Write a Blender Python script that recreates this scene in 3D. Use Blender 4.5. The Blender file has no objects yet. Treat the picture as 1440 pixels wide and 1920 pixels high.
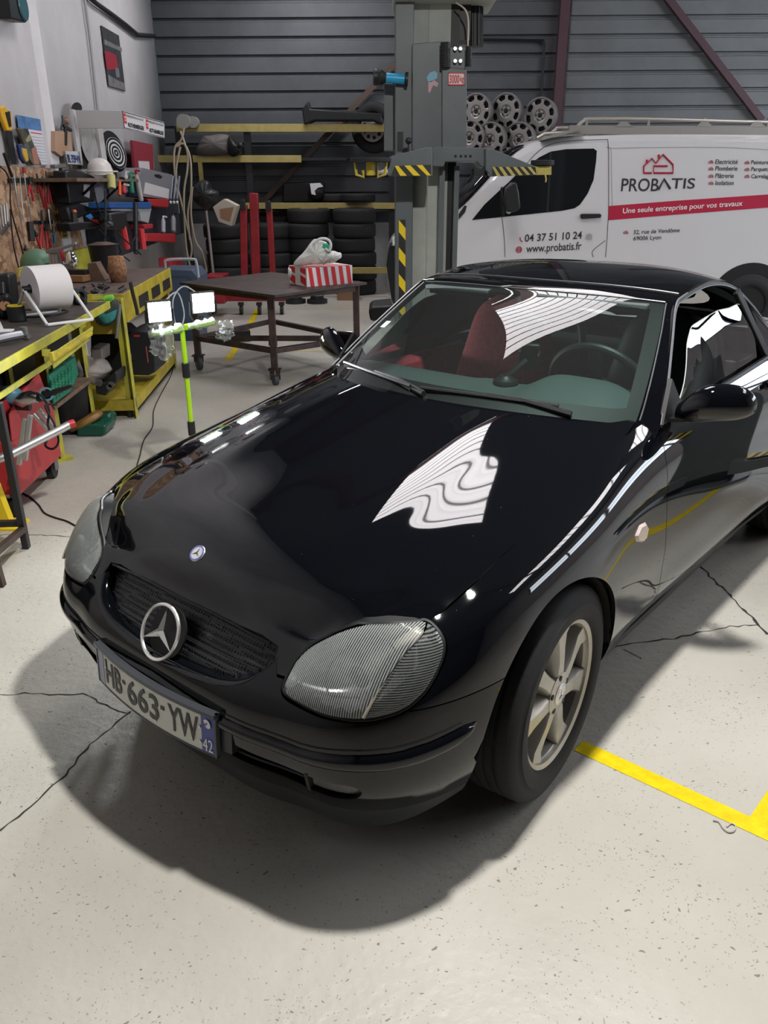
import bpy, math, random
import numpy as np
from mathutils import Vector, Matrix
random.seed(7); RNG = np.random.default_rng(7)
scene = bpy.context.scene
COL = scene.collection
PI = math.pi
# ================================================================ camera
FPX, PITCH, ROLL, CAMH = 1492.39, 0.39378, -0.00701, 1.64234
_cp, _sp = math.cos(PITCH), math.sin(PITCH)
CF = np.array([0, _cp, -_sp]); _R0 = np.array([1., 0, 0]); _U0 = np.cross(_R0, CF)
CR = _R0*math.cos(ROLL)+_U0*math.sin(ROLL); CU = -_R0*math.sin(ROLL)+_U0*math.cos(ROLL)
CC = np.array([0, 0, CAMH])
cam = bpy.data.cameras.new('camera'); camo = bpy.data.objects.new('camera', cam); COL.objects.link(camo)
cam.sensor_fit = 'VERTICAL'; cam.sensor_height = 36; cam.lens = FPX/1920*36; cam.clip_start = .05
camo.matrix_world = Matrix(((CR[0], CU[0], -CF[0], CC[0]), (CR[1], CU[1], -CF[1], CC[1]), (CR[2], CU[2], -CF[2], CC[2]), (0, 0, 0, 1)))
scene.camera = camo
def WP(u, w, x=None, y=None, z=None):
    """world point on an axis plane seen at photo pixel (u,w): used to measure where things stand"""
    i, val = (0, x) if x is not None else (1, y) if y is not None else (2, z)
    d = CF+CR*(u-720)/FPX+CU*(960-w)/FPX
    return CC+(val-CC[i])/d[i]*d
# ================================================================ exposure, world, lights
vs = scene.view_settings
vs.view_transform = 'Standard'; vs.look = 'None'; vs.gamma = 1; vs.use_curve_mapping = False
vs.exposure = 0.0
world = bpy.data.worlds.new('world'); scene.world = world; world.use_nodes = True
world.node_tree.nodes['Background'].inputs[0].default_value = (.50, .55, .62, 1)
world.node_tree.nodes['Background'].inputs[1].default_value = .05
scene.cycles.use_denoising = True
scene.cycles.max_bounces = 8; scene.cycles.transparent_max_bounces = 16
scene.cycles.caustics_reflective = False; scene.cycles.caustics_refractive = False
scene.cycles.sample_clamp_indirect = 6
LAMP = (.53, 1.97, 3.5)
def area(name, loc, rot, sx, sy, power, col=(1, 1, 1), shape='RECTANGLE', spread=PI):
    l = bpy.data.lights.new(name, 'AREA'); l.shape = shape; l.size = sx; l.size_y = sy; l.energy = power; l.color = col; l.spread = spread
    o = bpy.data.objects.new(name, l); COL.objects.link(o); o.location = loc; o.rotation_euler = rot; return o
area('ceiling_lamp_light', (LAMP[0], LAMP[1], LAMP[2]-.02), (0, 0, 0), .20, .20, 158, (1, .985, .95), 'DISK')
for _x, _y in ((-1.2, 12.2),): area('fill_lamp_light', (_x, _y, 4.97), (0, 0, 0), 1.2, .12, 75, (.98, .97, 1.0))  # added fill lamp, not a known source: brightens the back of the room
SKYLIGHT = 9.5
# ================================================================ helpers
class MB:
    """collects shapes and links them as one mesh object"""
    def __init__(s): s.v = []; s.f = []; s.m = []; s.n = 0
    def add(s, V, F, mi=0):
        V = np.asarray(V, float)
        s.v.append(V); s.f += [[i+s.n for i in f] for f in F]; s.m += [mi]*len(F); s.n += len(V); return s
    def box(s, c, d, rot=None, mi=0):
        x, y, z = np.array(d)/2
        V = np.array([(-x,-y,-z),(x,-y,-z),(x,y,-z),(-x,y,-z),(-x,-y,z),(x,-y,z),(x,y,z),(-x,y,z)])
        if rot is not None: V = V @ rmat(rot).T
        return s.add(V+np.array(c), [(0,3,2,1),(4,5,6,7),(0,1,5,4),(1,2,6,5),(2,3,7,6),(3,0,4,7)], mi)
    def box2(s, a, b, mi=0):
        a = np.array(a, float); b = np.array(b, float); return s.box((a+b)/2, abs(b-a), None, mi)
    def beam(s, p, q, w, h, up=(0, 0, 1), mi=0):
        """box from p to q, w across, h along up"""
        p = np.array(p, float); q = np.array(q, float); d = q-p; L = np.linalg.norm(d); d /= L
        up = np.array(up, float); r = np.cross(d, up)
        if np.linalg.norm(r) < 1e-6: r = np.cross(d, (1, 0, 0))
        r /= np.linalg.norm(r); u = np.cross(r, d)
        V = [p+r*a*w/2+u*b*h/2 for a, b in ((-1,-1),(1,-1),(1,1),(-1,1))]; V += [x+d*L for x in V]
        return s.add(V, [(0,1,2,3),(4,7,6,5),(0,4,5,1),(1,5,6,2),(2,6,7,3),(3,7,4,0)], mi)
    def cyl(s, p, q, r, r2=None, n=16, caps=True, mi=0):
        return s.lathe([(r, 0), (r if r2 is None else r2, 1)], p, q, n, caps, mi)
    def lathe(s, prof, p, q, n=24, caps=True, mi=0, closed=False):
        """profile (radius, fraction along p->q)"""
        p = np.array(p, float); q = np.array(q, float); d = q-p; L = np.linalg.norm(d); a = d/L
        t = np.array((0, 0, 1.)) if abs(a[2]) < .9 else np.array((1., 0, 0)); u = np.cross(t, a); u /= np.linalg.norm(u); w = np.cross(a, u)
        V = []; F = []
        for r, h in prof:
            for k in range(n):
                th = 2*PI*k/n; V.append(p+d*h+(u*math.cos(th)+w*math.sin(th))*r)
        m = len(prof)
        for i in range(m if closed else m-1):
            j = (i+1) % m
            for k in range(n): F.append((i*n+k, i*n+(k+1) % n, j*n+(k+1) % n, j*n+k))
        if caps and not closed:
            F.append(tuple(range(n))[::-1]); F.append(tuple((m-1)*n+k for k in range(n)))
        return s.add(V, F, mi)
    def tube(s, path, r, n=8, mi=0, closed=False, smooth=0):
        P = np.array(path, float)
        if smooth:
            P = catmull(P, smooth, closed)
        m = len(P); T = np.gradient(P, axis=0)
        if closed: T = np.roll(P, -1, 0)-np.roll(P, 1, 0)
        T /= np.linalg.norm(T, axis=1)[:, None]+1e-12
        u = np.cross(T[0], (0, 0, 1.)); u = u if np.linalg.norm(u) > 1e-3 else np.cross(T[0], (1., 0, 0)); u /= np.linalg.norm(u)
        V = []; rr = r if hasattr(r, '__len__') else [r]*m
        for i in range(m):
            u = u-T[i]*np.dot(u, T[i]); u /= np.linalg.norm(u); w = np.cross(T[i], u)
            for k in range(n): V.append(P[i]+(u*math.cos(2*PI*k/n)+w*math.sin(2*PI*k/n))*rr[i % len(rr)])
        F = []
        for i in range(m if closed else m-1):
            j = (i+1) % m
            for k in range(n): F.append((i*n+k, i*n+(k+1) % n, j*n+(k+1) % n, j*n+k))
        if not closed: F.append(tuple(range(n))[::-1]); F.append(tuple((m-1)*n+k for k in range(n)))
        return s.add(V, F, mi)
    def prism(s, poly, o, ex, ey, ez, h, mi=0):
        """2d polygon (in ex,ey at o) extruded by h along ez"""
        o, ex, ey, ez = [np.array(a, float) for a in (o, ex, ey, ez)]; n = len(poly)
        V = [o+ex*a+ey*b for a, b in poly]; V += [x+ez*h for x in V]
        return s.add(V, [tuple(range(n))[::-1], tuple(range(n, 2*n))]+[(i, (i+1) % n, n+(i+1) % n, n+i) for i in range(n)], mi)
    def grid(s, P, mi=0, closed=False, flip=False):
        a, b = P.shape[:2]; F = []
        for i in range(a-1):
            for j in range(b if closed else b-1):
                k = (j+1) % b; q = (i*b+j, (i+1)*b+j, (i+1)*b+k, i*b+k); F.append(q[::-1] if flip else q)
        return s.add(P.reshape(-1, 3), F, mi)
    def ball(s, c, r, n=16, mi=0, rot=None):
        r = np.array(r if hasattr(r, '__len__') else (r, r, r)); m = n//2
        P = np.array([[(math.sin(PI*i/m)*math.cos(2*PI*k/n), math.sin(PI*i/m)*math.sin(2*PI*k/n), math.cos(PI*i/m)) for k in range(n)] for i in range(m+1)])*r
        if rot is not None: P = P @ rmat(rot).T
        return s.grid(P+np.array(c), mi, closed=True)
    def build(s, name, mats, parent=None, bevel=0, seg=2, sharp=35, solid=0, subsurf=0, xf=None):
        V = np.concatenate(s.v) if s.v else np.zeros((0, 3))
        if xf is not None: V = V @ np.array(xf[0]).T+np.array(xf[1])
        me = bpy.data.meshes.new(name); me.from_pydata(V.tolist(), [], s.f)
        for m in (mats if isinstance(mats, (list, tuple)) else [mats]): me.materials.append(m)
        me.polygons.foreach_set('material_index', s.m)
        me.polygons.foreach_set('use_smooth', [True]*len(s.f))
        me.update()
        if sharp: me.set_sharp_from_angle(angle=math.radians(sharp))
        o = bpy.data.objects.new(name, me); COL.objects.link(o)
        if parent is not None: o.parent = parent
        if solid: m = o.modifiers.new('s', 'SOLIDIFY'); m.thickness = solid; m.offset = -1
        if bevel: m = o.modifiers.new('b', 'BEVEL'); m.width = bevel; m.segments = seg; m.limit_method = 'ANGLE'; m.angle_limit = math.radians(40)
        if subsurf: m = o.modifiers.new('u', 'SUBSURF'); m.levels = m.render_levels = subsurf
        return o
def rmat(r):
    cx, sx, cy, sy, cz, sz = math.cos(r[0]), math.sin(r[0]), math.cos(r[1]), math.sin(r[1]), math.cos(r[2]), math.sin(r[2])
    return np.array([[cz,-sz,0],[sz,cz,0],[0,0,1]]) @ np.array([[cy,0,sy],[0,1,0],[-sy,0,cy]]) @ np.array([[1,0,0],[0,cx,-sx],[0,sx,cx]])
def catmull(P, k=6, closed=False):
    P = np.asarray(P, float); n = len(P); out = []
    for i in range(n if closed else n-1):
        if closed: a, b, c, d = P[(i-1) % n], P[i], P[(i+1) % n], P[(i+2) % n]
        else: a, b, c, d = P[max(i-1, 0)], P[i], P[i+1], P[min(i+2, n-1)]
        for j in range(k):
            t = j/k; out.append(.5*((2*b)+(c-a)*t+(2*a-5*b+4*c-d)*t*t+(3*b-a-3*c+d)*t**3))
    if not closed: out.append(P[-1])
    return np.array(out)
def tag(o, label=None, cat=None, group=None, kind=None):
    if label: o['label'] = label
    if cat: o['category'] = cat
    if group: o['group'] = group
    if kind: o['kind'] = kind
    return o
def empty(name, loc=(0, 0, 0), rz=0, rot=None):
    o = bpy.data.objects.new(name, None); COL.objects.link(o); o.location = Vector([float(a) for a in loc]); o.empty_display_size = .1
    o.rotation_euler = rot if rot else (0, 0, rz); return o
def thing(name, label, cat, loc=(0, 0, 0), rz=0, group=None, rot=None):
    return tag(empty(name, loc, rz, rot), label, cat, group)
def kids(o): return [c for c in bpy.data.objects if c.parent is o]
def copy_tree(o, parent=None):
    ch = kids(o); c = o.copy(); COL.objects.link(c); c.parent = parent
    for k in ch: copy_tree(k, c)
    return c
_txt = {}
def text_geo(string, size=1, extrude=.002, align='LEFT', spacing=1.0, bold=0):
    """lettering as plain mesh data in the xy plane, facing +z"""
    cu = bpy.data.curves.new('t', 'FONT'); cu.body = string; cu.size = size; cu.extrude = extrude; cu.align_x = align; cu.space_character = spacing
    cu.resolution_u = 4; cu.offset = bold
    o = bpy.data.objects.new('t', cu); COL.objects.link(o); dg = bpy.context.evaluated_depsgraph_get(); dg.update()
    me = o.evaluated_get(dg).to_mesh(); V = np.array([v.co[:] for v in me.vertices]).reshape(-1, 3); F = [tuple(p.vertices) for p in me.polygons]
    o.evaluated_get(dg).to_mesh_clear(); bpy.data.objects.remove(o); bpy.data.curves.remove(cu)
    return V, F
def lettering(name, string, mat, parent, o, ex, ey, size, width=None, height=None, depth=.002, align='LEFT', bold=0, bend=None, spacing=1.0, label=None):
    V, F = text_geo(string, 1, .5, align, spacing, bold)
    ex, ey, o = [np.array(a, float) for a in (ex, ey, o)]; ez = np.cross(ex, ey)
    sx = sy = size
    if width: sx = width/(V[:, 0].max()-V[:, 0].min()); V[:, 0] -= V[:, 0].min()
    if height: sy = height/(V[:, 1].max()-V[:, 1].min())
    Q = V*[sx, sy, 0]; D = (V[:, 2]+.5)*depth
    if bend is None: P = o+Q[:, :1]*ex+Q[:, 1:2]*ey+D[:, None]*ez
    else: P = bend(Q[:, 0], Q[:, 1], D)
    m = MB(); m.add(P, F); r = m.build(name, mat, parent, sharp=0)
    for p in r.data.polygons: p.use_smooth = False
    if label: r['label'] = label
    return r
# ---------------------------------------------------------------- materials
MATS = {}
def mat(name, col=(.5, .5, .5), rough=.5, metal=0, coat=0, spec=.5, emit=None, es=0, noise=0, nscale=8, bump=0, bscale=60, dark=None, alpha=1, trans=0, ior=1.45, ccoat=.03, aniso=None):
    if name in MATS: return MATS[name]
    m = bpy.data.materials.new(name); m.use_nodes = True; nt = m.node_tree; b = nt.nodes['Principled BSDF']; MATS[name] = m
    I = b.inputs; I['Base Color'].default_value = (*col, 1); I['Roughness'].default_value = rough; I['Metallic'].default_value = metal
    I['Coat Weight'].default_value = coat; I['Coat Roughness'].default_value = ccoat; I['Specular IOR Level'].default_value = spec; I['IOR'].default_value = ior
    I['Transmission Weight'].default_value = trans; I['Alpha'].default_value = alpha
    if emit: I['Emission Color'].default_value = (*emit, 1); I['Emission Strength'].default_value = es
    tc = nt.nodes.new('ShaderNodeTexCoord')
    if noise:
        n = nt.nodes.new('ShaderNodeTexNoise'); n.inputs['Scale'].default_value = nscale; n.inputs['Detail'].default_value = 6; n.inputs['Roughness'].default_value = .65
        nt.links.new(tc.outputs['Object'], n.inputs['Vector'])
        r = nt.nodes.new('ShaderNodeValToRGB'); d = dark if dark else tuple(c*(1-noise) for c in col)
        r.color_ramp.elements[0].color = (*d, 1); r.color_ramp.elements[0].position = .35; r.color_ramp.elements[1].color = (*col, 1); r.color_ramp.elements[1].position = .62
        nt.links.new(n.outputs['Fac'], r.inputs[0]); nt.links.new(r.outputs[0], I['Base Color'])
    if bump:
        n = nt.nodes.new('ShaderNodeTexNoise'); n.inputs['Scale'].default_value = bscale; n.inputs['Detail'].default_value = 4
        nt.links.new(tc.outputs['Object'], n.inputs['Vector']); bp = nt.nodes.new('ShaderNodeBump'); bp.inputs['Strength'].default_value = bump; bp.inputs['Distance'].default_value = .01
        nt.links.new(n.outputs['Fac'], bp.inputs['Height']); nt.links.new(bp.outputs[0], I['Normal'])
    return m
def glass(name, tint=(.75, .85, .82), rough=0.0, ior=1.5, dust=0, ribs=None):
    """thin sheet of glass: tinted see-through with a fresnel reflection"""
    m = bpy.data.materials.new(name); m.use_nodes = True; nt = m.node_tree; nt.nodes.clear(); N = nt.nodes.new; L = nt.links.new
    out = N('ShaderNodeOutputMaterial'); mx = N('ShaderNodeMixShader'); t = N('ShaderNodeBsdfTransparent'); g = N('ShaderNodeBsdfGlossy'); fr = N('ShaderNodeFresnel')
    t.inputs[0].default_value = (*tint, 1); g.inputs['Roughness'].default_value = rough; fr.inputs[0].default_value = ior
    L(fr.outputs[0], mx.inputs[0]); L(t.outputs[0], mx.inputs[1]); L(g.outputs[0], mx.inputs[2]); src = mx
    if ribs:
        tc = N('ShaderNodeTexCoord'); w = N('ShaderNodeTexWave'); w.wave_type = 'BANDS'; w.bands_direction = ribs[0]; w.inputs['Scale'].default_value = ribs[1]
        L(tc.outputs['Object'], w.inputs['Vector']); bp = N('ShaderNodeBump'); bp.inputs['Strength'].default_value = ribs[2]; bp.inputs['Distance'].default_value = .002
        L(w.outputs['Fac'], bp.inputs['Height']); L(bp.outputs[0], g.inputs['Normal']); L(bp.outputs[0], fr.inputs['Normal']); ribf = w.outputs['Fac']
    if dust:
        d = N('ShaderNodeBsdfDiffuse'); d.inputs[0].default_value = (.75, .8, .78, 1); m2 = N('ShaderNodeMixShader'); m2.inputs[0].default_value = dust
        L(mx.outputs[0], m2.inputs[1]); L(d.outputs[0], m2.inputs[2]); src = m2
        if ribs: q = N('ShaderNodeMath'); q.operation = 'MULTIPLY'; q.inputs[1].default_value = dust*2; L(ribf, q.inputs[0]); L(q.outputs[0], m2.inputs[0])
    L(src.outputs[0], out.inputs[0]); MATS[name] = m; return m
# ================================================================ base materials
M_dark = mat('dark_plastic', (.012, .013, .014), .45)
M_rubber = mat('rubber', (.014, .014, .015), .75, bump=.2, bscale=120)
M_blackmetal = mat('black_metal', (.03, .03, .033), .4, .3)
M_steel = mat('steel', (.55, .55, .56), .3, 1)
M_chrome = mat('chrome', (.85, .85, .86), .08, 1)
M_alu = mat('aluminium', (.62, .62, .63), .38, .9)
M_white = mat('white_paint', (.72, .72, .72), .45)
M_yellow = mat('yellow_paint', (.60, .47, .03), .5, noise=.45, nscale=6, dark=(.36, .28, .05))
M_greenyellow = mat('olive_yellow_paint', (.60, .56, .05), .5, noise=.4, nscale=5, dark=(.34, .32, .08))
M_red = mat('red_paint', (.32, .022, .03), .4, noise=.3, nscale=9)
M_redp = mat('red_plastic', (.46, .03, .04), .4)
M_grey = mat('grey_paint', (.16, .175, .185), .42, noise=.12, nscale=3)
M_lift = mat('lift_grey_paint', (.125, .140, .148), .4, noise=.15, nscale=4)
M_rust = mat('rusty_steel', (.085, .055, .048), .5, .45, noise=.5, nscale=7, dark=(.035, .028, .028))
M_wood = mat('old_wood', (.22, .15, .10), .7, noise=.5, nscale=12)
M_blue = mat('blue_plastic', (.03, .22, .55), .4)
M_cyan = mat('cyan_plastic', (.03, .38, .70), .35)
M_green = mat('green_plastic', (.02, .20, .12), .4)
M_cardboard = mat('cardboard', (.32, .19, .11), .8, noise=.15)
M_paper = mat('paper', (.72, .72, .72), .8)
M_black = mat('black', (.005, .005, .006), .6)
M_orange = mat('orange_plastic', (.8, .13, .03), .4)
M_copper = mat('copper', (.55, .28, .16), .4, .8)
def floor_material():
    m = bpy.data.materials.new('painted_concrete'); m.use_nodes = True; nt = m.node_tree; b = nt.nodes['Principled BSDF']; N = nt.nodes.new; L = nt.links.new
    tc = N('ShaderNodeTexCoord'); P = tc.outputs['Object']
    n1 = N('ShaderNodeTexNoise'); n1.inputs['Scale'].default_value = 1.1; n1.inputs['Detail'].default_value = 8; L(P, n1.inputs['Vector'])
    r1 = N('ShaderNodeValToRGB'); e = r1.color_ramp.elements; e[0].position = .3; e[0].color = (.41, .385, .335, 1); e[1].position = .7; e[1].color = (.52, .50, .445, 1); L(n1.outputs[0], r1.inputs[0])
    # pits: small cells kept only where a large noise is high
    v = N('ShaderNodeTexVoronoi'); v.inputs['Scale'].default_value = 42; mp = N('ShaderNodeMapping'); mp.inputs['Scale'].default_value = (1.0, 1.9, 1); 
    nd = N('ShaderNodeTexNoise'); nd.inputs['Scale'].default_value = 9; nd.inputs['Detail'].default_value = 5; L(P, nd.inputs['Vector'])
    va = N('ShaderNodeVectorMath'); va.operation = 'MULTIPLY_ADD'; va.inputs[1].default_value = (.10, .10, .10); L(nd.outputs['Color'], va.inputs[0]); L(P, va.inputs[2]); L(va.outputs[0], mp.inputs[0]); L(mp.outputs[0], v.inputs['Vector'])
    wn = N('ShaderNodeSeparateColor'); L(v.outputs['Color'], wn.inputs[0])
    n2 = N('ShaderNodeTexNoise'); n2.inputs['Scale'].default_value = 3.4; n2.inputs['Detail'].default_value = 3; L(P, n2.inputs['Vector'])
    def math_(op, a, b_, clamp=False):
        q = N('ShaderNodeMath'); q.operation = op; q.use_clamp = clamp
        for i, x in enumerate((a, b_)):
            if isinstance(x, (int, float)): q.inputs[i].default_value = x
            elif x is not None: L(x, q.inputs[i])
        return q.outputs[0]
    thr = math_('MULTIPLY', math_('SUBTRACT', n2.outputs[0], .36), 3.2)      # how many cells become pits here
    pit = math_('LESS_THAN', wn.outputs[0], thr)
    rad = math_('MULTIPLY', wn.outputs[1], .21); shape = math_('LESS_THAN', v.outputs['Distance'], rad)
    pm = math_('MULTIPLY', pit, shape)
    v2 = N('ShaderNodeTexVoronoi'); v2.inputs['Scale'].default_value = 120; L(va.outputs[0], v2.inputs['Vector']); s2 = N('ShaderNodeSeparateColor'); L(v2.outputs['Color'], s2.inputs[0])
    pm2 = math_('MULTIPLY', math_('LESS_THAN', s2.outputs[0], math_('MULTIPLY', thr, .5)), math_('LESS_THAN', v2.outputs['Distance'], .25))
    pa = math_('MAXIMUM', pm, math_('MULTIPLY', pm2, .6))
    mx = N('ShaderNodeMixRGB'); L(pa, mx.inputs[0]); L(r1.outputs[0], mx.inputs[1]); mx.inputs[2].default_value = (.20, .185, .155, 1)
    L(mx.outputs[0], b.inputs['Base Color'])
    n3 = N('ShaderNodeTexNoise'); n3.inputs['Scale'].default_value = 28; n3.inputs['Detail'].default_value = 5; L(P, n3.inputs['Vector'])
    h = math_('SUBTRACT', math_('MULTIPLY', n3.outputs[0], .5), pa)
    bp = N('ShaderNodeBump'); bp.inputs['Strength'].default_value = .75; bp.inputs['Distance'].default_value = .010; L(h, bp.inputs['Height']); L(bp.outputs[0], b.inputs['Normal'])
    b.inputs['Roughness'].default_value = .42; b.inputs['Specular IOR Level'].default_value = .35
    return m
M_floor = floor_material()
M_paintline = mat('yellow_floor_paint', (.80, .60, .0), .45, noise=.2, nscale=30, bump=.3, bscale=30)
M_crack = mat('crack', (.035, .032, .028), .9)
M_wallwhite = mat('white_wall', (.74, .71, .715), .8, noise=.12, nscale=1.5, bump=.15, bscale=14)
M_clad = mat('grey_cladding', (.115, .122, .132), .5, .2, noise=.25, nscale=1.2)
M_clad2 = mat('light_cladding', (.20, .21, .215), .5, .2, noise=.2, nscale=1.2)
M_plinth = mat('plinth_white', (.48, .48, .48), .8, noise=.1)
M_ceil = mat('ceiling', (.10, .10, .105), .7)
# ================================================================ room
def struct(name, mb, m, **k): return tag(mb.build(name, m, **k), kind='structure')
LW0 = np.array([-3.45, 14.0, 0]); LWD = np.array([.068, -1, 0]); LWD /= np.linalg.norm(LWD); LWN = np.array([-LWD[1], LWD[0], 0])   # left wall line, toward the camera; normal into the room
def LW(a, z, off=0): return LW0+LWD*a+LWN*off+np.array([0, 0, z])
def LWP(u, w, off=0):
    """(distance along the left wall, height) of a photo pixel measured on the wall, off metres in front of it"""
    d = CF+CR*(u-720)/FPX+CU*(960-w)/FPX; p0 = LW0+LWN*off
    t = np.dot(p0-CC, LWN)/np.dot(d, LWN); P = CC+t*d; return float(np.dot(P-LW0, LWD)), float(P[2])
CEIL = 6.6
m = MB(); m.box2((-6, -6, -.1), (12, 14.4, 0)); struct('floor', m, M_floor)
m = MB()
m.add([LW(-.4, 0), LW(20, 0), LW(20, CEIL+.5), LW(-.4, CEIL+.5), LW(-.4, 0, -.2), LW(20, 0, -.2), LW(20, CEIL+.5, -.2), LW(-.4, CEIL+.5, -.2)],
      [(0,3,2,1),(4,5,6,7),(0,1,5,4),(1,2,6,5),(2,3,7,6),(3,0,4,7)]); struct('wall_left', m, M_wallwhite, sharp=0)
def corrugated(x0, x1, y, z0, z1, pitch, depth, mb, sgn=-1):
    P = []; z = z0
    while z < z1:
        for dz, dd in ((0, depth), (.72, depth), (.76, depth*.55), (.84, depth*.55), (.88, 0), (.96, 0)):
            P.append((z+dz*pitch, dd))
        z += pitch
    P = np.array(P); A = np.array([[(x, y+sgn*d, zz) for zz, d in P] for x in (x0, x1)]); mb.grid(A, flip=(sgn > 0))
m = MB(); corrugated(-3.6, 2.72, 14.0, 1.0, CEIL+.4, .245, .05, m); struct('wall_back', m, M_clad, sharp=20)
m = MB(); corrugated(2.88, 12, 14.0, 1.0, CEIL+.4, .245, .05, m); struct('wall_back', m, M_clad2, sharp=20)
m = MB(); m.box2((-3.7, 13.86, 0), (12, 14.2, 1.02)); m.box2((-3.7, 14.02, 1), (12, 14.3, CEIL+.4)); struct('trim_1', m, M_plinth)
m = MB(); corrugated(-6, 12, -5.2, 0, CEIL, .3, .05, m, 1); struct('wall_front', m, mat('dark_cladding', (.025, .027, .03), .6), sharp=20)
m = MB(); m.box2((11.5, -6, 2.6), (11.7, 1, 4.4)); m.box2((11.5, -6, 0), (11.7, 14.4, 2.6)); m.box2((11.5, -6, 4.4), (11.7, 14.4, CEIL+.4)); struct('wall_right', m, M_wallwhite)
# band of translucent high windows in the right wall (lit from outside)
M_winlit = mat('lit_window', (.6, .7, .8), .3, emit=(.80, .89, 1.0), es=10)
k = 0
for y0 in np.arange(1, 13, 2.0):
    m = MB(); m.box2((11.55, y0+.06, 2.66), (11.6, y0+1.94, 4.34)); struct('window_%d' % (k+1), m, M_winlit); k += 1
m = MB()
for y0 in np.arange(1, 14, 2.0): m.box2((11.48, y0-.07, 2.6), (11.62, y0+.06, 4.4))
m.box2((11.49, 1, 3.42), (11.62, 14, 3.5)); struct('trim_2', m, M_dark)
# ================================================================ ceiling with translucent corrugated skylights
SKY = [(.60, 7.4, 2.0, 3.4), (7.2, 4.5, 1.4, 7)]        # centre x, centre y, size x, size y
def ceiling():
    xs = sorted({-6, 12.}|{c[0]+s*c[2]/2 for c in SKY for s in (-1, 1)}); ys = sorted({-6, 14.4}|{c[1]+s*c[3]/2 for c in SKY for s in (-1, 1)})
    m = MB()
    for i in range(len(xs)-1):
        for j in range(len(ys)-1):
            cx, cy = (xs[i]+xs[i+1])/2, (ys[j]+ys[j+1])/2
            if any(abs(cx-c[0]) < c[2]/2 and abs(cy-c[1]) < c[3]/2 for c in SKY): continue
            m.box2((xs[i], ys[j], CEIL), (xs[i+1], ys[j+1], CEIL+.12))
    struct('ceiling', m, M_ceil)
    m = MB()
    for y in (-1.2, 2.4, 8.6, 12): m.box2((-6, y-.08, CEIL-.32), (12, y+.08, CEIL))
    struct('trim_3', m, mat('purlin_maroon', (.10, .045, .045), .5))
    M_sky = mat('translucent_sheet', (.8, .8, .82), .4, emit=(1.0, .955, .97), es=SKYLIGHT)
    for n, c in enumerate(SKY):
        P = []; nseg = int(c[3]/.016)
        for i in range(nseg+1):
            y = c[1]-c[3]/2+c[3]*i/nseg; P.append((y, CEIL+.03+.022*math.sin(2*PI*y/.16)))
        A = np.array([[(x, y, z) for y, z in P] for x in (c[0]-c[2]/2, c[0]+c[2]/2)])
        m = MB(); m.grid(A); struct('window_%d' % (20+n), m, M_sky, sharp=0)
        m = MB()
        for q in np.arange(c[1]-c[3]/2, c[1]+c[3]/2+.01, .3): m.box2((c[0]-c[2]/2, q-.014, CEIL-.02), (c[0]+c[2]/2, q+.014, CEIL+.0))
        struct('trim_%d' % (4+n), m, mat('skylight_bar', (.15, .13, .13), .6))
ceiling()
t = thing('ceiling_lamp', 'round industrial lamp hanging over the car', 'lamp', LAMP)
m = MB(); m.lathe([(.03, 1), (.09, .8), (.16, .45), (.19, .0), (.17, .0), (.15, .3)], (0, 0, 0), (0, 0, .2), 28, caps=False); m.build('lamp_shade', M_blackmetal, t)
m = MB(); m.cyl((0, 0, .2), (0, 0, CEIL-LAMP[2]), .008, n=8); m.build('cord', M_dark, t)

for k, (_x, _y) in enumerate(((-1.2, 12.2),)):  # housing and cords made up for the added fill lamp
    t = thing('fill_lamp', 'added fill lamp, a slim white tube over the %s' % 'tyre rack', 'lamp', (_x, _y, 5.0)); m = MB(); m.box((0, 0, .03), (1.3, .16, .06)); m.build('housing', M_white, t, bevel=.01)
    for s in (-1, 1): m = MB(); m.cyl((s*.5, 0, .06), (s*.5, 0, CEIL-5.0), .006, n=6); m.build('cord', M_dark, t)
# ---------------------------------------------------------------- car body surfaces (car frame: x forward from front axle, y left, z up)
def cspline(t, P, q):
    """natural cubic spline through P (n,...) at knots t, evaluated at q"""
    t = np.asarray(t, float); P = np.asarray(P, float); q = np.asarray(q, float)
    n = len(t); sh = P.shape[1:]; Y = P.reshape(n, -1); h = np.diff(t)
    A = np.zeros((n, n)); B = np.zeros_like(Y); A[0, 0] = A[-1, -1] = 1
    for i in range(1, n-1):
        A[i, i-1] = h[i-1]; A[i, i] = 2*(h[i-1]+h[i]); A[i, i+1] = h[i]
        B[i] = 6*((Y[i+1]-Y[i])/h[i]-(Y[i]-Y[i-1])/h[i-1])
    M = np.linalg.solve(A, B)
    i = np.clip(np.searchsorted(t, q, side='right')-1, 0, n-2); hh = h[i][:, None]
    a = (t[i+1]-q)[:, None]; b = (q-t[i])[:, None]
    R = M[i]*a**3/(6*hh)+M[i+1]*b**3/(6*hh)+(Y[i]/hh-M[i]*hh/6)*a+(Y[i+1]/hh-M[i+1]*hh/6)*b
    return R.reshape((len(q),)+sh)

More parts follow.
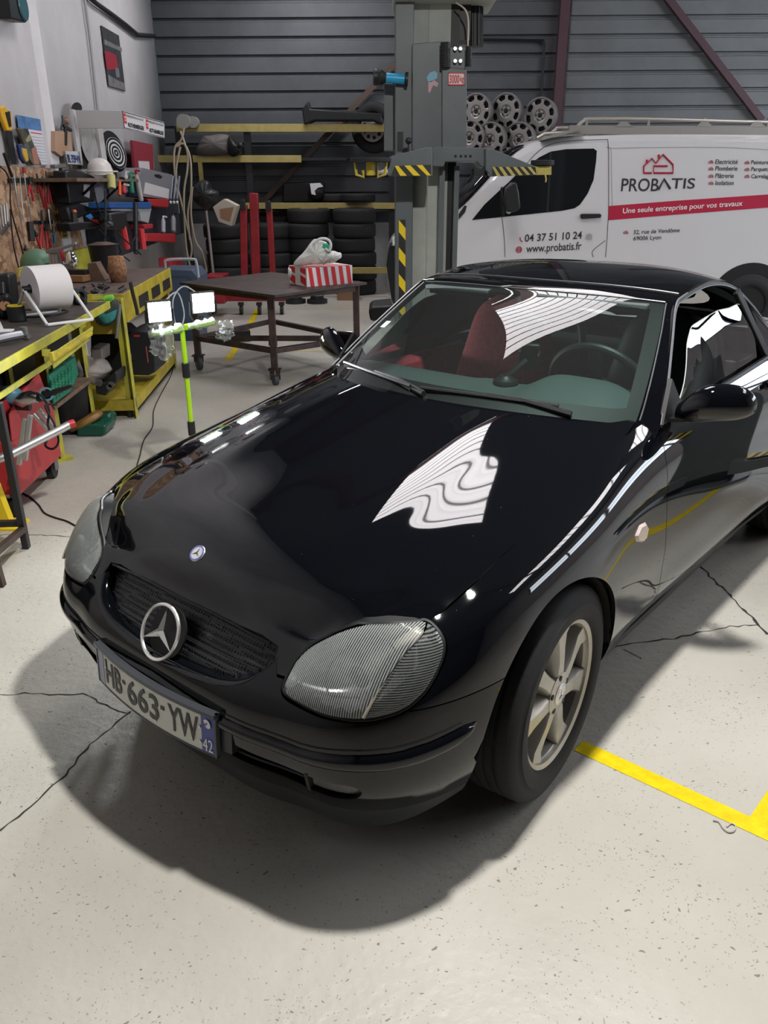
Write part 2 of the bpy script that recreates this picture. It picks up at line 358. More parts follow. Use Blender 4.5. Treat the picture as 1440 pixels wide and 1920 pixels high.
BASE = [(.765,0),(.760,.20),(.745,.35),(.722,.45),(.70,.555),(.643,.657),(.562,.725),(.46,.77),(.33,.80),(.15,.815),(0,.82),(-.2,.815),
        (-.4,.803),(-.65,.797),(-1.0,.80),(-1.4,.805),(-1.8,.812),(-2.1,.825),(-2.4,.832),(-2.75,.81),(-3.0,.74),(-3.14,.58),(-3.19,.3),(-3.2,0)]
FR = [(.165,.07),(.225,.045),(.30,.012),(.38,0),(.45,0),(.52,.022),(.58,.075),(.64,.125),(.70,.155)]
PROF = [FR, FR, FR,
 [(.165,.075),(.225,.048),(.30,.014),(.38,0),(.45,0),(.52,.02),(.58,.070),(.64,.12),(.70,.15)],
 [(.165,.075),(.225,.048),(.30,.014),(.38,0),(.45,0),(.52,.016),(.58,.055),(.64,.10),(.70,.145)],
 [(.172,.070),(.232,.045),(.305,.012),(.385,0),(.455,0),(.53,.016),(.59,.048),(.65,.096),(.70,.145)],
 [(.19,.060),(.245,.038),(.315,.012),(.39,0),(.465,0),(.545,.014),(.61,.042),(.665,.083),(.705,.128)],
 [(.215,.050),(.265,.030),(.33,.010),(.405,0),(.48,0),(.56,.010),(.625,.032),(.675,.066),(.705,.116)],
 [(.235,.045),(.28,.028),(.345,.010),(.42,0),(.50,0),(.58,.006),(.65,.022),(.71,.056),(.742,.118)],
 [(.22,.06),(.27,.035),(.34,.012),(.42,.004),(.51,0),(.60,.003),(.68,.018),(.748,.054),(.785,.128)],
 [(.20,.07),(.25,.04),(.33,.018),(.42,.006),(.52,0),(.61,.002),(.70,.018),(.772,.054),(.812,.132)],
 [(.19,.075),(.24,.045),(.32,.02),(.42,.006),(.53,0),(.63,.002),(.73,.018),(.805,.056),(.845,.133)],
 [(.18,.085),(.23,.06),(.31,.024),(.42,.008),(.54,0),(.65,.003),(.76,.018),(.845,.058),(.888,.130)],
 [(.18,.09),(.225,.075),(.305,.028),(.42,.010),(.54,0),(.65,.003),(.77,.016),(.87,.052),(.928,.125)],
 [(.18,.09),(.225,.075),(.305,.028),(.42,.010),(.54,0),(.65,.003),(.76,.014),(.86,.042),(.932,.092)],
 [(.18,.09),(.225,.075),(.305,.028),(.42,.010),(.54,0),(.65,.003),(.76,.014),(.865,.042),(.942,.095)],
 [(.19,.09),(.23,.07),(.31,.026),(.42,.010),(.54,0),(.66,.003),(.78,.016),(.885,.05),(.958,.112)],
 [(.20,.08),(.25,.05),(.32,.022),(.43,.008),(.55,0),(.67,.003),(.79,.018),(.895,.06),(.965,.135)],
 [(.21,.07),(.26,.045),(.34,.02),(.45,.006),(.57,0),(.69,.003),(.80,.022),(.89,.066),(.955,.150)],
 [(.22,.06),(.27,.04),(.35,.016),(.46,.004),(.57,0),(.68,.004),(.78,.022),(.865,.06),(.93,.15)],
 [(.24,.05),(.28,.03),(.36,.01),(.46,0),(.56,0),(.66,.01),(.76,.03),(.84,.07),(.89,.15)],
 [(.25,.05),(.29,.03),(.37,.01),(.46,0),(.56,0),(.66,.02),(.75,.05),(.83,.09),(.87,.15)],
 [(.25,.05),(.29,.03),(.37,.01),(.46,0),(.56,0),(.66,.02),(.75,.05),(.83,.09),(.87,.15)],
 [(.25,.05),(.29,.03),(.37,.01),(.46,0),(.56,0),(.66,.02),(.75,.05),(.83,.09),(.87,.15)]]
_b = np.array(BASE); _full = np.concatenate([_b[:0:-1]*[1,-1], _b])
_ds = np.hypot(*np.diff(_full, axis=0).T); _s = np.concatenate([[0], np.cumsum(_ds)]); SK = _s-_s[len(BASE)-1]
NB = len(BASE)
_q = np.stack([cspline(SK, _full, SK+d) for d in (-1e-3, 1e-3)]); _t = _q[1]-_q[0]; _t /= np.hypot(_t[:,0], _t[:,1])[:,None]
_n = np.stack([_t[:,1], -_t[:,0]], -1)          # outward normal
_pr = PROF[:0:-1]+PROF
GRID = np.array([[(_full[i,0]-_n[i,0]*ins, _full[i,1]-_n[i,1]*ins, z) for z, ins in _pr[i]] for i in range(len(_pr))])
_dv = np.linalg.norm(np.diff(GRID, axis=1), axis=2).mean(0); VK = np.concatenate([[0], np.cumsum(_dv)]); VK /= VK[-1]
def band(sq, vq):
    """surface points (len(sq),len(vq),3)"""
    A = cspline(SK, GRID, sq)                       # (S,9,3)
    B = cspline(VK, A.transpose(1,0,2), vq)         # (V,S,3)
    return B.transpose(1,0,2)
SMAX = SK[-1]
def band_at_z(s, z):
    """point on band at perimeter s and height z"""
    vq = np.linspace(0, 1, 400); c = band(np.array([s]), vq)[0]
    k = np.argmin(abs(c[:,2]-z)); return c[k]
# ================================================================ the black car
CARP = (-.1178, 2.3626); CARYAW = -2.27429; STEER = math.radians(4.66)
def paint():
    m = bpy.data.materials.new('black_car_paint'); m.use_nodes = True; nt = m.node_tree; b = nt.nodes['Principled BSDF']; N = nt.nodes.new; L = nt.links.new
    tc = N('ShaderNodeTexCoord'); v = N('ShaderNodeTexVoronoi'); v.inputs['Scale'].default_value = 70; L(tc.outputs['Object'], v.inputs['Vector'])
    s = N('ShaderNodeSeparateColor'); L(v.outputs['Color'], s.inputs[0])
    a = N('ShaderNodeMath'); a.operation = 'LESS_THAN'; a.inputs[1].default_value = .05; L(v.outputs['Distance'], a.inputs[0])
    c = N('ShaderNodeMath'); c.operation = 'LESS_THAN'; c.inputs[1].default_value = .12; L(s.outputs[0], c.inputs[0])
    d = N('ShaderNodeMath'); d.operation = 'MULTIPLY'; L(a.outputs[0], d.inputs[0]); L(c.outputs[0], d.inputs[1])
    ng = N('ShaderNodeNewGeometry'); sn = N('ShaderNodeSeparateXYZ'); L(ng.outputs['Normal'], sn.inputs[0])
    e = N('ShaderNodeMath'); e.operation = 'GREATER_THAN'; e.inputs[1].default_value = .6; L(sn.outputs[2], e.inputs[0])
    f = N('ShaderNodeMath'); f.operation = 'MULTIPLY'; L(d.outputs[0], f.inputs[0]); L(e.outputs[0], f.inputs[1])
    mx = N('ShaderNodeMixRGB'); L(f.outputs[0], mx.inputs[0]); mx.inputs[1].default_value = (.0022, .0025, .0038, 1); mx.inputs[2].default_value = (.22, .23, .25, 1)
    L(mx.outputs[0], b.inputs['Base Color']); b.inputs['Roughness'].default_value = .03; b.inputs['IOR'].default_value = 1.5
    b.inputs['Coat Weight'].default_value = .15; b.inputs['Coat Roughness'].default_value = .0
    MATS['paint'] = m; return m
M_paint = paint()
M_bump = mat('bumper_black', (.0025, .003, .0045), .05)
M_lip = mat('valance_black', (.016, .018, .020), .32)
M_seal = mat('window_seal', (.0045, .0045, .005), .5)
M_wsglass = glass('windscreen_glass', (.62, .76, .72), ior=1.52, dust=.012)
M_sideglass = glass('side_glass', (.50, .58, .57), ior=1.7)
M_lens = glass('lamp_lens', (.93, .94, .95), rough=.06, ior=1.45, ribs=('X', 60, .25))
M_reflector = mat('lamp_reflector', (.66, .66, .67), .28, .85)
M_lampinner = mat('lamp_silver', (.50, .50, .51), .38, .6)
def clip(V, F, f):
    """keep the side of a mesh where f >= 0 (V rows may carry extra attributes)"""
    n = len(V); keep = f >= 0; nv = [V]; cut = {}; out = []; cnt = n; add = []
    def edge(a, b):
        nonlocal cnt
        k = (a, b) if a < b else (b, a)
        if k not in cut:
            t = f[a]/(f[a]-f[b]); t = min(max(t, 0.), 1.); add.append(V[a]+(V[b]-V[a])*t); cut[k] = cnt; cnt += 1
        return cut[k]
    K = keep.tolist()
    for q in F:
        s = sum(K[i] for i in q)
        if s == len(q): out.append(q); continue
        if s == 0: continue
        r = []
        for i in range(len(q)):
            a, b = q[i], q[(i+1) % len(q)]
            if K[a]: r.append(a)
            if K[a] != K[b]: r.append(edge(a, b))
        if len(r) > 2: out.append(tuple(r))
    V = np.concatenate([V, np.array(add)]) if add else V
    used = np.zeros(len(V), bool)
    for q in out: used[list(q)] = True
    idx = np.cumsum(used)-1
    return V[used], [tuple(int(idx[i]) for i in q) for q in out]
def sdpoly(P, Q, closed=True):
    """signed distance of points P (n,2) to polygon Q (+ outside, - inside)"""
    Q = np.asarray(Q, float); A = Q; B = np.roll(Q, -1, 0)
    if not closed: A, B = Q[:-1], Q[1:]
    best = np.full(len(P), 1e9); ins = np.zeros(len(P), bool)
    for a, b in zip(A, B):
        e = b-a; w = P-a; t = np.clip((w@e)/(e@e+1e-12), 0, 1); best = np.minimum(best, np.hypot(*(w-t[:, None]*e).T))
        if closed:
            c = ((a[1] > P[:, 1]) != (b[1] > P[:, 1])); x = (b[0]-a[0])*(P[:, 1]-a[1])/((b[1]-a[1])+1e-12)+a[0]; ins ^= c & (P[:, 0] < x)
    return np.where(ins, -best, best) if closed else best
def gridmesh(G, extra, nrm=False):
    a, b = G.shape[:2]; V = np.concatenate([G.reshape(-1, 3)]+[np.asarray(e).reshape(a*b, 1) for e in extra], 1)
    if nrm:
        N = np.cross(np.gradient(G, axis=0), np.gradient(G, axis=1)); N /= np.linalg.norm(N, axis=2)[..., None]+1e-12; V = np.concatenate([V, N.reshape(-1, 3)], 1)
    F = [(i*b+j, (i+1)*b+j, (i+1)*b+j+1, i*b+j+1) for i in range(a-1) for j in range(b-1)]
    return V, F
def normals(V, F):
    N = np.zeros((len(V), 3))
    for q in F:
        n = np.cross(V[q[1], :3]-V[q[0], :3], V[q[2], :3]-V[q[0], :3]); N[list(q)] += n
    return N/(np.linalg.norm(N, axis=1)[:, None]+1e-12)
MIR = np.array([1, -1, 1.])
def panel(name, V, F, m, parent, mirror=False, both=False, flange=.012):
    """body panel with the normals of the smooth surface (last three columns of V) and a folded edge all round"""
    cnt = {}
    for q in F:
        for i in range(len(q)):
            e = (q[i], q[(i+1) % len(q)]); k = (min(e), max(e)); cnt[k] = None if k in cnt else e
    P = V[:, :3]; N = V[:, -3:]/(np.linalg.norm(V[:, -3:], axis=1)[:, None]+1e-12)
    E = [e for e in cnt.values() if e is not None and not (both and abs(P[e[0], 1]) < 1e-3 and abs(P[e[1], 1]) < 1e-3)]
    E = [e for e in E if np.linalg.norm(P[e[0]]-P[e[1]]) > 1e-7]
    fn = np.zeros((len(V), 3)); ids = {}
    for a, b in E:
        n = np.cross(P[b]-P[a], N[a]); n /= np.linalg.norm(n)+1e-12; fn[a] += n; fn[b] += n
        for k in (a, b): ids.setdefault(k, len(ids))
    fi = list(ids); T0 = P[fi]; FN = fn[fi]/(np.linalg.norm(fn[fi], axis=1)[:, None]+1e-12); T1 = T0-N[fi]*flange; n0, k = len(P), len(fi)
    FF = list(F)+[(n0+ids[b], n0+ids[a], n0+k+ids[a], n0+k+ids[b]) for a, b in E]; PP = np.concatenate([P, T0, T1]); NN = np.concatenate([N, FN, FN])
    mb = MB(); nn = []
    if not mirror: mb.add(PP, FF); nn.append(NN)
    if mirror or both: mb.add(PP*MIR, [q[::-1] for q in FF]); nn.append(NN*MIR)
    o = mb.build(name, m, parent, sharp=0); o.data.normals_split_custom_set_from_vertices(np.concatenate(nn).tolist()); return o
def sheet(name, V, F, m, parent, flip=False, mirror=False, both=False, solid=.003, sharp=0, label=None):
    """link a clipped sheet; mirror = the right-hand copy; both = left and right halves in one mesh"""
    P = V[:, :3]; FF = [q[::-1] for q in F] if flip else F
    mb = MB()
    if not mirror: mb.add(P, FF)
    if mirror or both: mb.add(P*MIR, [q[::-1] for q in FF])
    o = mb.build(name, m, parent, sharp=sharp, solid=solid)
    if both:
        import bmesh
        bm = bmesh.new(); bm.from_mesh(o.data); bmesh.ops.remove_doubles(bm, verts=bm.verts, dist=1e-4); bm.to_mesh(o.data); bm.free()
    if label: o['label'] = label
    return o
car = thing('car', 'black two-seat coupe with a hard roof, parked nose towards the viewer', 'car', (CARP[0], CARP[1], 0), CARYAW)
HLP = catmull([(.448,.540),(.438,.563),(.450,.604),(.492,.645),(.572,.686),(.70,.702),(.812,.706),(.872,.699),(.886,.678),(.876,.652),(.844,.615),(.804,.580),(.756,.554),(.704,.541),(.656,.534),(.576,.531),(.508,.533)], 5, True)
GRP = catmull([(-.424,.606),(-.39,.622),(-.208,.624),(0,.627),(.208,.624),(.39,.622),(.424,.606),(.415,.578),(.36,.535),(.28,.508),(.17,.492),(0,.486),(-.17,.492),(-.28,.508),(-.36,.535),(-.415,.578)], 5, True)*[.92, 1]
LGP = catmull([(-.655,.335),(-.63,.352),(-.58,.352),(-.4,.356),(-.2,.368),(0,.372),(.2,.368),(.4,.356),(.58,.352),(.63,.352),(.655,.335),(.635,.31),(.58,.302),(.45,.312),(.2,.318),(0,.322),(-.2,.318),(-.45,.312),(-.58,.302),(-.635,.31)], 5, True)
sqf = np.unique(np.round(np.concatenate([np.arange(0, 2.3, .011), np.arange(2.3, SMAX, .035), [SMAX]]), 4))
vqf = np.linspace(0, 1, 72)
G0 = band(sqf, vqf); BV, BF = gridmesh(G0, [np.repeat(sqf[:, None], 72, 1)], True); BV[:72, -2] = 0
def arch(V):
    f = np.full(len(V), 1.)
    for cx, r in ((.04, .352), (-2.395, .350)):
        d = np.hypot(V[:, 0]-cx, V[:, 2]-.33)-r; low = np.maximum(abs(V[:, 0]-cx)-r, V[:, 2]-.33)
        f = np.minimum(f, np.where(V[:, 1] > .4, np.minimum(d, np.where(V[:, 2] < .33, low, 1)), 1))
    return f
BV, BF = clip(BV, BF, arch(BV))
def sz(V): return np.stack([V[:, 3], V[:, 2]], 1)
_hl = sdpoly(sz(BV), HLP)
sel = (BV[:, 3] > .3) & (BV[:, 3] < 1.0)
LV, LF = clip(BV, BF, -_hl)                                  # lens area
BV, BF = clip(BV, BF, _hl-.011)                              # body around the lamp, with the pod gap
BV, BF = clip(BV, BF, sdpoly(sz(BV), GRP))
BV, BF = clip(BV, BF, sdpoly(sz(BV), LGP))
ZS, ZZ = [0, .34, .385, .405, .46, .60, .70, .80, .872, .90, 6], [.60, .60, .60, .562, .562, .62, .62, .62, .70, 9, 9]
zh = np.interp(BV[:, 3], ZS, ZZ)
BV, BF = clip(BV, BF, zh-BV[:, 2]-.001)
def part(*fs):
    V, F = BV, BF
    for f in fs: V, F = clip(V, F, f(V))
    return V, F
bseam = lambda V: np.where(V[:, 3] < .76, .05, np.maximum(.76-V[:, 3], .545-V[:, 2]))
dcut = lambda z: np.interp(z, [.2, .39, .46, .6, .7, .84, .90, .95], [2.06, 2.05, 2.035, 2.004, 1.995, 2.005, 2.04, 2.09])
g = .0016
V, F = part(lambda V: 1.25-V[:, 3], lambda V: bseam(V)-g); V1, F1 = clip(V, F, V[:, 2]-.255); panel('front_bumper', V1, F1, M_bump, car, both=True)
V1, F1 = clip(V, F, .255-V[:, 2]); panel('front_valance', V1, F1, M_lip, car, both=True)
for mir in (False, True):
    V, F = part(lambda V: dcut(V[:, 2])-V[:, 3]-g, lambda V: np.where(V[:, 3] < 1.25, -bseam(V)-g, 1), lambda V: V[:, 2]-.255); panel('fender', V, F, M_paint, car, mirror=mir)
    V, F = part(lambda V: V[:, 3]-dcut(V[:, 2])-g, lambda V: 3.30-V[:, 3]-g, lambda V: V[:, 2]-.258); panel('door', V, F, M_paint, car, mirror=mir)
    V, F = part(lambda V: V[:, 3]-1.45, lambda V: 3.7-V[:, 3], lambda V: .252-V[:, 2]); panel('sill', V, F, M_lip, car, mirror=mir)
V, F = part(lambda V: V[:, 3]-3.30-g, lambda V: V[:, 2]-.255); panel('rear_body', V, F, M_paint, car, both=True)
# dark inner shell, so that gaps and arches look into darkness
V, F = gridmesh(band(sqf[::3], vqf[::3]), [np.repeat(sqf[::3][:, None], 24, 1)])
N = normals(V, F); V[:, :3] -= N*.03; V, F = clip(V, F, arch(V)-.0); V, F = clip(V, F, .60-V[:, 2])
V, F = clip(V, F, sdpoly(sz(V), HLP)-.0); V, F = clip(V, F, sdpoly(sz(V), GRP)); sheet('inner_shell', V, F, M_black, car, both=True, solid=0)
# wheel houses and floor pan
for nm, cx, in (('a', .04), ('b', -2.395)):
    for s in (1, -1):
        m = MB(); P = []
        for y in (.79, .50):
            r = .352 if y > .7 else .345
            P.append([(cx+r*math.cos(t), s*y, .33+r*math.sin(t)) for t in np.linspace(0, PI, 24)])
        m.grid(np.array(P)); m.add([(cx+.345*math.cos(t), s*.50, .33+.345*math.sin(t)) for t in np.linspace(0, PI, 24)], [tuple(range(24))])
        m.build('wheel_house', M_black, car)
m = MB(); m.box2((-3.05, -.72, .19), (-2.8, .72, .21)); m.box2((-2.02, -.72, .185), (-.35, .72, .21)); m.box2((-3.05, -.5, .19), (.62, .5, .21)); m.build('floor_pan', M_black, car)
# ---- hood
zc = lambda x: np.interp(x, HX, HZ)
_k = np.array([(-.75,1.03),(-.55,1.004),(-.34,.966),(-.2,.938),(0,.897),(.25,.845),(.45,.795),(.56,.749),(.611,.707),(.66,.665)])
HX = np.linspace(-.75, .66, 200); HZ = cspline(_k[:, 0], _k[:, 1:], HX)[:, 0]
_e = np.array([(-.78,.945),(-.675,.930),(-.55,.908),(-.275,.859),(0,.808),(.25,.757),(.35,.728),(.424,.697),(.47,.672),(.53,.625),(.60,.43)])
EX = np.linspace(-.78, .60, 200); EZ = cspline(_e[:, 0], _e[:, 1:], EX)[:, 0]
def smooth(a, b, x): t = np.clip((x-a)/(b-a), 0, 1); return t*t*(3-2*t)
def hood_z(x, y):
    y = abs(y); z0 = zc(x); ze = np.interp(x, EX, EZ)
    z = z0-(z0-ze)*(y/.675)**2.25
    w = smooth(.56, .30, x)*smooth(-.6, -.2, x)
    yc = .335+.05*(x-.2)
    return z+w*(.008*np.exp(-((y-yc)/.075)**2)-.003*np.exp(-((y-.14)/.10)**2))
YC = [0, .08, .15, .225, .30, .36, .42, .47, .52, .56, .60, .64, .68, .72]
XS = lambda y: np.interp(y, [0, .15, .3, .42, .52, .6, .66, .72], [.608, .606, .600, .583, .53, .475, .43, .39])
XR = lambda y: np.interp(y, [0, .15, .3, .5, .6, .647, .72], [-.34, -.352, -.385, -.485, -.585, -.675, -.78])
_sy = np.linspace(0, 1.0, 300); _bz = {z: np.array([band_at_z(s, z) for s in np.linspace(0, 1.05, 60)]) for z in (.545, .59, .632)}
cols = []
for y in YC:
    c = []
    for z in (.545, .59, .632):
        B = _bz[z]; x = np.interp(y, B[:, 1], B[:, 0]); c.append((x, y, z))
    xs = XS(y); xr = XR(y)
    for x in [xs, xs-.045, xs-.12]+list(xs-.12+(xr-xs+.12)*np.array([.14, .28, .42, .56, .70, .84, 1.0])):
        c.append((float(x), y, float(hood_z(x, y))))
    cols.append(c)
HG = np.array(cols); HG = np.concatenate([HG[:0:-1]*MIR, HG])
yk = np.concatenate([-np.array(YC)[:0:-1], YC]); d = np.linalg.norm(np.diff(HG, axis=1), axis=2).mean(0); vk = np.concatenate([[0], np.cumsum(d)])
yq = np.linspace(-.715, .715, 150); vq2 = np.concatenate([np.linspace(0, .4, 60)[:-1], np.linspace(.4, vk[-1], 110)])
A = cspline(yk, HG, yq); HH = cspline(vk, A.transpose(1, 0, 2), vq2).transpose(1, 0, 2)
V, F = gridmesh(HH, [], True); V[:, -3:] *= np.sign(V[:, -1:]+1e-9)*np.sign(V[:, -1:]+1e-9)
_ye = np.array([(.70,.418),(.678,.420),(.66,.416),(.635,.424),(.60,.452),(.561,.505),(.512,.562),(.468,.620),(.440,.660),(.40,.668),(.25,.680),(0,.686),(-.275,.681),(-.55,.666),(-.675,.649),(-.8,.63)])
yedge = lambda x: np.interp(x, _ye[::-1, 0], _ye[::-1, 1])
f = (yedge(V[:, 0])-abs(V[:, 1])-.0015); V, F = clip(V, F, f)
f = np.where(abs(V[:, 1]) > .372, V[:, 2]-.5655, V[:, 2]-np.interp(abs(V[:, 1]), [0, .30, .36, .372], [.627, .624, .612, .5655])); V, F = clip(V, F, f)
panel('hood', V, F, M_paint, car)
for s in (1, -1):       # added black strip, stops lamp light leaking through the bonnet seam
    m = MB(); A = []
    for x in np.linspace(.47, -.66, 40):
        ye = float(yedge(x)); z = float(hood_z(x, ye))-.022; A.append([(x, s*(ye-.06), z+.006), (x, s*ye, z), (x, s*(ye+.05), z-.028), (x, s*(ye+.06), z-.09)])
    m.grid(np.array(A), flip=(s > 0)); m.build('light_stop', M_black, car, sharp=0)
# chrome-dark lip above the grille
m = MB(); P = [band_at_z(s, z)+np.array([.004, 0, 0]) for s, z in [(x, .626-.012*(abs(x)/.36)**3) for x in np.linspace(-.36, .36, 40)]]; m.tube(P, .004, 6); m.build('grille_lip', M_bump, car)
# ---- grille
gx = np.linspace(-.40, .40, 81); 
def inset_surf(sv, zv, depth):
    P = band(np.array(sv), np.linspace(0, 1, 240)); out = []
    for i in range(len(sv)):
        c = P[i]; out.append([(np.interp(z, c[:, 2], c[:, 0])-depth, c[0, 1] if False else np.interp(z, c[:, 2], c[:, 1]), z) for z in zv])
    return np.array(out)
gz = np.linspace(.47, .64, 30); GG = inset_surf(gx, gz, .05)
V, F = gridmesh(GG, [np.repeat(gx[:, None], 30, 1)]); V, F = clip(V, F, .012-sdpoly(sz(V), GRP))
def grille_mat():
    m = mat('grille_mesh', (.010, .011, .013), .38); nt = m.node_tree; N = nt.nodes.new; L = nt.links.new; b = nt.nodes['Principled BSDF']
    tc = N('ShaderNodeTexCoord'); mp = N('ShaderNodeMapping'); mp.inputs['Scale'].default_value = (1, 1, .8); L(tc.outputs['Object'], mp.inputs[0])
    v = N('ShaderNodeTexVoronoi'); v.inputs['Scale'].default_value = 95; v.inputs['Randomness'].default_value = .12; L(mp.outputs[0], v.inputs['Vector'])
    r = N('ShaderNodeMapRange'); r.inputs[1].default_value = .30; r.inputs[2].default_value = .42; L(v.outputs['Distance'], r.inputs[0])
    mx = N('ShaderNodeMixRGB'); L(r.outputs[0], mx.inputs[0]); mx.inputs[1].default_value = (.0012, .0012, .0015, 1); mx.inputs[2].default_value = (.026, .028, .032, 1); L(mx.outputs[0], b.inputs['Base Color'])
    bp = N('ShaderNodeBump'); bp.inputs['Strength'].default_value = 1; bp.inputs['Distance'].default_value = .004; L(r.outputs[0], bp.inputs['Height']); L(bp.outputs[0], b.inputs['Normal']); return m
gr = sheet('grille', V, F, grille_mat(), car, solid=.004, label='black mesh grille')
m = MB()
for z in np.linspace(.515, .60, 4):
    lim = .37*math.sqrt(max(0, 1-((.60-min(z, .60))/.118)**2))
    if lim > .1:
        P = inset_surf(np.linspace(-lim, lim, 40), [z], .042)[:, 0]; m.tube(P, .0018, 4)
m.build('slats', M_dark, gr)
m = MB(); P0 = [band_at_z(s, z) for s, z in GRP]; ring = []
for k, (s, z) in enumerate(GRP):
    a = P0[k]; c = .97; zi = .56+(z-.56)*.93; b_ = np.array([a[0]-.055, a[1]*.975, zi]); ring.append((a, (a+b_)/2+np.array([.004, 0, 0]), b_))
m.grid(np.array(ring+[ring[0]])); m.build('grille_frame', M_bump, gr, sharp=0, solid=.002)
# star ring
sc = band_at_z(0, .558); so = np.array([.728, 0, .556]); tilt = math.radians(28); ey = np.array([-math.sin(tilt), 0, math.cos(tilt)]); ex = np.array([0, 1, 0.]); ez = np.cross(ex, ey); 
if ez[0] < 0: ez = -ez
R_ = .072
def star(mb, o, ex, ey, ez, R, r, w, d):
    for k in range(3):
        a = PI/2+k*2*PI/3; t = ex*math.cos(a)+ey*math.sin(a); n = np.cross(ez, t); q = [o+n*w, o+t*R, o-n*w, o-t*w*.9+0*t]
        top = o+ez*d; mb.add([q[0], q[1], q[2], top], [(0, 1, 3), (1, 2, 3)]); mb.add([q[0], q[1], q[2], o-ez*d], [(1, 0, 3), (2, 1, 3)])
m = MB(); m.tube([so+ex*R_*math.cos(t)+ey*R_*math.sin(t) for t in np.linspace(0, 2*PI, 64, endpoint=False)], .0052, 8, closed=True); star(m, so, ex, ey, ez, R_, .005, .012, .012)
e = m.build('star_emblem', mat('emblem_chrome', (.85, .84, .82), .22, .85), gr, sharp=30); e['label'] = 'chrome three-pointed star in a ring'
m = MB(); m.cyl(so-ez*.03, so-ez*.024, R_*.98, n=40); m.build('emblem_plate', M_black, gr)
# hood badge
bx = .585; bo = np.array([bx, 0, float(hood_z(bx, 0))]); sl = (float(hood_z(bx-.02, 0))-float(hood_z(bx+.02, 0)))/.04; bn = np.array([sl, 0, 1.]); bn /= np.linalg.norm(bn); bt = np.cross(np.array([0, 1., 0]), bn)
if bt[0] > 0: bt = -bt
m = MB(); m.lathe([(.024, 0), (.024, .5), (.0215, 1)], bo-bn*.001, bo+bn*.005, 32); b_ = m.build('hood_badge', mat('badge_silver', (.75, .75, .78), .2, .6), car); b_['label'] = 'round silver badge with a small star'
m = MB(); m.lathe([(.0228, 0), (.0228, 1), (.0185, 1), (.0185, 0)], bo+bn*.0045, bo+bn*.0056, 32, caps=False); m.build('badge_rim', mat('badge_blue', (.12, .13, .35), .3), b_)
m = MB(); star(m, bo+bn*.0058, np.array([0, 1., 0]), bt, bn, .0165, .001, .0022, .0018); m.build('badge_star', M_blackmetal, b_)
# ---- headlights
def onband(s, z, off=0):
    p = band_at_z(s, z); n = np.array([np.interp(s, SK, _n[:, 0]), np.interp(s, SK, _n[:, 1]), 0]); n /= np.linalg.norm(n); return p+n*off
SPL = catmull([(.650,.525),(.684,.577),(.716,.613),(.784,.667),(.874,.704)], 8)
def side_of(P, Q):
    d = sdpoly(P, Q, closed=False); best = np.full(len(P), 1e9); sg = np.ones(len(P))
    for a, b in zip(Q[:-1], Q[1:]):
        e = b-a; w = P-a; t = np.clip((w@e)/(e@e), 0, 1); dd = np.hypot(*(w-t[:, None]*e).T); c = e[0]*w[:, 1]-e[1]*w[:, 0]
        sg = np.where(dd < best, np.sign(c), sg); best = np.minimum(best, dd)
    return d*sg
LVd = -sdpoly(sz(LV), HLP); LN = normals(LV, LF)
M_headglass = glass('headlamp_glass', (.96, .97, .98), rough=.03, ior=1.45, dust=.21, ribs=('Y', 60, .15))
def flutes(name, col, sc, strength, axis, rough=.22):
    m = mat(name, col, rough, .85); nt = m.node_tree; N = nt.nodes.new; L = nt.links.new; b = nt.nodes['Principled BSDF']
    tc = N('ShaderNodeTexCoord'); a = None
    for i, (ax, s) in enumerate(zip(axis, sc)):
        w = N('ShaderNodeTexWave'); w.wave_type = 'BANDS'; w.bands_direction = ax; w.inputs['Scale'].default_value = s; L(tc.outputs['Object'], w.inputs['Vector'])
        if a is None: a = w.outputs['Fac']
        else:
            q = N('ShaderNodeMath'); q.operation = 'ADD'; L(a, q.inputs[0]); L(w.outputs['Fac'], q.inputs[1]); a = q.outputs[0]
    bp = N('ShaderNodeBump'); bp.inputs['Strength'].default_value = strength; bp.inputs['Distance'].default_value = .003; L(a, bp.inputs['Height']); L(bp.outputs[0], b.inputs['Normal']); return m
M_flute = flutes('fluted_reflector', (.93, .93, .94), (95,), .5, ('Y',))
M_flute2 = flutes('cross_ribbed_reflector', (.90, .88, .84), (110, 110), .5, ('Y', 'Z'))
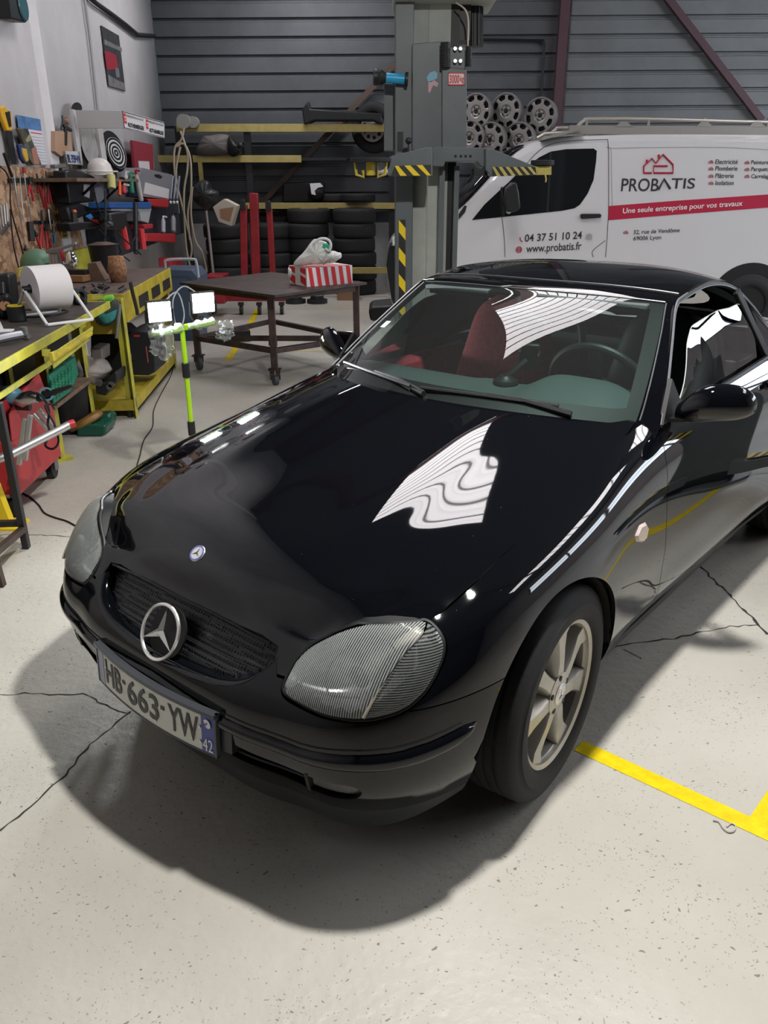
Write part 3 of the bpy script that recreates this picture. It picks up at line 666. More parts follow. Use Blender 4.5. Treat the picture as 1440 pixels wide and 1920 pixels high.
for mir in (False, True):
    sg = np.array([1, -1 if mir else 1, 1.])
    V = LV.copy(); V[:, :3] += LN*(.003+.013*(1-np.exp(-np.maximum(LVd, 0)/.03)))[:, None]
    sd = side_of(sz(V), SPL)                                # > 0 : main lamp side
    Va, Fa = clip(V, LF, sd-.0012)
    hl = sheet('headlight', Va, Fa, M_headglass, car, mirror=mir, solid=0)
    hl['label'] = 'clear glass almond-shaped headlight'
    Vb, Fb = clip(V, LF, -sd-.0012); sheet('indicator_lens', Vb, Fb, glass('indicator_glass', (.95, .94, .90), rough=.05, ior=1.5, dust=.10, ribs=('Z', 60, .15)) if 'indicator_glass' not in MATS else MATS['indicator_glass'], hl, mirror=mir, solid=0)
    # reflector behind
    V = LV.copy(); D = np.maximum(LVd, 0); V[:, :3] -= (LN*(.002+.022*(1-np.exp(-D/.012)))[:, None]+np.array([1., .25, 0])*(.50*(.71-LV[:, 2:3])*(1-np.exp(-D/.012))[:, None]))
    Va, Fa = clip(V, LF, sd-.006); sheet('reflector', Va, Fa, M_flute, hl, mirror=mir, solid=0)
    Vb, Fb = clip(V, LF, -sd-.003); Vb[:, :3] += .0; sheet('indicator_reflector', Vb, Fb, M_flute2, hl, mirror=mir, solid=0)
    m = MB(); P = []; Q = []
    for s, z in SPL[3:-3]:
        P.append(onband(s, z, .012)*sg); Q.append(onband(s, z, -.045)*sg)
    m.grid(np.array([P, Q])); m.tube([p for p in P], .0035, 6); m.build('divider', mat('lamp_divider', (.30, .27, .22), .4), hl, solid=.003)
    # inner edge of the bowl behind the glass
    BW = catmull([(.560,.556),(.535,.590),(.553,.628),(.60,.655),(.665,.672),(.735,.672),(.760,.655)], 6)
    m = MB(); m.tube([onband(a, b, -.014)*sg for a, b in BW], .0022, 6); m.tube([onband(a, b, -.016)*sg for a, b in [(.558,.556),(.60,.560),(.65,.566)]], .0022, 6, smooth=4); m.build('bowl_edge', M_blackmetal, hl)
    m = MB(); m.ball(onband(.64, .60, -.020)*sg, (.012, .030, .026), 16); m.build('bowl', mat('lamp_bowl', (.55, .55, .56), .25, .5), hl, sharp=0)
    # black pod edge round the glass
    m = MB(); ring = []
    for k in range(len(HLP)):
        c = HLP.mean(0); d = HLP[k]-c; q = HLP[k]+d/np.linalg.norm(d)*.0055; ring.append(onband(q[0], q[1], -.004)*sg)
    m.tube(ring, .0055, 6, closed=True); m.build('lamp_seal', M_seal, hl)
    # back of the pod
    m = MB(); c_ = HLP.mean(0); H1 = [onband(a, b, -.001)*sg for a, b in HLP]; H2 = [onband(a, b, -.11)*sg for a, b in HLP]; H3 = [(onband(c_[0]+(a-c_[0])*.9, c_[1]+(b-c_[1])*.9, -.17))*sg for a, b in HLP]
    m.grid(np.array([H1, H2, H3]), closed=True); m.add(H3, [tuple(range(len(H3)))]); m.build('lamp_housing', M_black, hl, sharp=0)
# ---- rub strip, lower grille, fog lamps
ss = np.linspace(-.945, .945, 150); t_ = np.linspace(0, 1, 9)
zt = lambda s: np.interp(abs(s), [0,.24,.5,.636,.732,.832,.90,.945], [.452,.434,.430,.446,.452,.463,.471,.468]); zb = lambda s: np.interp(abs(s), [0,.24,.376,.5,.632,.704,.808,.88,.93,.945], [.405,.398,.395,.392,.398,.400,.411,.422,.445,.466])
P = np.array([[onband(s, zb(s)+(zt(s)-zb(s))*t, .001+.013*(1-abs(2*t-1)**3)*min(1, math.sqrt(max(0, (.945-abs(s))/.03)))) for t in t_] for s in ss])
m = MB(); m.grid(P); m.build('rub_strip', M_bump, car, sharp=0)
for dz, nm in ((.012, 'trim_line'),):
    m = MB(); m.tube([onband(s, zt(s)+dz, 0) for s in np.linspace(-.90, .90, 120)], .0022, 5); m.build(nm, M_seal, car)
m = MB()
for z in (.331, .350): m.tube([onband(s, z, -.012) for s in np.linspace(-.52, .52, 60)], .0035, 5)
for s in (-.515, .515): m.beam(onband(s, .30, -.008), onband(s, .36, -.008), .012, .018, (1, 0, 0))
m.build('lower_grille', M_dark, car)
V, F = gridmesh(band(sqf[::2], vqf[::1]), [np.repeat(sqf[::2][:, None], 72, 1)]); N = normals(V, F); V[:, :3] -= N*.028; V, F = clip(V, F, .016-sdpoly(sz(V), LGP)); V, F = clip(V, F, .75-V[:, 3]); sheet('lower_grille_back', V, F, M_black, car, both=True, solid=0)
for mir in (False, True):
    V, F = gridmesh(band(sqf, vqf), [np.repeat(sqf[:, None], 72, 1)]); N = normals(V, F); V[:, :3] -= N*.010; V, F = clip(V, F, .0-sdpoly(sz(V), LGP)); V, F = clip(V, F, V[:, 3]-.524); V, F = clip(V, F, V[:, 2]-.316)
    o = sheet('fog_lamp', V, F, flutes('fog_lamp_glass', (.11, .11, .11), (90,), .3, ('Y',), .3) if 'fog_lamp_glass' not in MATS else MATS['fog_lamp_glass'], car, mirror=mir, solid=0)
# ---- number plate
def plate_pt(y, z, d=0):       # y across, z up from plate centre
    k = 1-(y/.26)**2; x = .776+.024*k+d-.06*z; return np.stack([x, y, .379+z], -1)
def bend(X, Y, D): return plate_pt(X, Y, .0022+D)
M_plate = mat('plate_white', (.60, .60, .55), .35); M_plateblue = mat('plate_blue', (.06, .08, .30), .35); M_platetext = mat('plate_text', (.035, .035, .035), .45); M_pframe = mat('plate_frame', (.06, .065, .075), .25, .3)
def pl_sheet(y0, y1, z0, z1, d, th=.003):
    ys = np.linspace(y0, y1, 24); A = np.array([plate_pt(ys, np.full(24, z), d) for z in (z0, z1)]); B = np.array([plate_pt(ys, np.full(24, z), d-th) for z in (z0, z1)])
    return np.array([A[0], A[1], B[1], B[0]])
def rim_strip(mb, y0, y1, z0, z1, d, th):
    P = pl_sheet(y0, y1, z0, z1, d, th); Q = np.transpose(P, (1, 0, 2)); mb.grid(Q, closed=True); mb.add([*Q[0]], [(0, 1, 2, 3)]); mb.add([*Q[-1]], [(3, 2, 1, 0)])
plate = None
m = MB(); rim_strip(m, -.262, .262, -.058, .058, 0, .012); plate = m.build('number_plate', M_plate, car, sharp=30); plate['label'] = 'bowed white number plate with blue ends'
m = MB(); rim_strip(m, -.26, -.222, -.056, .056, .0012, .001); m.build('left_band', mat('plate_grey_blue', (.22, .23, .34), .3), plate)
m = MB(); rim_strip(m, .218, .26, -.056, .056, .0012, .001); m.build('right_band', M_plateblue, plate)
m = MB(); rim_strip(m, -.267, .267, .054, .066, .008, .022); rim_strip(m, -.267, .267, -.062, -.056, .002, .01); rim_strip(m, -.267, -.261, -.062, .066, .003, .012); rim_strip(m, .261, .267, -.062, .066, .003, .012); m.build('plate_frame', M_pframe, plate, bevel=.002)
m = MB(); rim_strip(m, -.30, .30, -.045, .04, -.012, .05); m.build('plate_holder', M_lip, plate)
for st, x0, x1 in (('HB', -.208, -.115), ('-', -.108, -.094), ('663', -.083, .060), ('-', .070, .084), ('YW', .100, .208)):
    lettering('characters', st, M_platetext, plate, (x0, 0, 0), (0, 1, 0), (0, 0, 1), 1, width=x1-x0, height=(.075 if st != '-' else .010), bend=(lambda X, Y, D, x0=x0, st=st: bend(X+x0, Y-(.037 if st != '-' else .012), D-.0012)), depth=.0012, bold=.012 if st != '-' else 0)
lettering('characters', '42', mat('plate_pale', (.75, .75, .78), .4), plate, (0, 0, 0), (0, 1, 0), (0, 0, 1), 1, width=.032, height=.036, bend=lambda X, Y, D: bend(X+.223, Y-.050, D), depth=.0012)
m = MB(); c = plate_pt(np.array(.239), np.array(.030), .0015); m.cyl(c, c+np.array([.0015, 0, 0]), .013, n=24); m.build('round_seal', mat('plate_pale', (0, 0, 0)), plate)
m = MB()
for dy, dz in ((-.005, -.003), (.0, .002), (.005, -.003)):
    c = plate_pt(np.array(.239+dy), np.array(.030+dz), .0035); m.add([c+np.array([0, -.004, -.003]), c+np.array([0, .004, -.003]), c+np.array([0, 0, .005])], [(0, 1, 2)])
m.build('seal_mark', M_plateblue, plate)
for y, z in ((-.205, .012), (.214, .014), (.214, -.03), (.045, -.04)): m = MB(); c = plate_pt(np.array(y), np.array(z), .0005); m.cyl(c, c+np.array([.003, 0, 0]), .004, n=10); m.build('rivet', M_alu, plate)
# ---- wheels
def tyre_mat():
    m = mat('tyre', (.012, .012, .012), .78); nt = m.node_tree; N = nt.nodes.new; L = nt.links.new; b = nt.nodes['Principled BSDF']
    tc = N('ShaderNodeTexCoord'); s = N('ShaderNodeSeparateXYZ'); L(tc.outputs['Object'], s.inputs[0])
    def M(op, a, b_=None):
        q = N('ShaderNodeMath'); q.operation = op
        for i, x in enumerate((a, b_)):
            if x is None: continue
            if isinstance(x, (int, float)): q.inputs[i].default_value = x
            else: L(x, q.inputs[i])
        return q.outputs[0]
    ang = M('ARCTAN2', s.outputs[2], s.outputs[0]); r = M('SQRT', M('ADD', M('POWER', s.outputs[0], 2), M('POWER', s.outputs[2], 2)))
    w = M('SINE', M('ADD', M('MULTIPLY', ang, 74), M('MULTIPLY', s.outputs[1], 22))); sip = M('GREATER_THAN', w, .72); tr = M('GREATER_THAN', r, .302); h = M('MULTIPLY', sip, tr)
    rg = M('MULTIPLY', M('GREATER_THAN', M('SINE', M('MULTIPLY', r, 900)), .2), M('LESS_THAN', r, .262)); h2 = M('ADD', M('MULTIPLY', h, -1), M('MULTIPLY', rg, .12))
    bp = N('ShaderNodeBump'); bp.inputs['Strength'].default_value = 1; bp.inputs['Distance'].default_value = .009; L(h2, bp.inputs['Height']); L(bp.outputs[0], b.inputs['Normal'])
    mx = N('ShaderNodeMixRGB'); L(h, mx.inputs[0]); mx.inputs[1].default_value = (.008, .008, .009, 1); mx.inputs[2].default_value = (.006, .006, .006, 1); L(mx.outputs[0], b.inputs['Base Color']); return m
M_tyre = tyre_mat()
M_rim = mat('alloy_rim', (.44, .42, .375), .36, .55, noise=.15, nscale=10)
M_rimin = mat('alloy_inner', (.25, .23, .20), .5, .5, noise=.4, nscale=12)
def tyre_profile(R, w, rr):
    hw = w/2; P = [(rr, -hw*.86), (rr+.012, -hw*.98), (rr+.045, -hw*1.03), (R-.030, -hw*.98), (R-.010, -hw*.90), (R-.0015, -hw*.80)]
    for c in (-.46, -.155, .155, .46): P += [(R, c*hw-.0045*1.6), (R-.008, c*hw-.004), (R-.008, c*hw+.004), (R, c*hw+.0045*1.6)]
    return P+[(R-.0015, hw*.80), (R-.010, hw*.90), (R-.030, hw*.98), (R-.046, hw*1.00), (R-.049, hw*1.035), (rr+.030, hw*1.035), (rr+.012, hw*.98), (rr, hw*.86)]
def spoke_wheel(parent, R=.316, w=.205, rr=.213, n=7, face=.080):
    """tyre and alloy about the y axis, outside face towards +y"""
    m = MB(); m.lathe([(r, y+.5) for r, y in tyre_profile(R, w, rr)], (0, -.5, 0), (0, .5, 0), 96, caps=False); ty = m.build('tyre', M_tyre, parent, sharp=50)
    m = MB(); m.lathe([(r, y+.5) for r, y in [(rr-.002, -.09), (rr-.014, -.07), (rr-.03, -.03), (rr-.024, .05), (rr-.012, .072)]], (0, -.5, 0), (0, .5, 0), 80, caps=False, mi=1)
    m.lathe([(r, y+.5) for r, y in [(rr-.012, .072), (rr-.010, .076), (rr-.008, .088), (rr+.004, .0935), (rr+.006, .090), (rr+.001, .083)]], (0, -.5, 0), (0, .5, 0), 80, caps=False)
    m.lathe([(.062, .545), (.062, .585), (.045, .5885), (.030, .5885)], (0, -.5, 0), (0, .5, 0), 48)
    for k in range(n):
        a = 2*PI*k/n+PI/2+.10; t = np.array([math.cos(a), 0, math.sin(a)]); q = np.array([-math.sin(a), 0, math.cos(a)]); rows = []
        for r, hw_, y in ((.038, .026, face+.003), (.062, .0235, face+.004), (.10, .021, face+.003), (.14, .024, face-.001), (.175, .031, face-.004), (rr-.010, .040, face+.002)):
            e = .005; rows.append([t*r+q*(-hw_-.010)+np.array([0, y-.045, 0]), t*r+q*(-hw_)+np.array([0, y-.006, 0]), t*r+q*(-hw_+e)+np.array([0, y, 0]), t*r+q*(hw_-e)+np.array([0, y, 0]), t*r+q*hw_+np.array([0, y-.006, 0]), t*r+q*(hw_+.010)+np.array([0, y-.045, 0])])
        m.grid(np.array(rows), closed=False)
    rim = m.build('rim', [M_rim, mat('rim_barrel', (.11, .10, .09), .5, .5)], parent, sharp=40)
    m = MB(); m.lathe([(.19, .47), (.05, .47)], (0, -.5, 0), (0, .5, 0), 40, caps=False); m.lathe([(.14, .49), (.14, .50), (.06, .505)], (0, -.5, 0), (0, .5, 0), 40, caps=False); m.build('brake_disc', M_rimin, rim)
    m = MB(); m.lathe([(.033, 0), (.033, .6), (.029, .85), (.0, 1)], (0, face+.004, 0), (0, face+.014, 0), 32, caps=False)
    cap = m.build('hub_cap', M_alu, rim); m = MB(); star(m, np.array([0, face+.0145, 0]), np.array([1., 0, 0]), np.array([0, 0, 1.]), np.array([0, 1., 0]), .024, .001, .0032, .002); m.tube([(.026*math.cos(t), face+.012, .026*math.sin(t)) for t in np.linspace(0, 2*PI, 32, endpoint=False)], .0012, 5, closed=True); m.build('star', M_chrome, rim)
    for k in range(5):
        m = MB(); a = 2*PI*k/5+.3; c = np.array([.050*math.cos(a), face+.0080, .050*math.sin(a)]); m.cyl(c-np.array([0, .01, 0]), c+np.array([0, .0008, 0]), .0085, n=12)
        m.build('lug_hole', M_black, rim)
    return ty
def wheel(x, s, st):
    w = empty('wheel', (x, s*.70, .316), rot=(0, 0, st+(0 if s > 0 else PI))); w.parent = car
    spoke_wheel(w); return w
for x, s, st in ((0, 1, STEER), (0, -1, STEER), (-2.4, 1, 0), (-2.4, -1, 0)): wheel(x, s, st)
# ---- roof, screens, pillars
ROWS = [((-.34,.935),(-.64,.72,.895)),((-.405,.965),(-.695,.715,.925)),((-.62,1.075),(-.83,.668,1.035)),((-.84,1.183),(-.97,.612,1.145)),((-1.015,1.255),(-1.095,.563,1.238)),((-1.12,1.285),(-1.19,.552,1.262)),
        ((-1.42,1.318),(-1.43,.553,1.287)),((-1.70,1.312),(-1.65,.572,1.257)),((-1.93,1.268),(-1.86,.602,1.16)),((-2.13,1.19),(-2.05,.64,1.035)),((-2.42,1.03),(-2.27,.68,.975)),((-2.7,.995),(-2.65,.665,.955)),((-3.08,.94),(-3.03,.60,.90)),((-3.19,.87),(-3.12,.56,.86))]
FY = [0, .2, .4, .6, .78, .9, .96, 1.0]
T = []
for i, ((xc, z0), (xe, ye, ze)) in enumerate(ROWS):
    p = 2.2 if i < 4 else 3.2 if i < 9 else 2.6
    T.append([(xc+(xe-xc)*f**2, ye*f, z0+(ze-z0)*f**p) for f in FY])
T = np.array(T); T = np.concatenate([T[:, :0:-1]*MIR, T], 1)
fk = np.concatenate([-np.array(FY)[:0:-1], FY]); rk = np.arange(len(ROWS), dtype=float)
rq = np.unique(np.concatenate([np.linspace(0, 13, 105)])); fq = np.linspace(-1, 1, 101)
A = cspline(rk, T, rq); TT = cspline(fk, A.transpose(1, 0, 2), fq).transpose(1, 0, 2)[:, ::-1]
def Tp(r, f, off=0):
    a = cspline(rk, T, np.array([r])); p = cspline(fk, a.transpose(1, 0, 2), np.array([f]))[0, 0]; return p+np.array([0, 0, off])
TV, TF = gridmesh(TT, [np.repeat(rq[:, None], 101, 1), np.repeat(fq[None, ::-1], len(rq), 0)], True)
TF = [q for q in TF]
def tpart(*fs):
    V, F = TV, TF
    for f in fs: V, F = clip(V, F, f(V))
    return V, F
af = lambda V: abs(V[:, 4]); RR = lambda V: V[:, 3]
wsf = lambda V: np.minimum(np.minimum(RR(V)-.9, 4.02-RR(V)), .925-af(V)+.012*np.minimum(RR(V)-2, 1.2))
V, F = tpart(wsf); ws = sheet('windscreen', V, F, M_wsglass, car, solid=0)
V, F = tpart(lambda V: 5.0-RR(V)-.02, lambda V: -wsf(V)); panel('windscreen_frame', V, F, M_paint, car, flange=.02)
frit = lambda V: np.maximum(np.maximum(1.32-RR(V), RR(V)-3.80), af(V)-.865)
V, F = tpart(wsf, frit); V[:, 2] -= .004; o = sheet('screen_border', V, F, M_seal, ws, solid=0)
V, F = tpart(lambda V: RR(V)-5.02, lambda V: 9.0-RR(V)); 
rwf = lambda V: np.minimum(np.minimum(RR(V)-8.35, 9.9-RR(V)), .80-af(V))
V, F = tpart(lambda V: RR(V)-5.02, lambda V: 10.0-RR(V), lambda V: -rwf(V)); panel('roof', V, F, M_paint, car, flange=.02)
V, F = tpart(rwf); sheet('rear_window', V, F, M_wsglass, car, solid=0)
V, F = tpart(lambda V: RR(V)-10.03, lambda V: 12.0-RR(V)); panel('boot_lid', V, F, M_paint, car)
V, F = tpart(lambda V: RR(V)-12.02); panel('rear_panel', V, F, M_paint, car)
# chrome line round the glass and the pillars
M_edge = mat('bright_edge', (.14, .14, .145), .45, .6)
m = MB(); m.tube([Tp(4.06, f, .001) for f in np.linspace(-.94, .94, 60)], .0026, 5)
m.tube([Tp(5.0, f, .001) for f in np.linspace(-.97, .97, 60)], .0025, 5)
for s in (1, -1): m.tube([Tp(r, s*.935+s*.01*min(r-2, 1.2), .0015) for r in np.linspace(1.05, 4.0, 30)], .0024, 5)
m.build('screen_trim', M_edge, car)
# side glass, seals
def side_pt(x, t, s=1, inn=0):
    """side window surface: t=0 belt, t=1 rail"""
    xs = T[:10, -1, 0]; rl = T[:10, -1]
    xr = np.interp(-x, -rl[:, 0], rl[:, 0]); yr = np.interp(-x, -rl[:, 0], rl[:, 1]); zr = np.interp(-x, -rl[:, 0], rl[:, 2])
    zb_ = np.interp(-x, [.7, 1.0, 1.4, 1.8, 2.1], [.925, .928, .938, .955, .96]); yb = .700
    u = .5; y = yb+(yr-yb)*t+.018*math.sin(PI*min(max(t, 0), 1)); z = zb_+(zr-zb_)*t
    return np.array([x, s*(y-inn), z])
for s in (1, -1):
    m = MB(); rail = [T[i, -1]*(1, s, 1) for i in range(1, 10)]; rl = catmull(rail, 6); m.tube([p+np.array([0, -.006*s, -.012]) for p in rl], .012, 8); m.build('door_seal', M_seal, car)
    m = MB(); m.tube([p+np.array([0, .002*s, -.001]) for p in rl[:26]], .003, 5); m.tube([p+np.array([0, .006*s, -.016]) for p in rl[4:]], .0022, 5); m.build('seal_trim', M_edge, car)
    m = MB(); B = [side_pt(x, 0, s) for x in np.linspace(-.80, -2.08, 30)]; m.tube([p+np.array([0, .006*s, .002]) for p in B], .011, 6); m.build('belt_seal', M_seal, car)
    # lowered door glass
    top = {-.86: .04, -.905: .17, -1.0: .42, -1.07: .58, -1.164: .69, -1.315: .70, -1.416: .70, -1.55: .72, -1.70: .78, -1.74: .80}
    xs = np.linspace(-.86, -1.74, 40); tk = np.interp(-xs, [-k for k in top], list(top.values()))
    A = np.array([[side_pt(x, tt*(-.02+.02)+tt*u_, s, .012) for u_ in np.linspace(0, 1, 8)] for x, tt in zip(xs, tk)]); m = MB(); m.grid(A, flip=(s < 0)); m.build('door_glass', M_sideglass, car, sharp=0)
    m = MB(); m.tube([side_pt(x, tt, s, .012) for x, tt in zip(xs, tk)], .0018, 5); m.build('glass_edge', mat('glass_edge', (.45, .5, .47), .3), car)
    A = np.array([[side_pt(x-.03*0, u_, s, .008) for u_ in np.linspace(0, 1, 6)] for x in np.linspace(-1.80, -2.06, 10)]); m = MB(); m.grid(A, flip=(s < 0)); m.build('quarter_glass', M_sideglass, car, sharp=0)
    m = MB(); m.beam(side_pt(-1.83, .0, s), side_pt(-1.66, .93, s), .035, .02, (0, s, 0)); m.build('divider_post', M_seal, car, bevel=.004)
    # belt shoulder between body edge and window
    m = MB(); A = np.array([[band(np.array([sv]), np.array([1.]))[0, 0]*(1, s, 1), side_pt(min(-.70, float(band(np.array([sv]), np.array([1.]))[0, 0][0])), 0, s)+np.array([0, 0, -.004])] for sv in np.linspace(2.05, 3.46, 40)])
    m.grid(A, flip=(s > 0)); m.build('window_ledge', M_seal, car, sharp=0)
# cowl under the screen, scuttle grille and wipers
m = MB(); A = []
for f in np.linspace(-.96, .96, 50):
    p = Tp(1.0, f); h = abs(p[1]); xr = float(XR(h)); q = np.array([xr-.004, p[1], float(hood_z(xr, h))-.022]); r_ = Tp(.0, f)+np.array([0, 0, -.05]); A.append([q+np.array([.02, 0, -.01]), q, (p+q)/2+np.array([0, 0, -.016]), p+np.array([-.02, 0, -.004])])
m.grid(np.array(A), flip=True); m.build('cowl', M_dark, car, sharp=0, solid=.006)
def wiper(name, a, b, arm0):
    a, b = np.array(a), np.array(b); m = MB(); m.tube([a, (a+b)/2+np.array([.012, 0, .004]), b], .0065, 6, smooth=8); m.beam(a+(0, 0, -.012), b+(0, 0, -.012), .005, .012); o = m.build(name, M_dark, car)
    m = MB(); m.tube([np.array(arm0), (np.array(arm0)*.45+b*.0+((a+b)/2)*.55)+np.array([0, 0, .012]), (a+b)/2+np.array([0, 0, .008])], [.011, .009, .006], 6); m.build('arm', M_dark, o)
def gl(f, r, off=.016): return Tp(r, f, off)
wiper('wiper', gl(-.80, 1.16), gl(-.10, 1.04), gl(.0, .93, .012))
wiper('wiper', gl(-.04, 1.05), gl(.62, 1.10), gl(.68, .93, .012))
# ---- mirrors
for s in (1, -1):
    m = MB(); P = []; path = [(.728, -.80, .948, .030, .030), (.75, -.80, .955, .046, .040), (.785, -.81, .970, .062, .052), (.83, -.825, .982, .068, .060), (.88, -.85, .985, .064, .058), (.915, -.868, .984, .050, .046), (.936, -.88, .982, .028, .028), (.942, -.884, .982, .004, .004)]
    kk = np.arange(len(path)); pp = cspline(kk, np.array(path), np.linspace(0, len(path)-1, 30))
    for y, x, z, rz_, rx_ in pp: P.append([(x+max(rx_, .002)*math.cos(t)*(1. if math.cos(t) > 0 else .35), s*y, z+max(rz_, .002)*math.sin(t)*(1 if math.sin(t) > 0 else .8)) for t in np.linspace(0, 2*PI, 28, endpoint=False)])
    m.grid(np.array(P), closed=True, flip=(s < 0)); mi = m.build('door_mirror', M_paint, car, sharp=0, subsurf=1)
    m = MB(); m.box((-.885, s*.85, .985), (.006, .13, .085), (0, 0, -s*.35)); m.build('mirror_glass', M_chrome, mi, bevel=.002)
    m = MB(); m.beam((-.78, s*.70, .925), (-.80, s*.775, .935), .06, .012); m.add([(-.705, s*.705, .925), (-.90, s*.70, .925), (-.80, s*.68, 1.05), (-.705, s*.72, .922), (-.90, s*.715, .925), (-.80, s*.695, 1.05)], [(0, 1, 2), (3, 5, 4), (0, 2, 5, 3), (1, 4, 5, 2)]); m.build('mirror_foot', M_seal, mi)
    # side repeater, handle
    c = onband(1.80, .664, 0); m = MB(); pts = [(1.742, .672), (1.775, .694), (1.822, .688), (1.846, .664), (1.832, .634), (1.80, .630), (1.752, .650)]
    P = [onband(a, b, .0)*(1, s, 1) for a, b in pts]; Q = [onband(a*.8+1.797*.2, b*.8+.662*.2, .007)*(1, s, 1) for a, b in pts]; F = [(i, (i+1) % 7, 7+(i+1) % 7, 7+i) for i in range(7)]+[tuple(range(7, 14))]
    m.add(P+Q, F if s > 0 else [f[::-1] for f in F]); m.build('side_repeater', mat('repeater_lens', (.62, .50, .48), .3, coat=.5, bump=.4, bscale=300), car)
    c = onband(3.04, .872, .0)*(1, s, 1); m = MB(); m.ball(c, (.055, .006, .028), 16); h = m.build('door_handle', M_black, car); m = MB(); m.tube([c+np.array([.05, s*.004, .012]), c+np.array([0, s*.028, .016]), c+np.array([-.06, s*.006, .012])], .010, 8, smooth=5); m.build('grip', M_paint, h)
    c = c+np.array([-.085, s*.004, -.004]); m = MB(); m.cyl(c, c+np.array([0, s*.006, 0]), .010, n=16); m.build('lock', M_chrome, h)
# windscreen sticker
m = MB(); P = [Tp(2.3, -.80, .002), Tp(2.3, -.86, .002), Tp(2.5, -.86, .002), Tp(2.5, -.80, .002)]; m.add(P, [(0, 1, 2, 3)]); o = m.build('sticker', mat('sticker', (.62, .75, .74), .5), ws); o['label'] = 'small pale rectangular sticker on the glass'
# ---- interior
M_leather = mat('black_leather', (.012, .012, .013), .5, bump=.1); M_redcloth = mat('red_cloth', (.50, .05, .07), .85, noise=.35, nscale=60, bump=.3, bscale=200); M_dash = mat('grey_dashboard', (.070, .088, .088), .6, bump=.2, bscale=250)
m = MB()
A = []
for y in np.linspace(-.66, .66, 60):
    bul = math.exp(-((y-.37)/.19)**4)*.075; cen = math.exp(-((y-.02)/.10)**4)*.012; f = y/.715
    A.append([(Tp(1.15, f)[0]-.02, y, Tp(1.15, f)[2]-.075), (-.66, y, .925+bul*.3), (-.78, y, .935+bul+cen), (-.88, y, .930+bul+cen), (-.93, y, .895+bul*.5), (-.93, y, .70), (-.90, y, .40)])
m.grid(np.array(A), flip=False); m.build('dashboard', M_dash, car, sharp=0, subsurf=1)
m = MB(); A = [(-.66, y, .945+.0) for y in np.linspace(-.5, -.0, 10)]
def seat(name, y, mA, mB_, dx=0, dz=0):
    m = MB(); P = []
    # seat back with integral head part: loft of rounded slabs
    prof = [(-1.40, .42, .23, .07), (-1.44, .60, .24, .075), (-1.50, .80, .235, .07), (-1.53, .90, .215, .062), (-1.56, .98, .205, .058), (-1.575, 1.06, .19, .052), (-1.58, 1.115, .15, .042), (-1.585, 1.145, .08, .02)]
    for x, z, hw, th in prof: P.append([(x+dx+th*math.sin(t), y+hw*math.copysign(abs(math.cos(t))**.6, math.cos(t)), z+dz*(z-.4)) for t in np.linspace(0, 2*PI, 28, endpoint=False)])
    m.grid(np.array(P), closed=True); m.add(P[-1], [tuple(range(28))]); b = m.build(name, mA, car, sharp=0, subsurf=1)
    m = MB(); P = []
    for x, hw, z in ((-1.45, .24, .36), (-1.25, .25, .385), (-1.05, .25, .40), (-.98, .22, .36)): P.append([(x+dx*.6, y+hw*math.copysign(abs(math.cos(t))**.6, math.cos(t)), z-.06+.08*math.sin(t)) for t in np.linspace(0, 2*PI, 24, endpoint=False)])
    m.grid(np.array(P), closed=True); m.add(P[-1], [tuple(range(24))]); m.add(P[0], [tuple(range(24))[::-1]]); m.build('seat_cushion', mB_, b, sharp=0)
    m = MB(); P = []
    for z, hw in ((.55, .13), (.75, .14), (.92, .12), (1.05, .10)): P.append([(-1.385-(z-.5)*.22-.006*math.cos(3*u_), y+hw*u_, z) for u_ in np.linspace(-1, 1, 12)])
    return b
b = seat('seat', -.22, M_redcloth, M_redcloth, .27, .05); b['label'] = 'red cloth seat with rounded back'
b = seat('seat', .37, M_leather, M_redcloth)
m = MB(); m.box2((-1.6, -.70, .25), (-.95, -.60, .90)); m.box2((-1.9, -.71, .25), (-.75, -.665, .88)); m.build('door_card', M_redcloth, car, bevel=.02)
m = MB(); m.box2((-1.9, .665, .25), (-.75, .71, .88)); m.build('door_card', mat('red_door_card', (.30, .01, .02), .6), car, bevel=.02)
m = MB(); m.box2((-1.9, -.07, .25), (-.92, .13, .52)); m.box2((-1.9, -.07, .5), (-1.35, .13, .58)); m.build('centre_console', M_leather, car, bevel=.03)
m = MB(); m.box2((-2.2, -.69, .2), (-1.72, .69, .80)); m.box2((-2.0, -.60, .78), (-1.80, .60, .93)); 
for y in (-.27, .37): m.tube([(-1.78, y-.16, .85), (-1.79, y-.13, 1.02), (-1.80, y, 1.08), (-1.79, y+.13, 1.02), (-1.78, y+.16, .85)], .02, 8, smooth=6)
m.build('rear_bulkhead', M_leather, car, bevel=.02)
cw = np.array([-.97, .37, .93]); nn = np.array([-.90, 0, .43]); uu = np.array([0, 1., 0]); vv = np.cross(nn, uu)
m = MB(); m.tube([cw+uu*.19*math.cos(t)+vv*.19*math.sin(t) for t in np.linspace(0, 2*PI, 48, endpoint=False)], .015, 10, closed=True); m.ball(cw-nn*.02, (.05, .075, .06), 16)
for a in (0, PI, -PI/2): m.beam(cw-nn*.01, cw+(uu*math.cos(a)+vv*math.sin(a))*.18, .04, .018, nn)
m.build('steering_wheel', M_leather, car)
m = MB(); m.ball(Tp(3.35, .05)+np.array([-.055, 0, -.06]), (.018, .115, .034), 20, rot=(-.10, 0, 0)); m.tube([Tp(3.75, 0)+np.array([0, 0, -.01]), Tp(3.35, .05)+np.array([-.05, 0, -.05])], .010, 8); m.build('interior_mirror', M_dark, car, sharp=0)
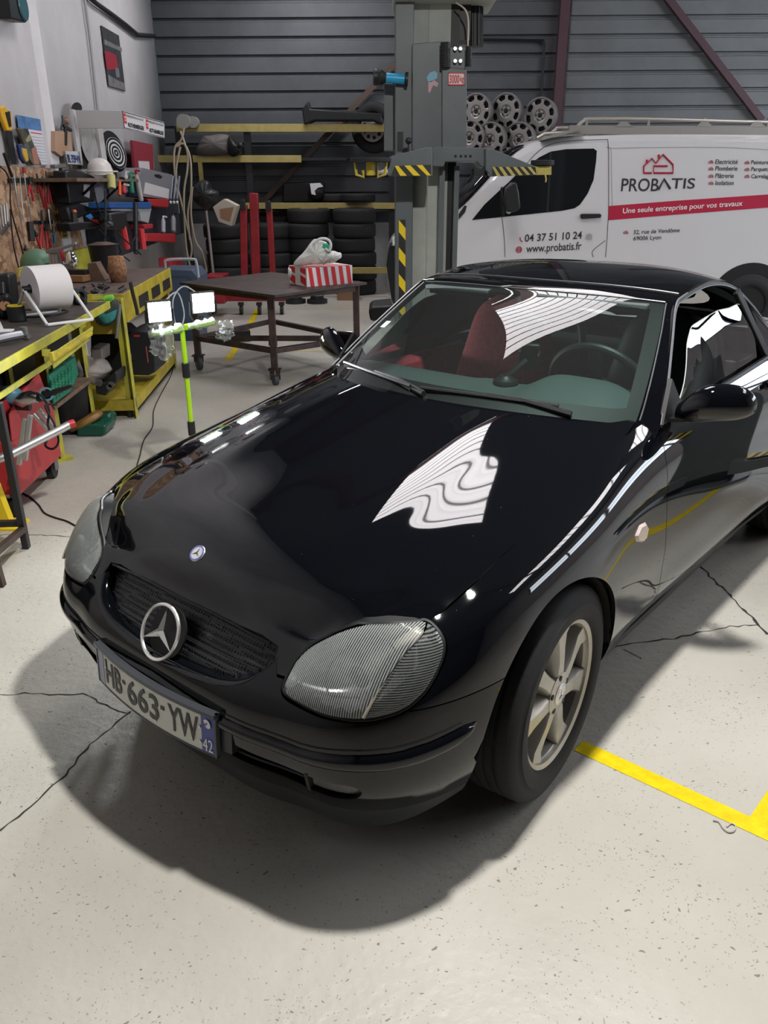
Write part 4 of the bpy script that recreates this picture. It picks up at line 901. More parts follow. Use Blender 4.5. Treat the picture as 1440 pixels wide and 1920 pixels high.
for y0, y1 in ((.07, .50), (-.50, -.14)):
    m = MB(); m.beam(Tp(3.95, (y0)/.58, -.025), Tp(3.95, y1/.58, -.025), .012, .03); m.beam(Tp(4.4, y0/.58, -.03), Tp(4.4, y1/.58, -.03), .14, .02); m.build('sun_visor', M_dash, car, bevel=.008, seg=3)
m = MB(); V, F = tpart(lambda V: RR(V)-4.1, lambda V: 8.3-RR(V), lambda V: .93-af(V)); V[:, 2] -= .035; sheet('headliner', V, F, mat('headliner', (.05, .055, .055), .9), car, solid=0)
# phone holder stuck on the dash (a thing of its own)
o_ = np.array([-.80, .075, .945])
_c, _s = math.cos(CARYAW), math.sin(CARYAW)
def car2w(p): return np.array([CARP[0]+p[0]*_c-p[1]*_s, CARP[1]+p[0]*_s+p[1]*_c, p[2]])
ph = thing('phone_holder', 'black phone holder on a suction foot standing on the car dashboard', 'phone holder', car2w(o_), CARYAW)
m = MB(); m.lathe([(.048, 0), (.046, .4), (.03, .7), (.024, 1)], (0, 0, 0), (0, 0, .03), 24); m.build('suction_foot', M_dark, ph)
m = MB(); m.tube([(0, 0, .02), (-.02, .03, .05), (-.05, .055, .085)], .012, 8); m.build('arm', M_dark, ph)
m = MB(); m.box((-.06, .065, .098), (.02, .07, .105), (0, .35, .3)); m.box((-.05, .105, .095), (.035, .012, .05), (0, .35, .3)); m.box((-.05, .028, .10), (.035, .012, .05), (0, .35, .3)); m.build('cradle', M_dark, ph, bevel=.006)
# ================================================================ two-post lift
def pp(mb, pts, y, depth, mi=0):
    """outline measured in photo pixels on the plane y, extruded depth metres away from the viewer"""
    P = [WP(u, w, y=y) for u, w in pts]; n = len(P); a = sum(P[i][0]*P[(i+1) % n][2]-P[(i+1) % n][0]*P[i][2] for i in range(n))
    if a < 0: P = P[::-1]
    Q = [p+np.array([0, depth, 0]) for p in P]
    return mb.add(P+Q, [tuple(range(n)), tuple(range(n, 2*n))[::-1]]+[(i, n+i, n+(i+1) % n, (i+1) % n) for i in range(n)], mi)
def rect(u0, w0, u1, w1): return [(u0, w0), (u1, w0), (u1, w1), (u0, w1)]
def stripes(a, b, c, d, n, frac=.5, skew=1.0):
    """yellow bars across the quad a,b (one long edge) / d,c (other long edge)"""
    a, b, c, d = [np.array(q, float) for q in (a, b, c, d)]; out = []
    for k in range(n):
        t0 = (k+.25)/n; t1 = t0+frac/n; sk = skew*.5/n
        out.append([a+(b-a)*max(0, min(1, t0+sk)), a+(b-a)*max(0, min(1, t1+sk)), d+(c-d)*max(0, min(1, t1-sk)), d+(c-d)*max(0, min(1, t0-sk))])
    return out
M_cream = mat('cream_column', (.44, .46, .42), .6, noise=.2, nscale=3)
M_hazy = mat('hazard_yellow', (.85, .62, .02), .45); M_hazk = mat('hazard_black', (.02, .02, .02), .5); M_hazold = mat('worn_hazard_yellow', (.60, .50, .14), .6, noise=.3, nscale=30)
M_stick = mat('sticker_white', (.75, .75, .75), .5); M_stickred = mat('sticker_red', (.62, .03, .04), .5)
LY = 5.85
lb = WP(800, 300, y=LY); lift = thing('vehicle_lift', 'grey two-post vehicle lift column with hazard tape and arms raised high', 'vehicle lift', (lb[0], LY+.2, 0))
def lp(mb): return None
LX = (np.eye(3), (-lb[0], -(LY+.2), 0))
def LB(mb, name, m, **k): return mb.build(name, m, k.pop('parent', lift), xf=LX, **k)
def X_(u, y=LY, w=300): return float(WP(u, w, y=y)[0])
def Z_(w, y=LY, u=800): return float(WP(u, w, y=y)[2])
x0, x1, x2 = X_(741), X_(775), X_(842)
m = MB(); m.box2((x0, LY+.02, 0), (x1, LY+.30, 3.3)); col = LB(m, 'column', M_lift, bevel=.006)
m = MB(); m.box2((x1-.01, LY+.10, .02), (X_(843), LY+.34, 3.3)); m.box2((X_(802), LY+.092, .02), (X_(804), LY+.1, 3.3)); LB(m, 'column_cover', M_cream, bevel=.004)
m = MB(); m.box2((x0-.22, LY-.15, 0), (x2+.22, LY+.55, .03)); LB(m, 'base_plate', M_lift, bevel=.004)
m = MB(); pp(m, rect(720, 155, 742, 282), LY+.14, .16); LB(m, 'carriage_flange', M_lift, bevel=.003)
m = MB(); pp(m, [(773, 82), (831, 77), (831, 282), (773, 282)], LY-.02, .14); pp(m, [(829, 128), (842, 126), (875, 130), (875, 282), (829, 282)], LY-.06, .16); pp(m, rect(842, 88, 874, 130), LY-.02, .1); ca = LB(m, 'carriage', M_lift, bevel=.004)
for u, w, h, r in ((835, 79, 128, 9), (879, 87, 125, 6)):
    p = WP(u, w, y=LY-.07); q = WP(u, h, y=LY-.07); rr = r/274; m = MB(); pr_ = []
    for k in range(13): pr_ += [(rr*.8, k/13), (rr, (k+.35)/13), (rr, (k+.6)/13)]
    m.lathe(pr_+[(rr*.7, 1)], q, p, 20); LB(m, 'bellows', M_dark, parent=ca, sharp=0)
for u, w in ((853, 92), (863, 92), (853, 115), (863, 115), (840, 271), (850, 272), (859, 272), (868, 272)):
    p = WP(u, w, y=LY-.03); m = MB(); m.cyl(p, p-np.array([0, .022, 0]), .012, n=6); LB(m, 'bolt', M_alu, parent=ca)
m = MB(); p = WP(890, 88, y=LY+.2); q = WP(890, 6, y=LY+.2); rr = 13/265; pr_ = []
m.cyl(p, q, rr, n=20); [m.beam(p+(rr+.004)*np.array([math.cos(a), math.sin(a), 0]), q+(rr+.004)*np.array([math.cos(a), math.sin(a), 0]), .006, .006) for a in np.linspace(0, 2*PI, 16, endpoint=False)]
m.cyl(q, q+np.array([0, 0, .10]), rr*1.15, n=20); m.box2((X_(840), LY+.12, Z_(70)), (X_(878), LY+.3, 2.8)); LB(m, 'motor', M_dark)
m = MB(); m.box2((X_(738), LY-.05, Z_(2)), (X_(918), LY+.45, Z_(2)+.06)); LB(m, 'top_plate', M_cream, bevel=.004)
m = MB(); m.tube([WP(855, 5, y=LY-.02), WP(872, 18, y=LY-.06), WP(878, 40, y=LY-.06), WP(877, 86, y=LY-.06)], .005, 6, smooth=6); LB(m, 'hose', mat('pale_hose', (.55, .5, .38), .5))
# hazard tape down the column
m = MB(); zt_, zb_ = Z_(412), .35; m.box2((X_(748), LY+.016, zb_), (X_(761), LY+.02, zt_)); tp = LB(m, 'hazard_tape', M_hazk)
m = MB(); z = zt_
while z > zb_+.1: m.add([(X_(748), LY+.0145, z), (X_(761), LY+.0145, z-.055), (X_(761), LY+.0145, z-.135), (X_(748), LY+.0145, z-.08)], [(0, 3, 2, 1)]); z -= .18
LB(m, 'stripes', M_hazy, parent=tp, solid=0)
# rails under the carriage
for u0, u1 in ((824, 834), (852, 861)): m = MB(); m.box2((X_(u0), LY-.04, .03), (X_(u1), LY+.08, Z_(312))); LB(m, 'rail', M_lift)
m = MB(); m.box2((X_(842), LY+.10, .03), (X_(858), LY+.3, 3.2)); LB(m, 'chain_guard', M_hazk)
# cross head and arms
m = MB(); pp(m, [(811, 275), (911, 277), (911, 313), (903, 313), (895, 303), (835, 303), (832, 312), (811, 312)], LY-.16, .30); ch = LB(m, 'cross_head', M_lift, bevel=.004)
m = MB()
for u in (854, 864, 873, 882): p = WP(u, 293, y=LY-.16); m.cyl(p+np.array([0, .005, 0]), p-np.array([0, .002, 0]), .009, n=12)
LB(m, 'bolt_holes', M_black, parent=ch)
def arm(name, top, tape, ya, lab, mm):
    m = MB(); pp(m, top, ya, .16); a = LB(m, name, M_lift, bevel=.004); a['label'] = lab
    m = MB(); pp(m, tape, ya-.004, .004); t = LB(m, 'hazard_tape', M_hazk, parent=a)
    m = MB(); [pp(m, q, ya-.007, .002) for q in stripes(tape[0], tape[1], tape[2], tape[3], mm[0], .5, mm[1])]; LB(m, 'stripes', mm[2], parent=a)
    return a
a = arm('swing_arm', [(722, 300), (735, 292), (800, 276), (811, 277), (811, 330), (735, 330), (716, 326)], [(740, 311), (808, 309), (808, 329), (733, 330)], LY-.30, 'left swing arm with bright hazard tape', (3, -.9, M_hazy))
m = MB(); pp(m, [(704, 303), (722, 298), (728, 326), (708, 326)], LY-.34, .14); LB(m, 'arm_end', M_alu, parent=a, bevel=.01)
p = WP(695, 300, y=LY-.34); m = MB(); m.cyl(p+(0, 0, -.012), p+(0, 0, .012), .13, n=32); LB(m, 'lift_pad', M_rubber, parent=a, bevel=.004)
m = MB(); [m.tube([p+(s*.10, 0, -.015), p+(s*.09, -.02, -.085), p+(s*.045, -.02, -.10), p+(s*.05, -.02, -.06)], .010, 6) for s in (-1, 1)]; m.cyl(p+(0, 0, -.09), p+(0, 0, -.01), .03, n=14); LB(m, 'pad_bracket', M_yellow, parent=a)
a = arm('swing_arm', [(911, 278), (923, 279), (1002, 311), (1006, 328), (923, 331), (911, 318)], [(923, 313), (1004, 313), (1006, 327), (923, 331)], LY-.28, 'right swing arm with faded hazard tape', (6, -.8, M_hazold))
m = MB(); pp(m, rect(1001, 311, 1034, 328), LY-.26, .09); m.tube([WP(1022, 326, y=LY-.27), WP(1024, 336, y=LY-.28), WP(1023, 342, y=LY-.28)], .006, 6); LB(m, 'arm_extension', M_hazold, parent=a, bevel=.003)
p = WP(1017, 304, y=LY-.22); m = MB(); m.cyl(p+(0, 0, -.02), p+(0, 0, .012), .075, n=28); m.cyl(p+(0, 0, -.05), p+(0, 0, -.01), .03, n=14); LB(m, 'lift_pad', M_rubber, parent=a, bevel=.004)
m = MB(); pp(m, rect(888, 316, 914, 330), LY-.2, .12); LB(m, 'arm_lock', M_dark, bevel=.004)
p = WP(766, 264, y=LY-.12); m = MB(); m.ball(p, .022, 14); m.cyl(p, p+(0, 0, -.09), .006); LB(m, 'lever', M_dark)
m = MB(); pp(m, rect(745, 247, 756, 284), LY+.016, .004); LB(m, 'black_label', M_dark)
m = MB(); pp(m, rect(840.5, 136, 871, 160), LY-.064, .003); st = LB(m, 'load_sticker', M_stick)
m = MB(); 
for q in (rect(840.5, 136, 871, 138), rect(840.5, 158, 871, 160), rect(840.5, 136, 841.6, 160), rect(870, 136, 871, 160)): pp(m, q, LY-.066, .002)
LB(m, 'sticker_border', M_stickred, parent=st)
def on_y(name, s, ma, par, u0, w1, u1, w0, y, xf, **k):
    """lettering on a plane facing the viewer: pixel box left u0, bottom w1, right u1, top w0"""
    p = WP(u0, w1, y=y); q = WP(u1, w1, y=y); t = WP(u0, w0, y=y)
    d = q-p; ex = d/np.linalg.norm(d); V, F = text_geo(s, 1, .5, **k); V[:, 0] -= V[:, 0].min(); sx = np.linalg.norm(d)/V[:, 0].max(); sy = (t[2]-p[2])/(V[:, 1].max()); 
    ez = np.cross(ex, (0, 0, 1.)); P = p+V[:, :1]*sx*ex+V[:, 1:2]*sy*np.array([0, 0, 1.])+(V[:, 2:3]+.5)*.002*ez
    mb = MB(); mb.add(P, F); o = mb.build(name, ma, par, sharp=0, xf=xf); return o
on_y('characters', '3000', M_stickred, st, 842.5, 156, 861, 140, LY-.064, LX, bold=.02); on_y('characters', 'kg', M_stickred, st, 862.5, 153, 869.5, 142, LY-.064, LX, bold=.02)
m = MB(); pp(m, [(800, 145), (806, 136), (815, 133), (820, 137), (820, 146), (808, 154), (802, 152)], LY-.023, .002); pp(m, [(803, 154), (814, 150), (822, 156), (820, 163), (812, 160), (806, 174), (803, 172)], LY-.023, .002, 1)
LB(m, 'torn_sticker', [mat('sticker_cyan', (.22, .48, .66), .5), mat('sticker_pink', (.62, .38, .42), .5)])
# torch held by its magnet
p = WP(700, 144, y=LY-.02); q = WP(765, 149, y=LY-.02); L_ = np.linalg.norm(q-p)
t = thing('torch', 'blue and black torch stuck on the side of the lift column', 'torch', p)
x3 = (np.eye(3), tuple(-p)); d = (q-p)/L_
m = MB(); m.lathe([(.030, .35), (.030, .97)], p, q, 20); m.build('handle', M_cyan, t, xf=x3, bevel=.003)
m = MB(); m.lathe([(.038, 0), (.050, .03), (.050, .12), (.046, .16), (.048, .2), (.034, .32), (.030, .37)], p, q, 24, caps=False); m.build('head', M_dark, t, xf=x3); m = MB(); m.lathe([(.034, .9), (.042, .93), (.042, 1)], p, q, 20); m.build('tail_cap', M_dark, t, xf=x3)
m = MB(); m.cyl(p+d*.004, p+d*.02, .036, n=20); m.build('lens', mat('torch_lens', (.75, .75, .70), .15), t, xf=x3)
# second column of the lift, beside the driver's door (shows in the door's reflection)
P2 = (3.02, 3.62); t = thing('vehicle_lift', 'grey two-post vehicle lift column standing beside the driver\'s door', 'vehicle lift', (*P2, 0), math.radians(-64.5))
m = MB(); m.box2((-.2, 0, 0), (.2, .3, 3.3)); m.box2((-.34, -.15, 0), (.34, .5, .03)); m.build('column', M_lift, t, bevel=.006)
m = MB(); m.box2((.11, -.004, .1), (.19, 0, 2.0)); m.build('hazard_tape', M_hazk, t)
m = MB()
for z in np.arange(.15, 1.95, .2): m.add([(.11, -.006, z), (.19, -.006, z+.05), (.19, -.006, z+.14), (.11, -.006, z+.09)], [(0, 1, 2, 3)])
m.build('stripes', M_hazy, t)
m = MB(); m.box2((-.24, -.09, .12), (.24, -.02, 1.1)); m.build('carriage', M_lift, t, bevel=.005)
for s in (-1, 1):
    m = MB(); m.beam((s*.15, -.1, .16), (s*.50, -.22, .14), .12, .10); a = m.build('swing_arm', M_lift, t, bevel=.004); m = MB(); m.cyl((s*.50, -.22, .18), (s*.50, -.22, .21), .09, n=24); m.build('lift_pad', M_rubber, a)
    m = MB(); m.beam((s*.25, -.115, .216), (s*.45, -.20, .208), .12, .006); m.build('arm_tape', M_hazk, a)
    m = MB(); [m.beam(np.array((s*.25, -.115, .22))+np.array((s*.20, -.085, -.01))*k/4, np.array((s*.25, -.115, .22))+np.array((s*.20, -.085, -.01))*(k+.5)/4, .12, .006) for k in range(4)]; m.build('arm_stripes', M_hazy, a)
# ================================================================ white van
VY = 9.8
vb = WP(1145, 480, y=VY); van = thing('van', 'white panel van with crimson lettering and an aluminium roof rack', 'van', (vb[0], VY+1, 0)); VX = (np.eye(3), (-vb[0], -(VY+1), 0))
def VB(mb, name, m, **k): return mb.build(name, m, k.pop('parent', van), xf=VX, **k)
M_van = mat('van_white', (.62, .62, .63), .25, coat=.6); M_vglass = mat('dark_van_glass', (.010, .011, .013), .06, spec=.6); M_crim = mat('crimson_vinyl', (.42, .015, .05), .4); M_vtext = mat('dark_vinyl', (.03, .03, .035), .5)
def zq(X, Y): return (860+X*.40278, 160+Y*.40278)
# body: side outline swept across the width with rounded upper edges
side = [(733, 600), (727, 560), (726, 500), (738, 450), (785, 424), (858, 398), (930, 330), (985, 284), (1040, 268), (1145, 261), (1300, 260), (1500, 262), (1640, 266), (1650, 300), (1655, 600)]
S = np.array([WP(u, w, y=VY) for u, w in side]); S = catmull(S, 5); cen = np.array([S[:, 0].mean(), 0, 1.1])
arc_c = WP(1400, 572, y=VY); R_t = .36
A = []
for y, k, dz in ((VY+.0, 1, 0), (VY+.0, 1, 0), (VY+.06, 1, .03), (VY+.20, 1, .06), (VY+1.0, 1, .08), (VY+1.8, 1, .06), (VY+1.94, 1, .03), (VY+2.0, 1, 0)):
    Q = S.copy(); Q[:, 1] = y
    up = np.clip((S[:, 2]-1.2)/.6, 0, 1); Q[:, 2] += dz*up; 
    if y == VY: Q[:, 2] -= .03*up
    nose = np.clip((X_(800, VY)-S[:, 0])/.6, 0, 1); yy = abs(y-VY-1)/1.0; Q[:, 0] += nose*.30*yy**3
    A.append(Q)
m = MB(); m.grid(np.array(A), flip=True)
Q = A[0]; n = len(Q); m.add([*Q], [tuple(range(n))[::-1]]); m.add([*A[-1]], [tuple(range(n))]); body = VB(m, 'body', M_van, sharp=50)
E_ = VY-.004
m = MB(); pp(m, [zq(*a) for a in [(62, 627), (120, 555), (200, 480), (290, 400), (375, 335), (430, 308), (500, 297), (628, 294), (643, 305), (640, 350), (628, 440), (600, 505), (565, 555), (540, 572), (480, 584), (300, 603)]], E_, .01); wnd = VB(m, 'door_window', M_vglass)
m = MB(); pp(m, [zq(*a) for a in [(196, 478), (204, 470), (216, 606), (206, 608)]], E_-.004, .004); pp(m, [zq(*a) for a in [(425, 312), (433, 308), (418, 590), (408, 590)]], E_-.004, .004); VB(m, 'window_pillar', M_dark, parent=wnd)
# windscreen: dark glass wrapped over the sloping front
m = MB(); P = []
for y in (VY+.12, VY+.5, VY+1.0, VY+1.5, VY+1.88):
    row = []
    for u, w in ((862, 396), (900, 358), (938, 322), (968, 296), (992, 282)):
        q = WP(u, w, y=VY); row.append((q[0]-.02-.10*(1-abs(y-VY-1)**2), y, q[2]+.025+.04*(q[2] > 1.7)))
    P.append(row)
m.grid(np.array(P), flip=True); VB(m, 'windscreen', M_vglass, sharp=0, solid=.01)
m = MB(); pp(m, [zq(*a) for a in [(0, 600), (28, 560), (38, 562), (30, 590), (0, 625)]], VY-.01, .03); VB(m, 'wing_tip', M_dark)
M_gap = mat('panel_gap', (.06, .06, .06), .8)
for k, ln in enumerate(([(196, 478), (196, 560), (205, 640), (213, 720), (216, 800)], [(694, 250), (698, 330), (698, 560), (693, 680), (684, 800)], [(628, 800), (624, 770), (684, 722)], [(205, 480), (290, 395), (380, 300), (480, 262), (694, 252)])):
    m = MB(); m.tube([WP(*zq(*a), y=E_+.002) for a in ln], .0035, 4, smooth=4); VB(m, 'panel_gap', M_gap)
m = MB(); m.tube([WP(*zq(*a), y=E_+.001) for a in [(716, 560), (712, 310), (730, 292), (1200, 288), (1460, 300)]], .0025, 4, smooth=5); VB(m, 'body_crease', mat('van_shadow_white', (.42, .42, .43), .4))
m = MB(); pp(m, [zq(*a) for a in [(568, 602), (575, 598), (660, 598), (666, 604), (662, 616), (575, 622), (568, 616)]], VY-.03, .03); VB(m, 'door_handle', M_dark, bevel=.006)
p = WP(*zq(608, 703), y=VY); m = MB(); m.cyl(p+(0, .01, 0), p-(0, .02, 0), .03, n=18); VB(m, 'lock', M_alu)
m = MB(); P = [zq(*a) for a in [(250, 452), (270, 450), (282, 500), (290, 570), (262, 592), (225, 590), (212, 540), (222, 480)]]; pp(m, P, VY-.22, .14); pp(m, [zq(*a) for a in [(222, 575), (262, 560), (240, 600), (225, 598)]], VY-.10, .12, 1); VB(m, 'door_mirror', [M_dark, M_van], bevel=.02)
m = MB(); pp(m, [(725, 500), (731, 462), (741, 455), (745, 520), (746, 572), (735, 568)], VY+.1, .5); pp(m, [(735, 446), (745, 440), (746, 458), (736, 462)], VY+.05, .1, 1); VB(m, 'front_bumper', [M_dark, mat('van_lamp', (.75, .75, .75), .2)], bevel=.01)
# rear wheel and arch
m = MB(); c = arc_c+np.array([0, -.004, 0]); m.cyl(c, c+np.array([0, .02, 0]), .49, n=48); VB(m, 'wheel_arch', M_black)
def simple_wheel(name, parent, c, R, xf, nsp=9, rmul=.60, sp=.014):
    w = MB(); w.lathe([(r, y+.5) for r, y in tyre_profile(R, .2, R*rmul)], c+np.array([0, .5, 0]), c-np.array([0, .5, 0]), 48, caps=False); o = w.build(name, M_rubber, parent, xf=xf, sharp=50)
    return o
c = arc_c+np.array([0, .075, 0]); ty = simple_wheel('wheel', van, c, R_t, VX)
m = MB(); m.lathe([(.215, .5), (.21, .57), (.198, .57), (.19, .52), (.10, .54), (.05, .55)], c+np.array([0, .5, 0]), c-np.array([0, .5, 0]), 40, caps=False)
for k in range(12):
    a = 2*PI*k/12; t = np.array([math.cos(a), 0, math.sin(a)]); t2 = np.array([math.cos(a+(.26 if k % 2 else -.26)), 0, math.sin(a+(.26 if k % 2 else -.26))]); m.beam(c+t*.06-(0, .055, 0), c+t2*.2-(0, .06, 0), .016, .02, (0, 1, 0))
m.cyl(c-(0, .03, 0), c-(0, .065, 0), .06, n=20); VB(m, 'rim', M_alu, parent=ty)
# graphics
gp = VY-.001
def vt(s, X0, Y1, X1, Y0, ma=M_vtext, slope=0, **k):
    u0, w1 = zq(X0, Y1); u1, w0 = zq(X1, Y0); p = WP(u0, w1, y=gp); q = WP(u1, w1-slope*.40278, y=gp); t = WP(u0, w0, y=gp)
    V, F = text_geo(s, 1, .5, **k); V[:, 0] -= V[:, 0].min(); d = q-p; L = np.linalg.norm(d); ex = d/L; ey = np.array([0, 0, 1.]); sx = L/V[:, 0].max(); sy = (t[2]-p[2])/V[:, 1].max()
    P = p+V[:, :1]*sx*ex+V[:, 1:2]*sy*ey+(V[:, 2:3]+.5)*np.array([0, -.003, 0]); mb = MB(); mb.add(P, F); return VB(mb, 'lettering', ma, sharp=0)
m = MB(); pp(m, [zq(*a) for a in [(698, 562), (1000, 538), (1440, 508), (1700, 500), (1700, 560), (1440, 569), (1000, 603), (698, 628)]], gp-.002, .003); VB(m, 'crimson_stripe', M_crim)
vt('PROB', 755, 492, 928, 433, bold=.008); vt('TIS', 987, 480, 1097, 432, bold=.008)
m = MB(); m.tube([WP(*zq(930, 486), y=gp-.002), WP(*zq(957, 436), y=gp-.002), WP(*zq(985, 482), y=gp-.002)], .014, 4); VB(m, 'lettering', M_vtext)
gp = VY-.004; vt('Une seule entreprise pour vos travaux', 763, 596, 1320, 572, mat('white_vinyl', (.75, .75, .75), .5), slope=36, bold=.01); gp = VY-.001
vt('04 37 51 10 24', 307, 728, 573, 694, slope=15, bold=.012); vt('www.probatis.fr', 314, 778, 570, 742, slope=14, bold=.008)
vt('32, rue de Vendôme', 813, 693, 1028, 674, slope=10); vt('69006 Lyon', 813, 722, 942, 703, slope=6)
for s, Y in (('Electricité', 366), ('Plomberie', 397), ('Plâtrerie', 431), ('Isolation', 464)): vt(s, 1194, Y, {'Electricité': 1298, 'Plomberie': 1297, 'Plâtrerie': 1279, 'Isolation': 1279}[s], Y-21)
for s, Y, w in (('Peinture', 367, 80), ('Parquets', 399, 84), ('Carrelage', 432, 92)): vt(s, 1361, Y, 1361+w, Y-19)
def line_logo(pts, r): m = MB(); m.tube([WP(*zq(*a), y=gp-.003) for a in pts], r, 4); return m
m = MB()
for pts in ([(898, 408), (862, 408), (862, 376), (900, 340), (918, 362), (951, 322), (998, 370), (998, 408), (908, 408), (908, 376), (972, 376)], [(932, 340), (932, 322)], [(876, 362), (876, 346)]): m.tube([WP(*zq(*a), y=gp-.003) for a in pts], .011, 4)
VB(m, 'house_logo', M_crim)
for X, Y, s in [(1174, y, .16) for y in (357, 389, 423, 456)]+[(1342, y, .16) for y in (360, 392, 424)]+[(778, 685, .16)]:
    m = MB(); m.tube([WP(*zq(X+(a-930)*s, Y+(b-375)*s), y=gp-.002) for a, b in [(898, 408), (862, 408), (862, 376), (900, 340), (918, 362), (951, 322), (998, 370), (998, 408), (908, 408), (908, 376), (972, 376)]], .003, 4); VB(m, 'small_logo', M_crim)
m = MB(); p = WP(*zq(281, 765), y=gp-.002); m.tube([p+(.034*math.cos(t), 0, .034*math.sin(t)) for t in np.linspace(0, 2*PI, 20, endpoint=False)], .003, 4, closed=True); m.tube([p+(.016*math.cos(t), 0, .034*math.sin(t)) for t in np.linspace(0, 2*PI, 20, endpoint=False)], .003, 4, closed=True); m.beam(p-(.034, 0, 0), p+(.034, 0, 0), .004, .006); m.beam(p-(.03, 0, -.014), p+(.03, 0, .014), .004, .006); m.beam(p-(.03, 0, .014), p+(.03, 0, -.014), .004, .006); VB(m, 'globe_symbol', M_crim)
m = MB(); m.tube([WP(*zq(a, b), y=gp-.002) for a, b in [(288, 708), (286, 714), (290, 724), (297, 727)]], .006, 4); VB(m, 'telephone_symbol', M_crim)
# roof rack
m = MB()
for y in (VY+.18, VY+1.75):
    a, b = WP(*zq(520, 205), y=VY+.1), WP(*zq(1900, 212), y=VY+.1); m.beam((a[0], y, a[2]), (b[0], y, b[2]), .05, .09)
    c_ = [WP(*zq(X, Y), y=VY+.1) for X, Y in [(560, 190), (590, 163), (620, 155), (885, 155), (1440, 170), (1880, 176)]]; m.tube([(q[0], y, q[2]) for q in c_], .022, 10, smooth=3)
for X in (600, 890, 1150, 1450): q = WP(*zq(X, 205), y=VY+.1); m.beam((q[0], VY+.18, q[2]+.02), (q[0], VY+1.75, q[2]+.02), .03, .04); m.beam((q[0], VY+.18, q[2]-.22), (q[0], VY+.18, q[2]+.12), .03, .03)
for X in (770, 1145, 1390): pp(m, [zq(X-38, 192), zq(X-14, 168), zq(X+14, 168), zq(X+38, 192)], VY+.15, .02)
VB(m, 'roof_rack', mat('rack_aluminium', (.42, .40, .37), .4, .7))
m = MB(); q0 = WP(*zq(340, 262), y=VY+.6); q1 = WP(*zq(520, 215), y=VY+.6); m.beam(q0, q1, 1.3, .03); m.tube([WP(*zq(365, 245), y=VY+.5), WP(*zq(400, 225), y=VY+.5), WP(*zq(520, 218), y=VY+.5)], .02, 8); VB(m, 'rack_front', mat('rack_aluminium', (.4, .4, .4)))
# ================================================================ floor markings and cracks
class Th:
    """a thing whose shapes are given in world coordinates"""
    def __init__(s, name, label, cat, loc, group=None):
        s.r = thing(name, label, cat, loc, 0, group); s.x = (np.eye(3), -np.array([float(a) for a in loc]))
    def p(s, mb, name, m, parent=None, **k): return mb.build(name, m, parent or s.r, xf=s.x, **k)
def one(mb, name, m, label, cat, loc, group=None, **k):
    o = mb.build(name, m, None, xf=(np.eye(3), -np.array([float(a) for a in loc])), **k); o.location = [float(a) for a in loc]; return tag(o, label, cat, group)
def strip(mb, pts, w, z=.0012):
    P = np.array([(p[0], p[1]) for p in pts]); T_ = np.gradient(P, axis=0); T_ /= np.linalg.norm(T_, axis=1)[:, None]; N_ = np.stack([-T_[:, 1], T_[:, 0]], 1)
    ww = w if hasattr(w, '__len__') else [w]*len(P)
    mb.grid(np.array([[(*(p-n*a/2), z), (*(p+n*a/2), z)] for p, n, a in zip(P, N_, ww)]))
m = MB(); a = WP(1085, 1398, z=0); b = WP(1440, 1562, z=0); d = (b-a); strip(m, [a, a+d*.5, b, b+d*.35], .060); struct('trim_10', m, M_paintline, sharp=0)
c0 = WP(1424, 1545, z=0); dl = np.array([.68, .73, 0]); m = MB(); strip(m, [c0, c0+dl*1.5, c0+dl*3.6], .058, .0013); struct('trim_11', m, M_paintline, sharp=0)
m = MB(); strip(m, [(-1.55, 7.9), (-1.62, 9.5), (-1.75, 11.4)], .07); struct('trim_12', m, M_paintline, sharp=0)
m = MB(); strip(m, [(-1.75, 11.4), (0, 11.35), (1.5, 11.3)], .07); strip(m, [(-1.0, 8.4), (-.6, 8.35)], .07); struct('trim_13', m, mat('faded_yellow_line', (.48, .42, .22), .5), sharp=0)
def crack(n, px, w=.006, z=.0011):
    P = [WP(u, v_, z=0)[:2] for u, v_ in px]; Q = []
    for i in range(len(P)-1):
        a, b = P[i], P[i+1]; k = max(2, int(np.linalg.norm(b-a)/.025))
        for j in range(k): Q.append(a+(b-a)*j/k+RNG.normal(0, .0045, 2))
    Q.append(P[-1]); m = MB(); strip(m, Q, [w*RNG.uniform(.3, 1.3) for _ in Q], z); struct('trim_%d' % n, m, M_crack, sharp=0)
crack(20, [(0, 1303), (60, 1300), (110, 1303), (160, 1300), (200, 1322), (240, 1338)], .005)
crack(21, [(245, 1335), (205, 1365), (170, 1395), (120, 1455), (60, 1510), (0, 1558)], .006)
crack(22, [(1140, 1218), (1200, 1202), (1260, 1199), (1320, 1185), (1360, 1176), (1420, 1172)], .008)
crack(23, [(1300, 1045), (1330, 1080), (1365, 1110), (1400, 1150), (1440, 1190)], .012)
crack(24, [(0, 1003), (60, 1003), (142, 1007)], .005)
crack(25, [(1172, 1218), (1190, 1228), (1202, 1236)], .004)
m = MB(); P = [WP(u, w, z=.004) for u, w in [(1337, 1538), (1348, 1541), (1356, 1553), (1366, 1560), (1376, 1558), (1379, 1548), (1370, 1544), (1363, 1550)]]; m.tube(P, .0022, 5, smooth=4); one(m, 'plastic_strip', mat('clear_plastic', (.45, .42, .38), .3), 'thin curled plastic strip lying by the yellow floor line', 'plastic strip', P[0])
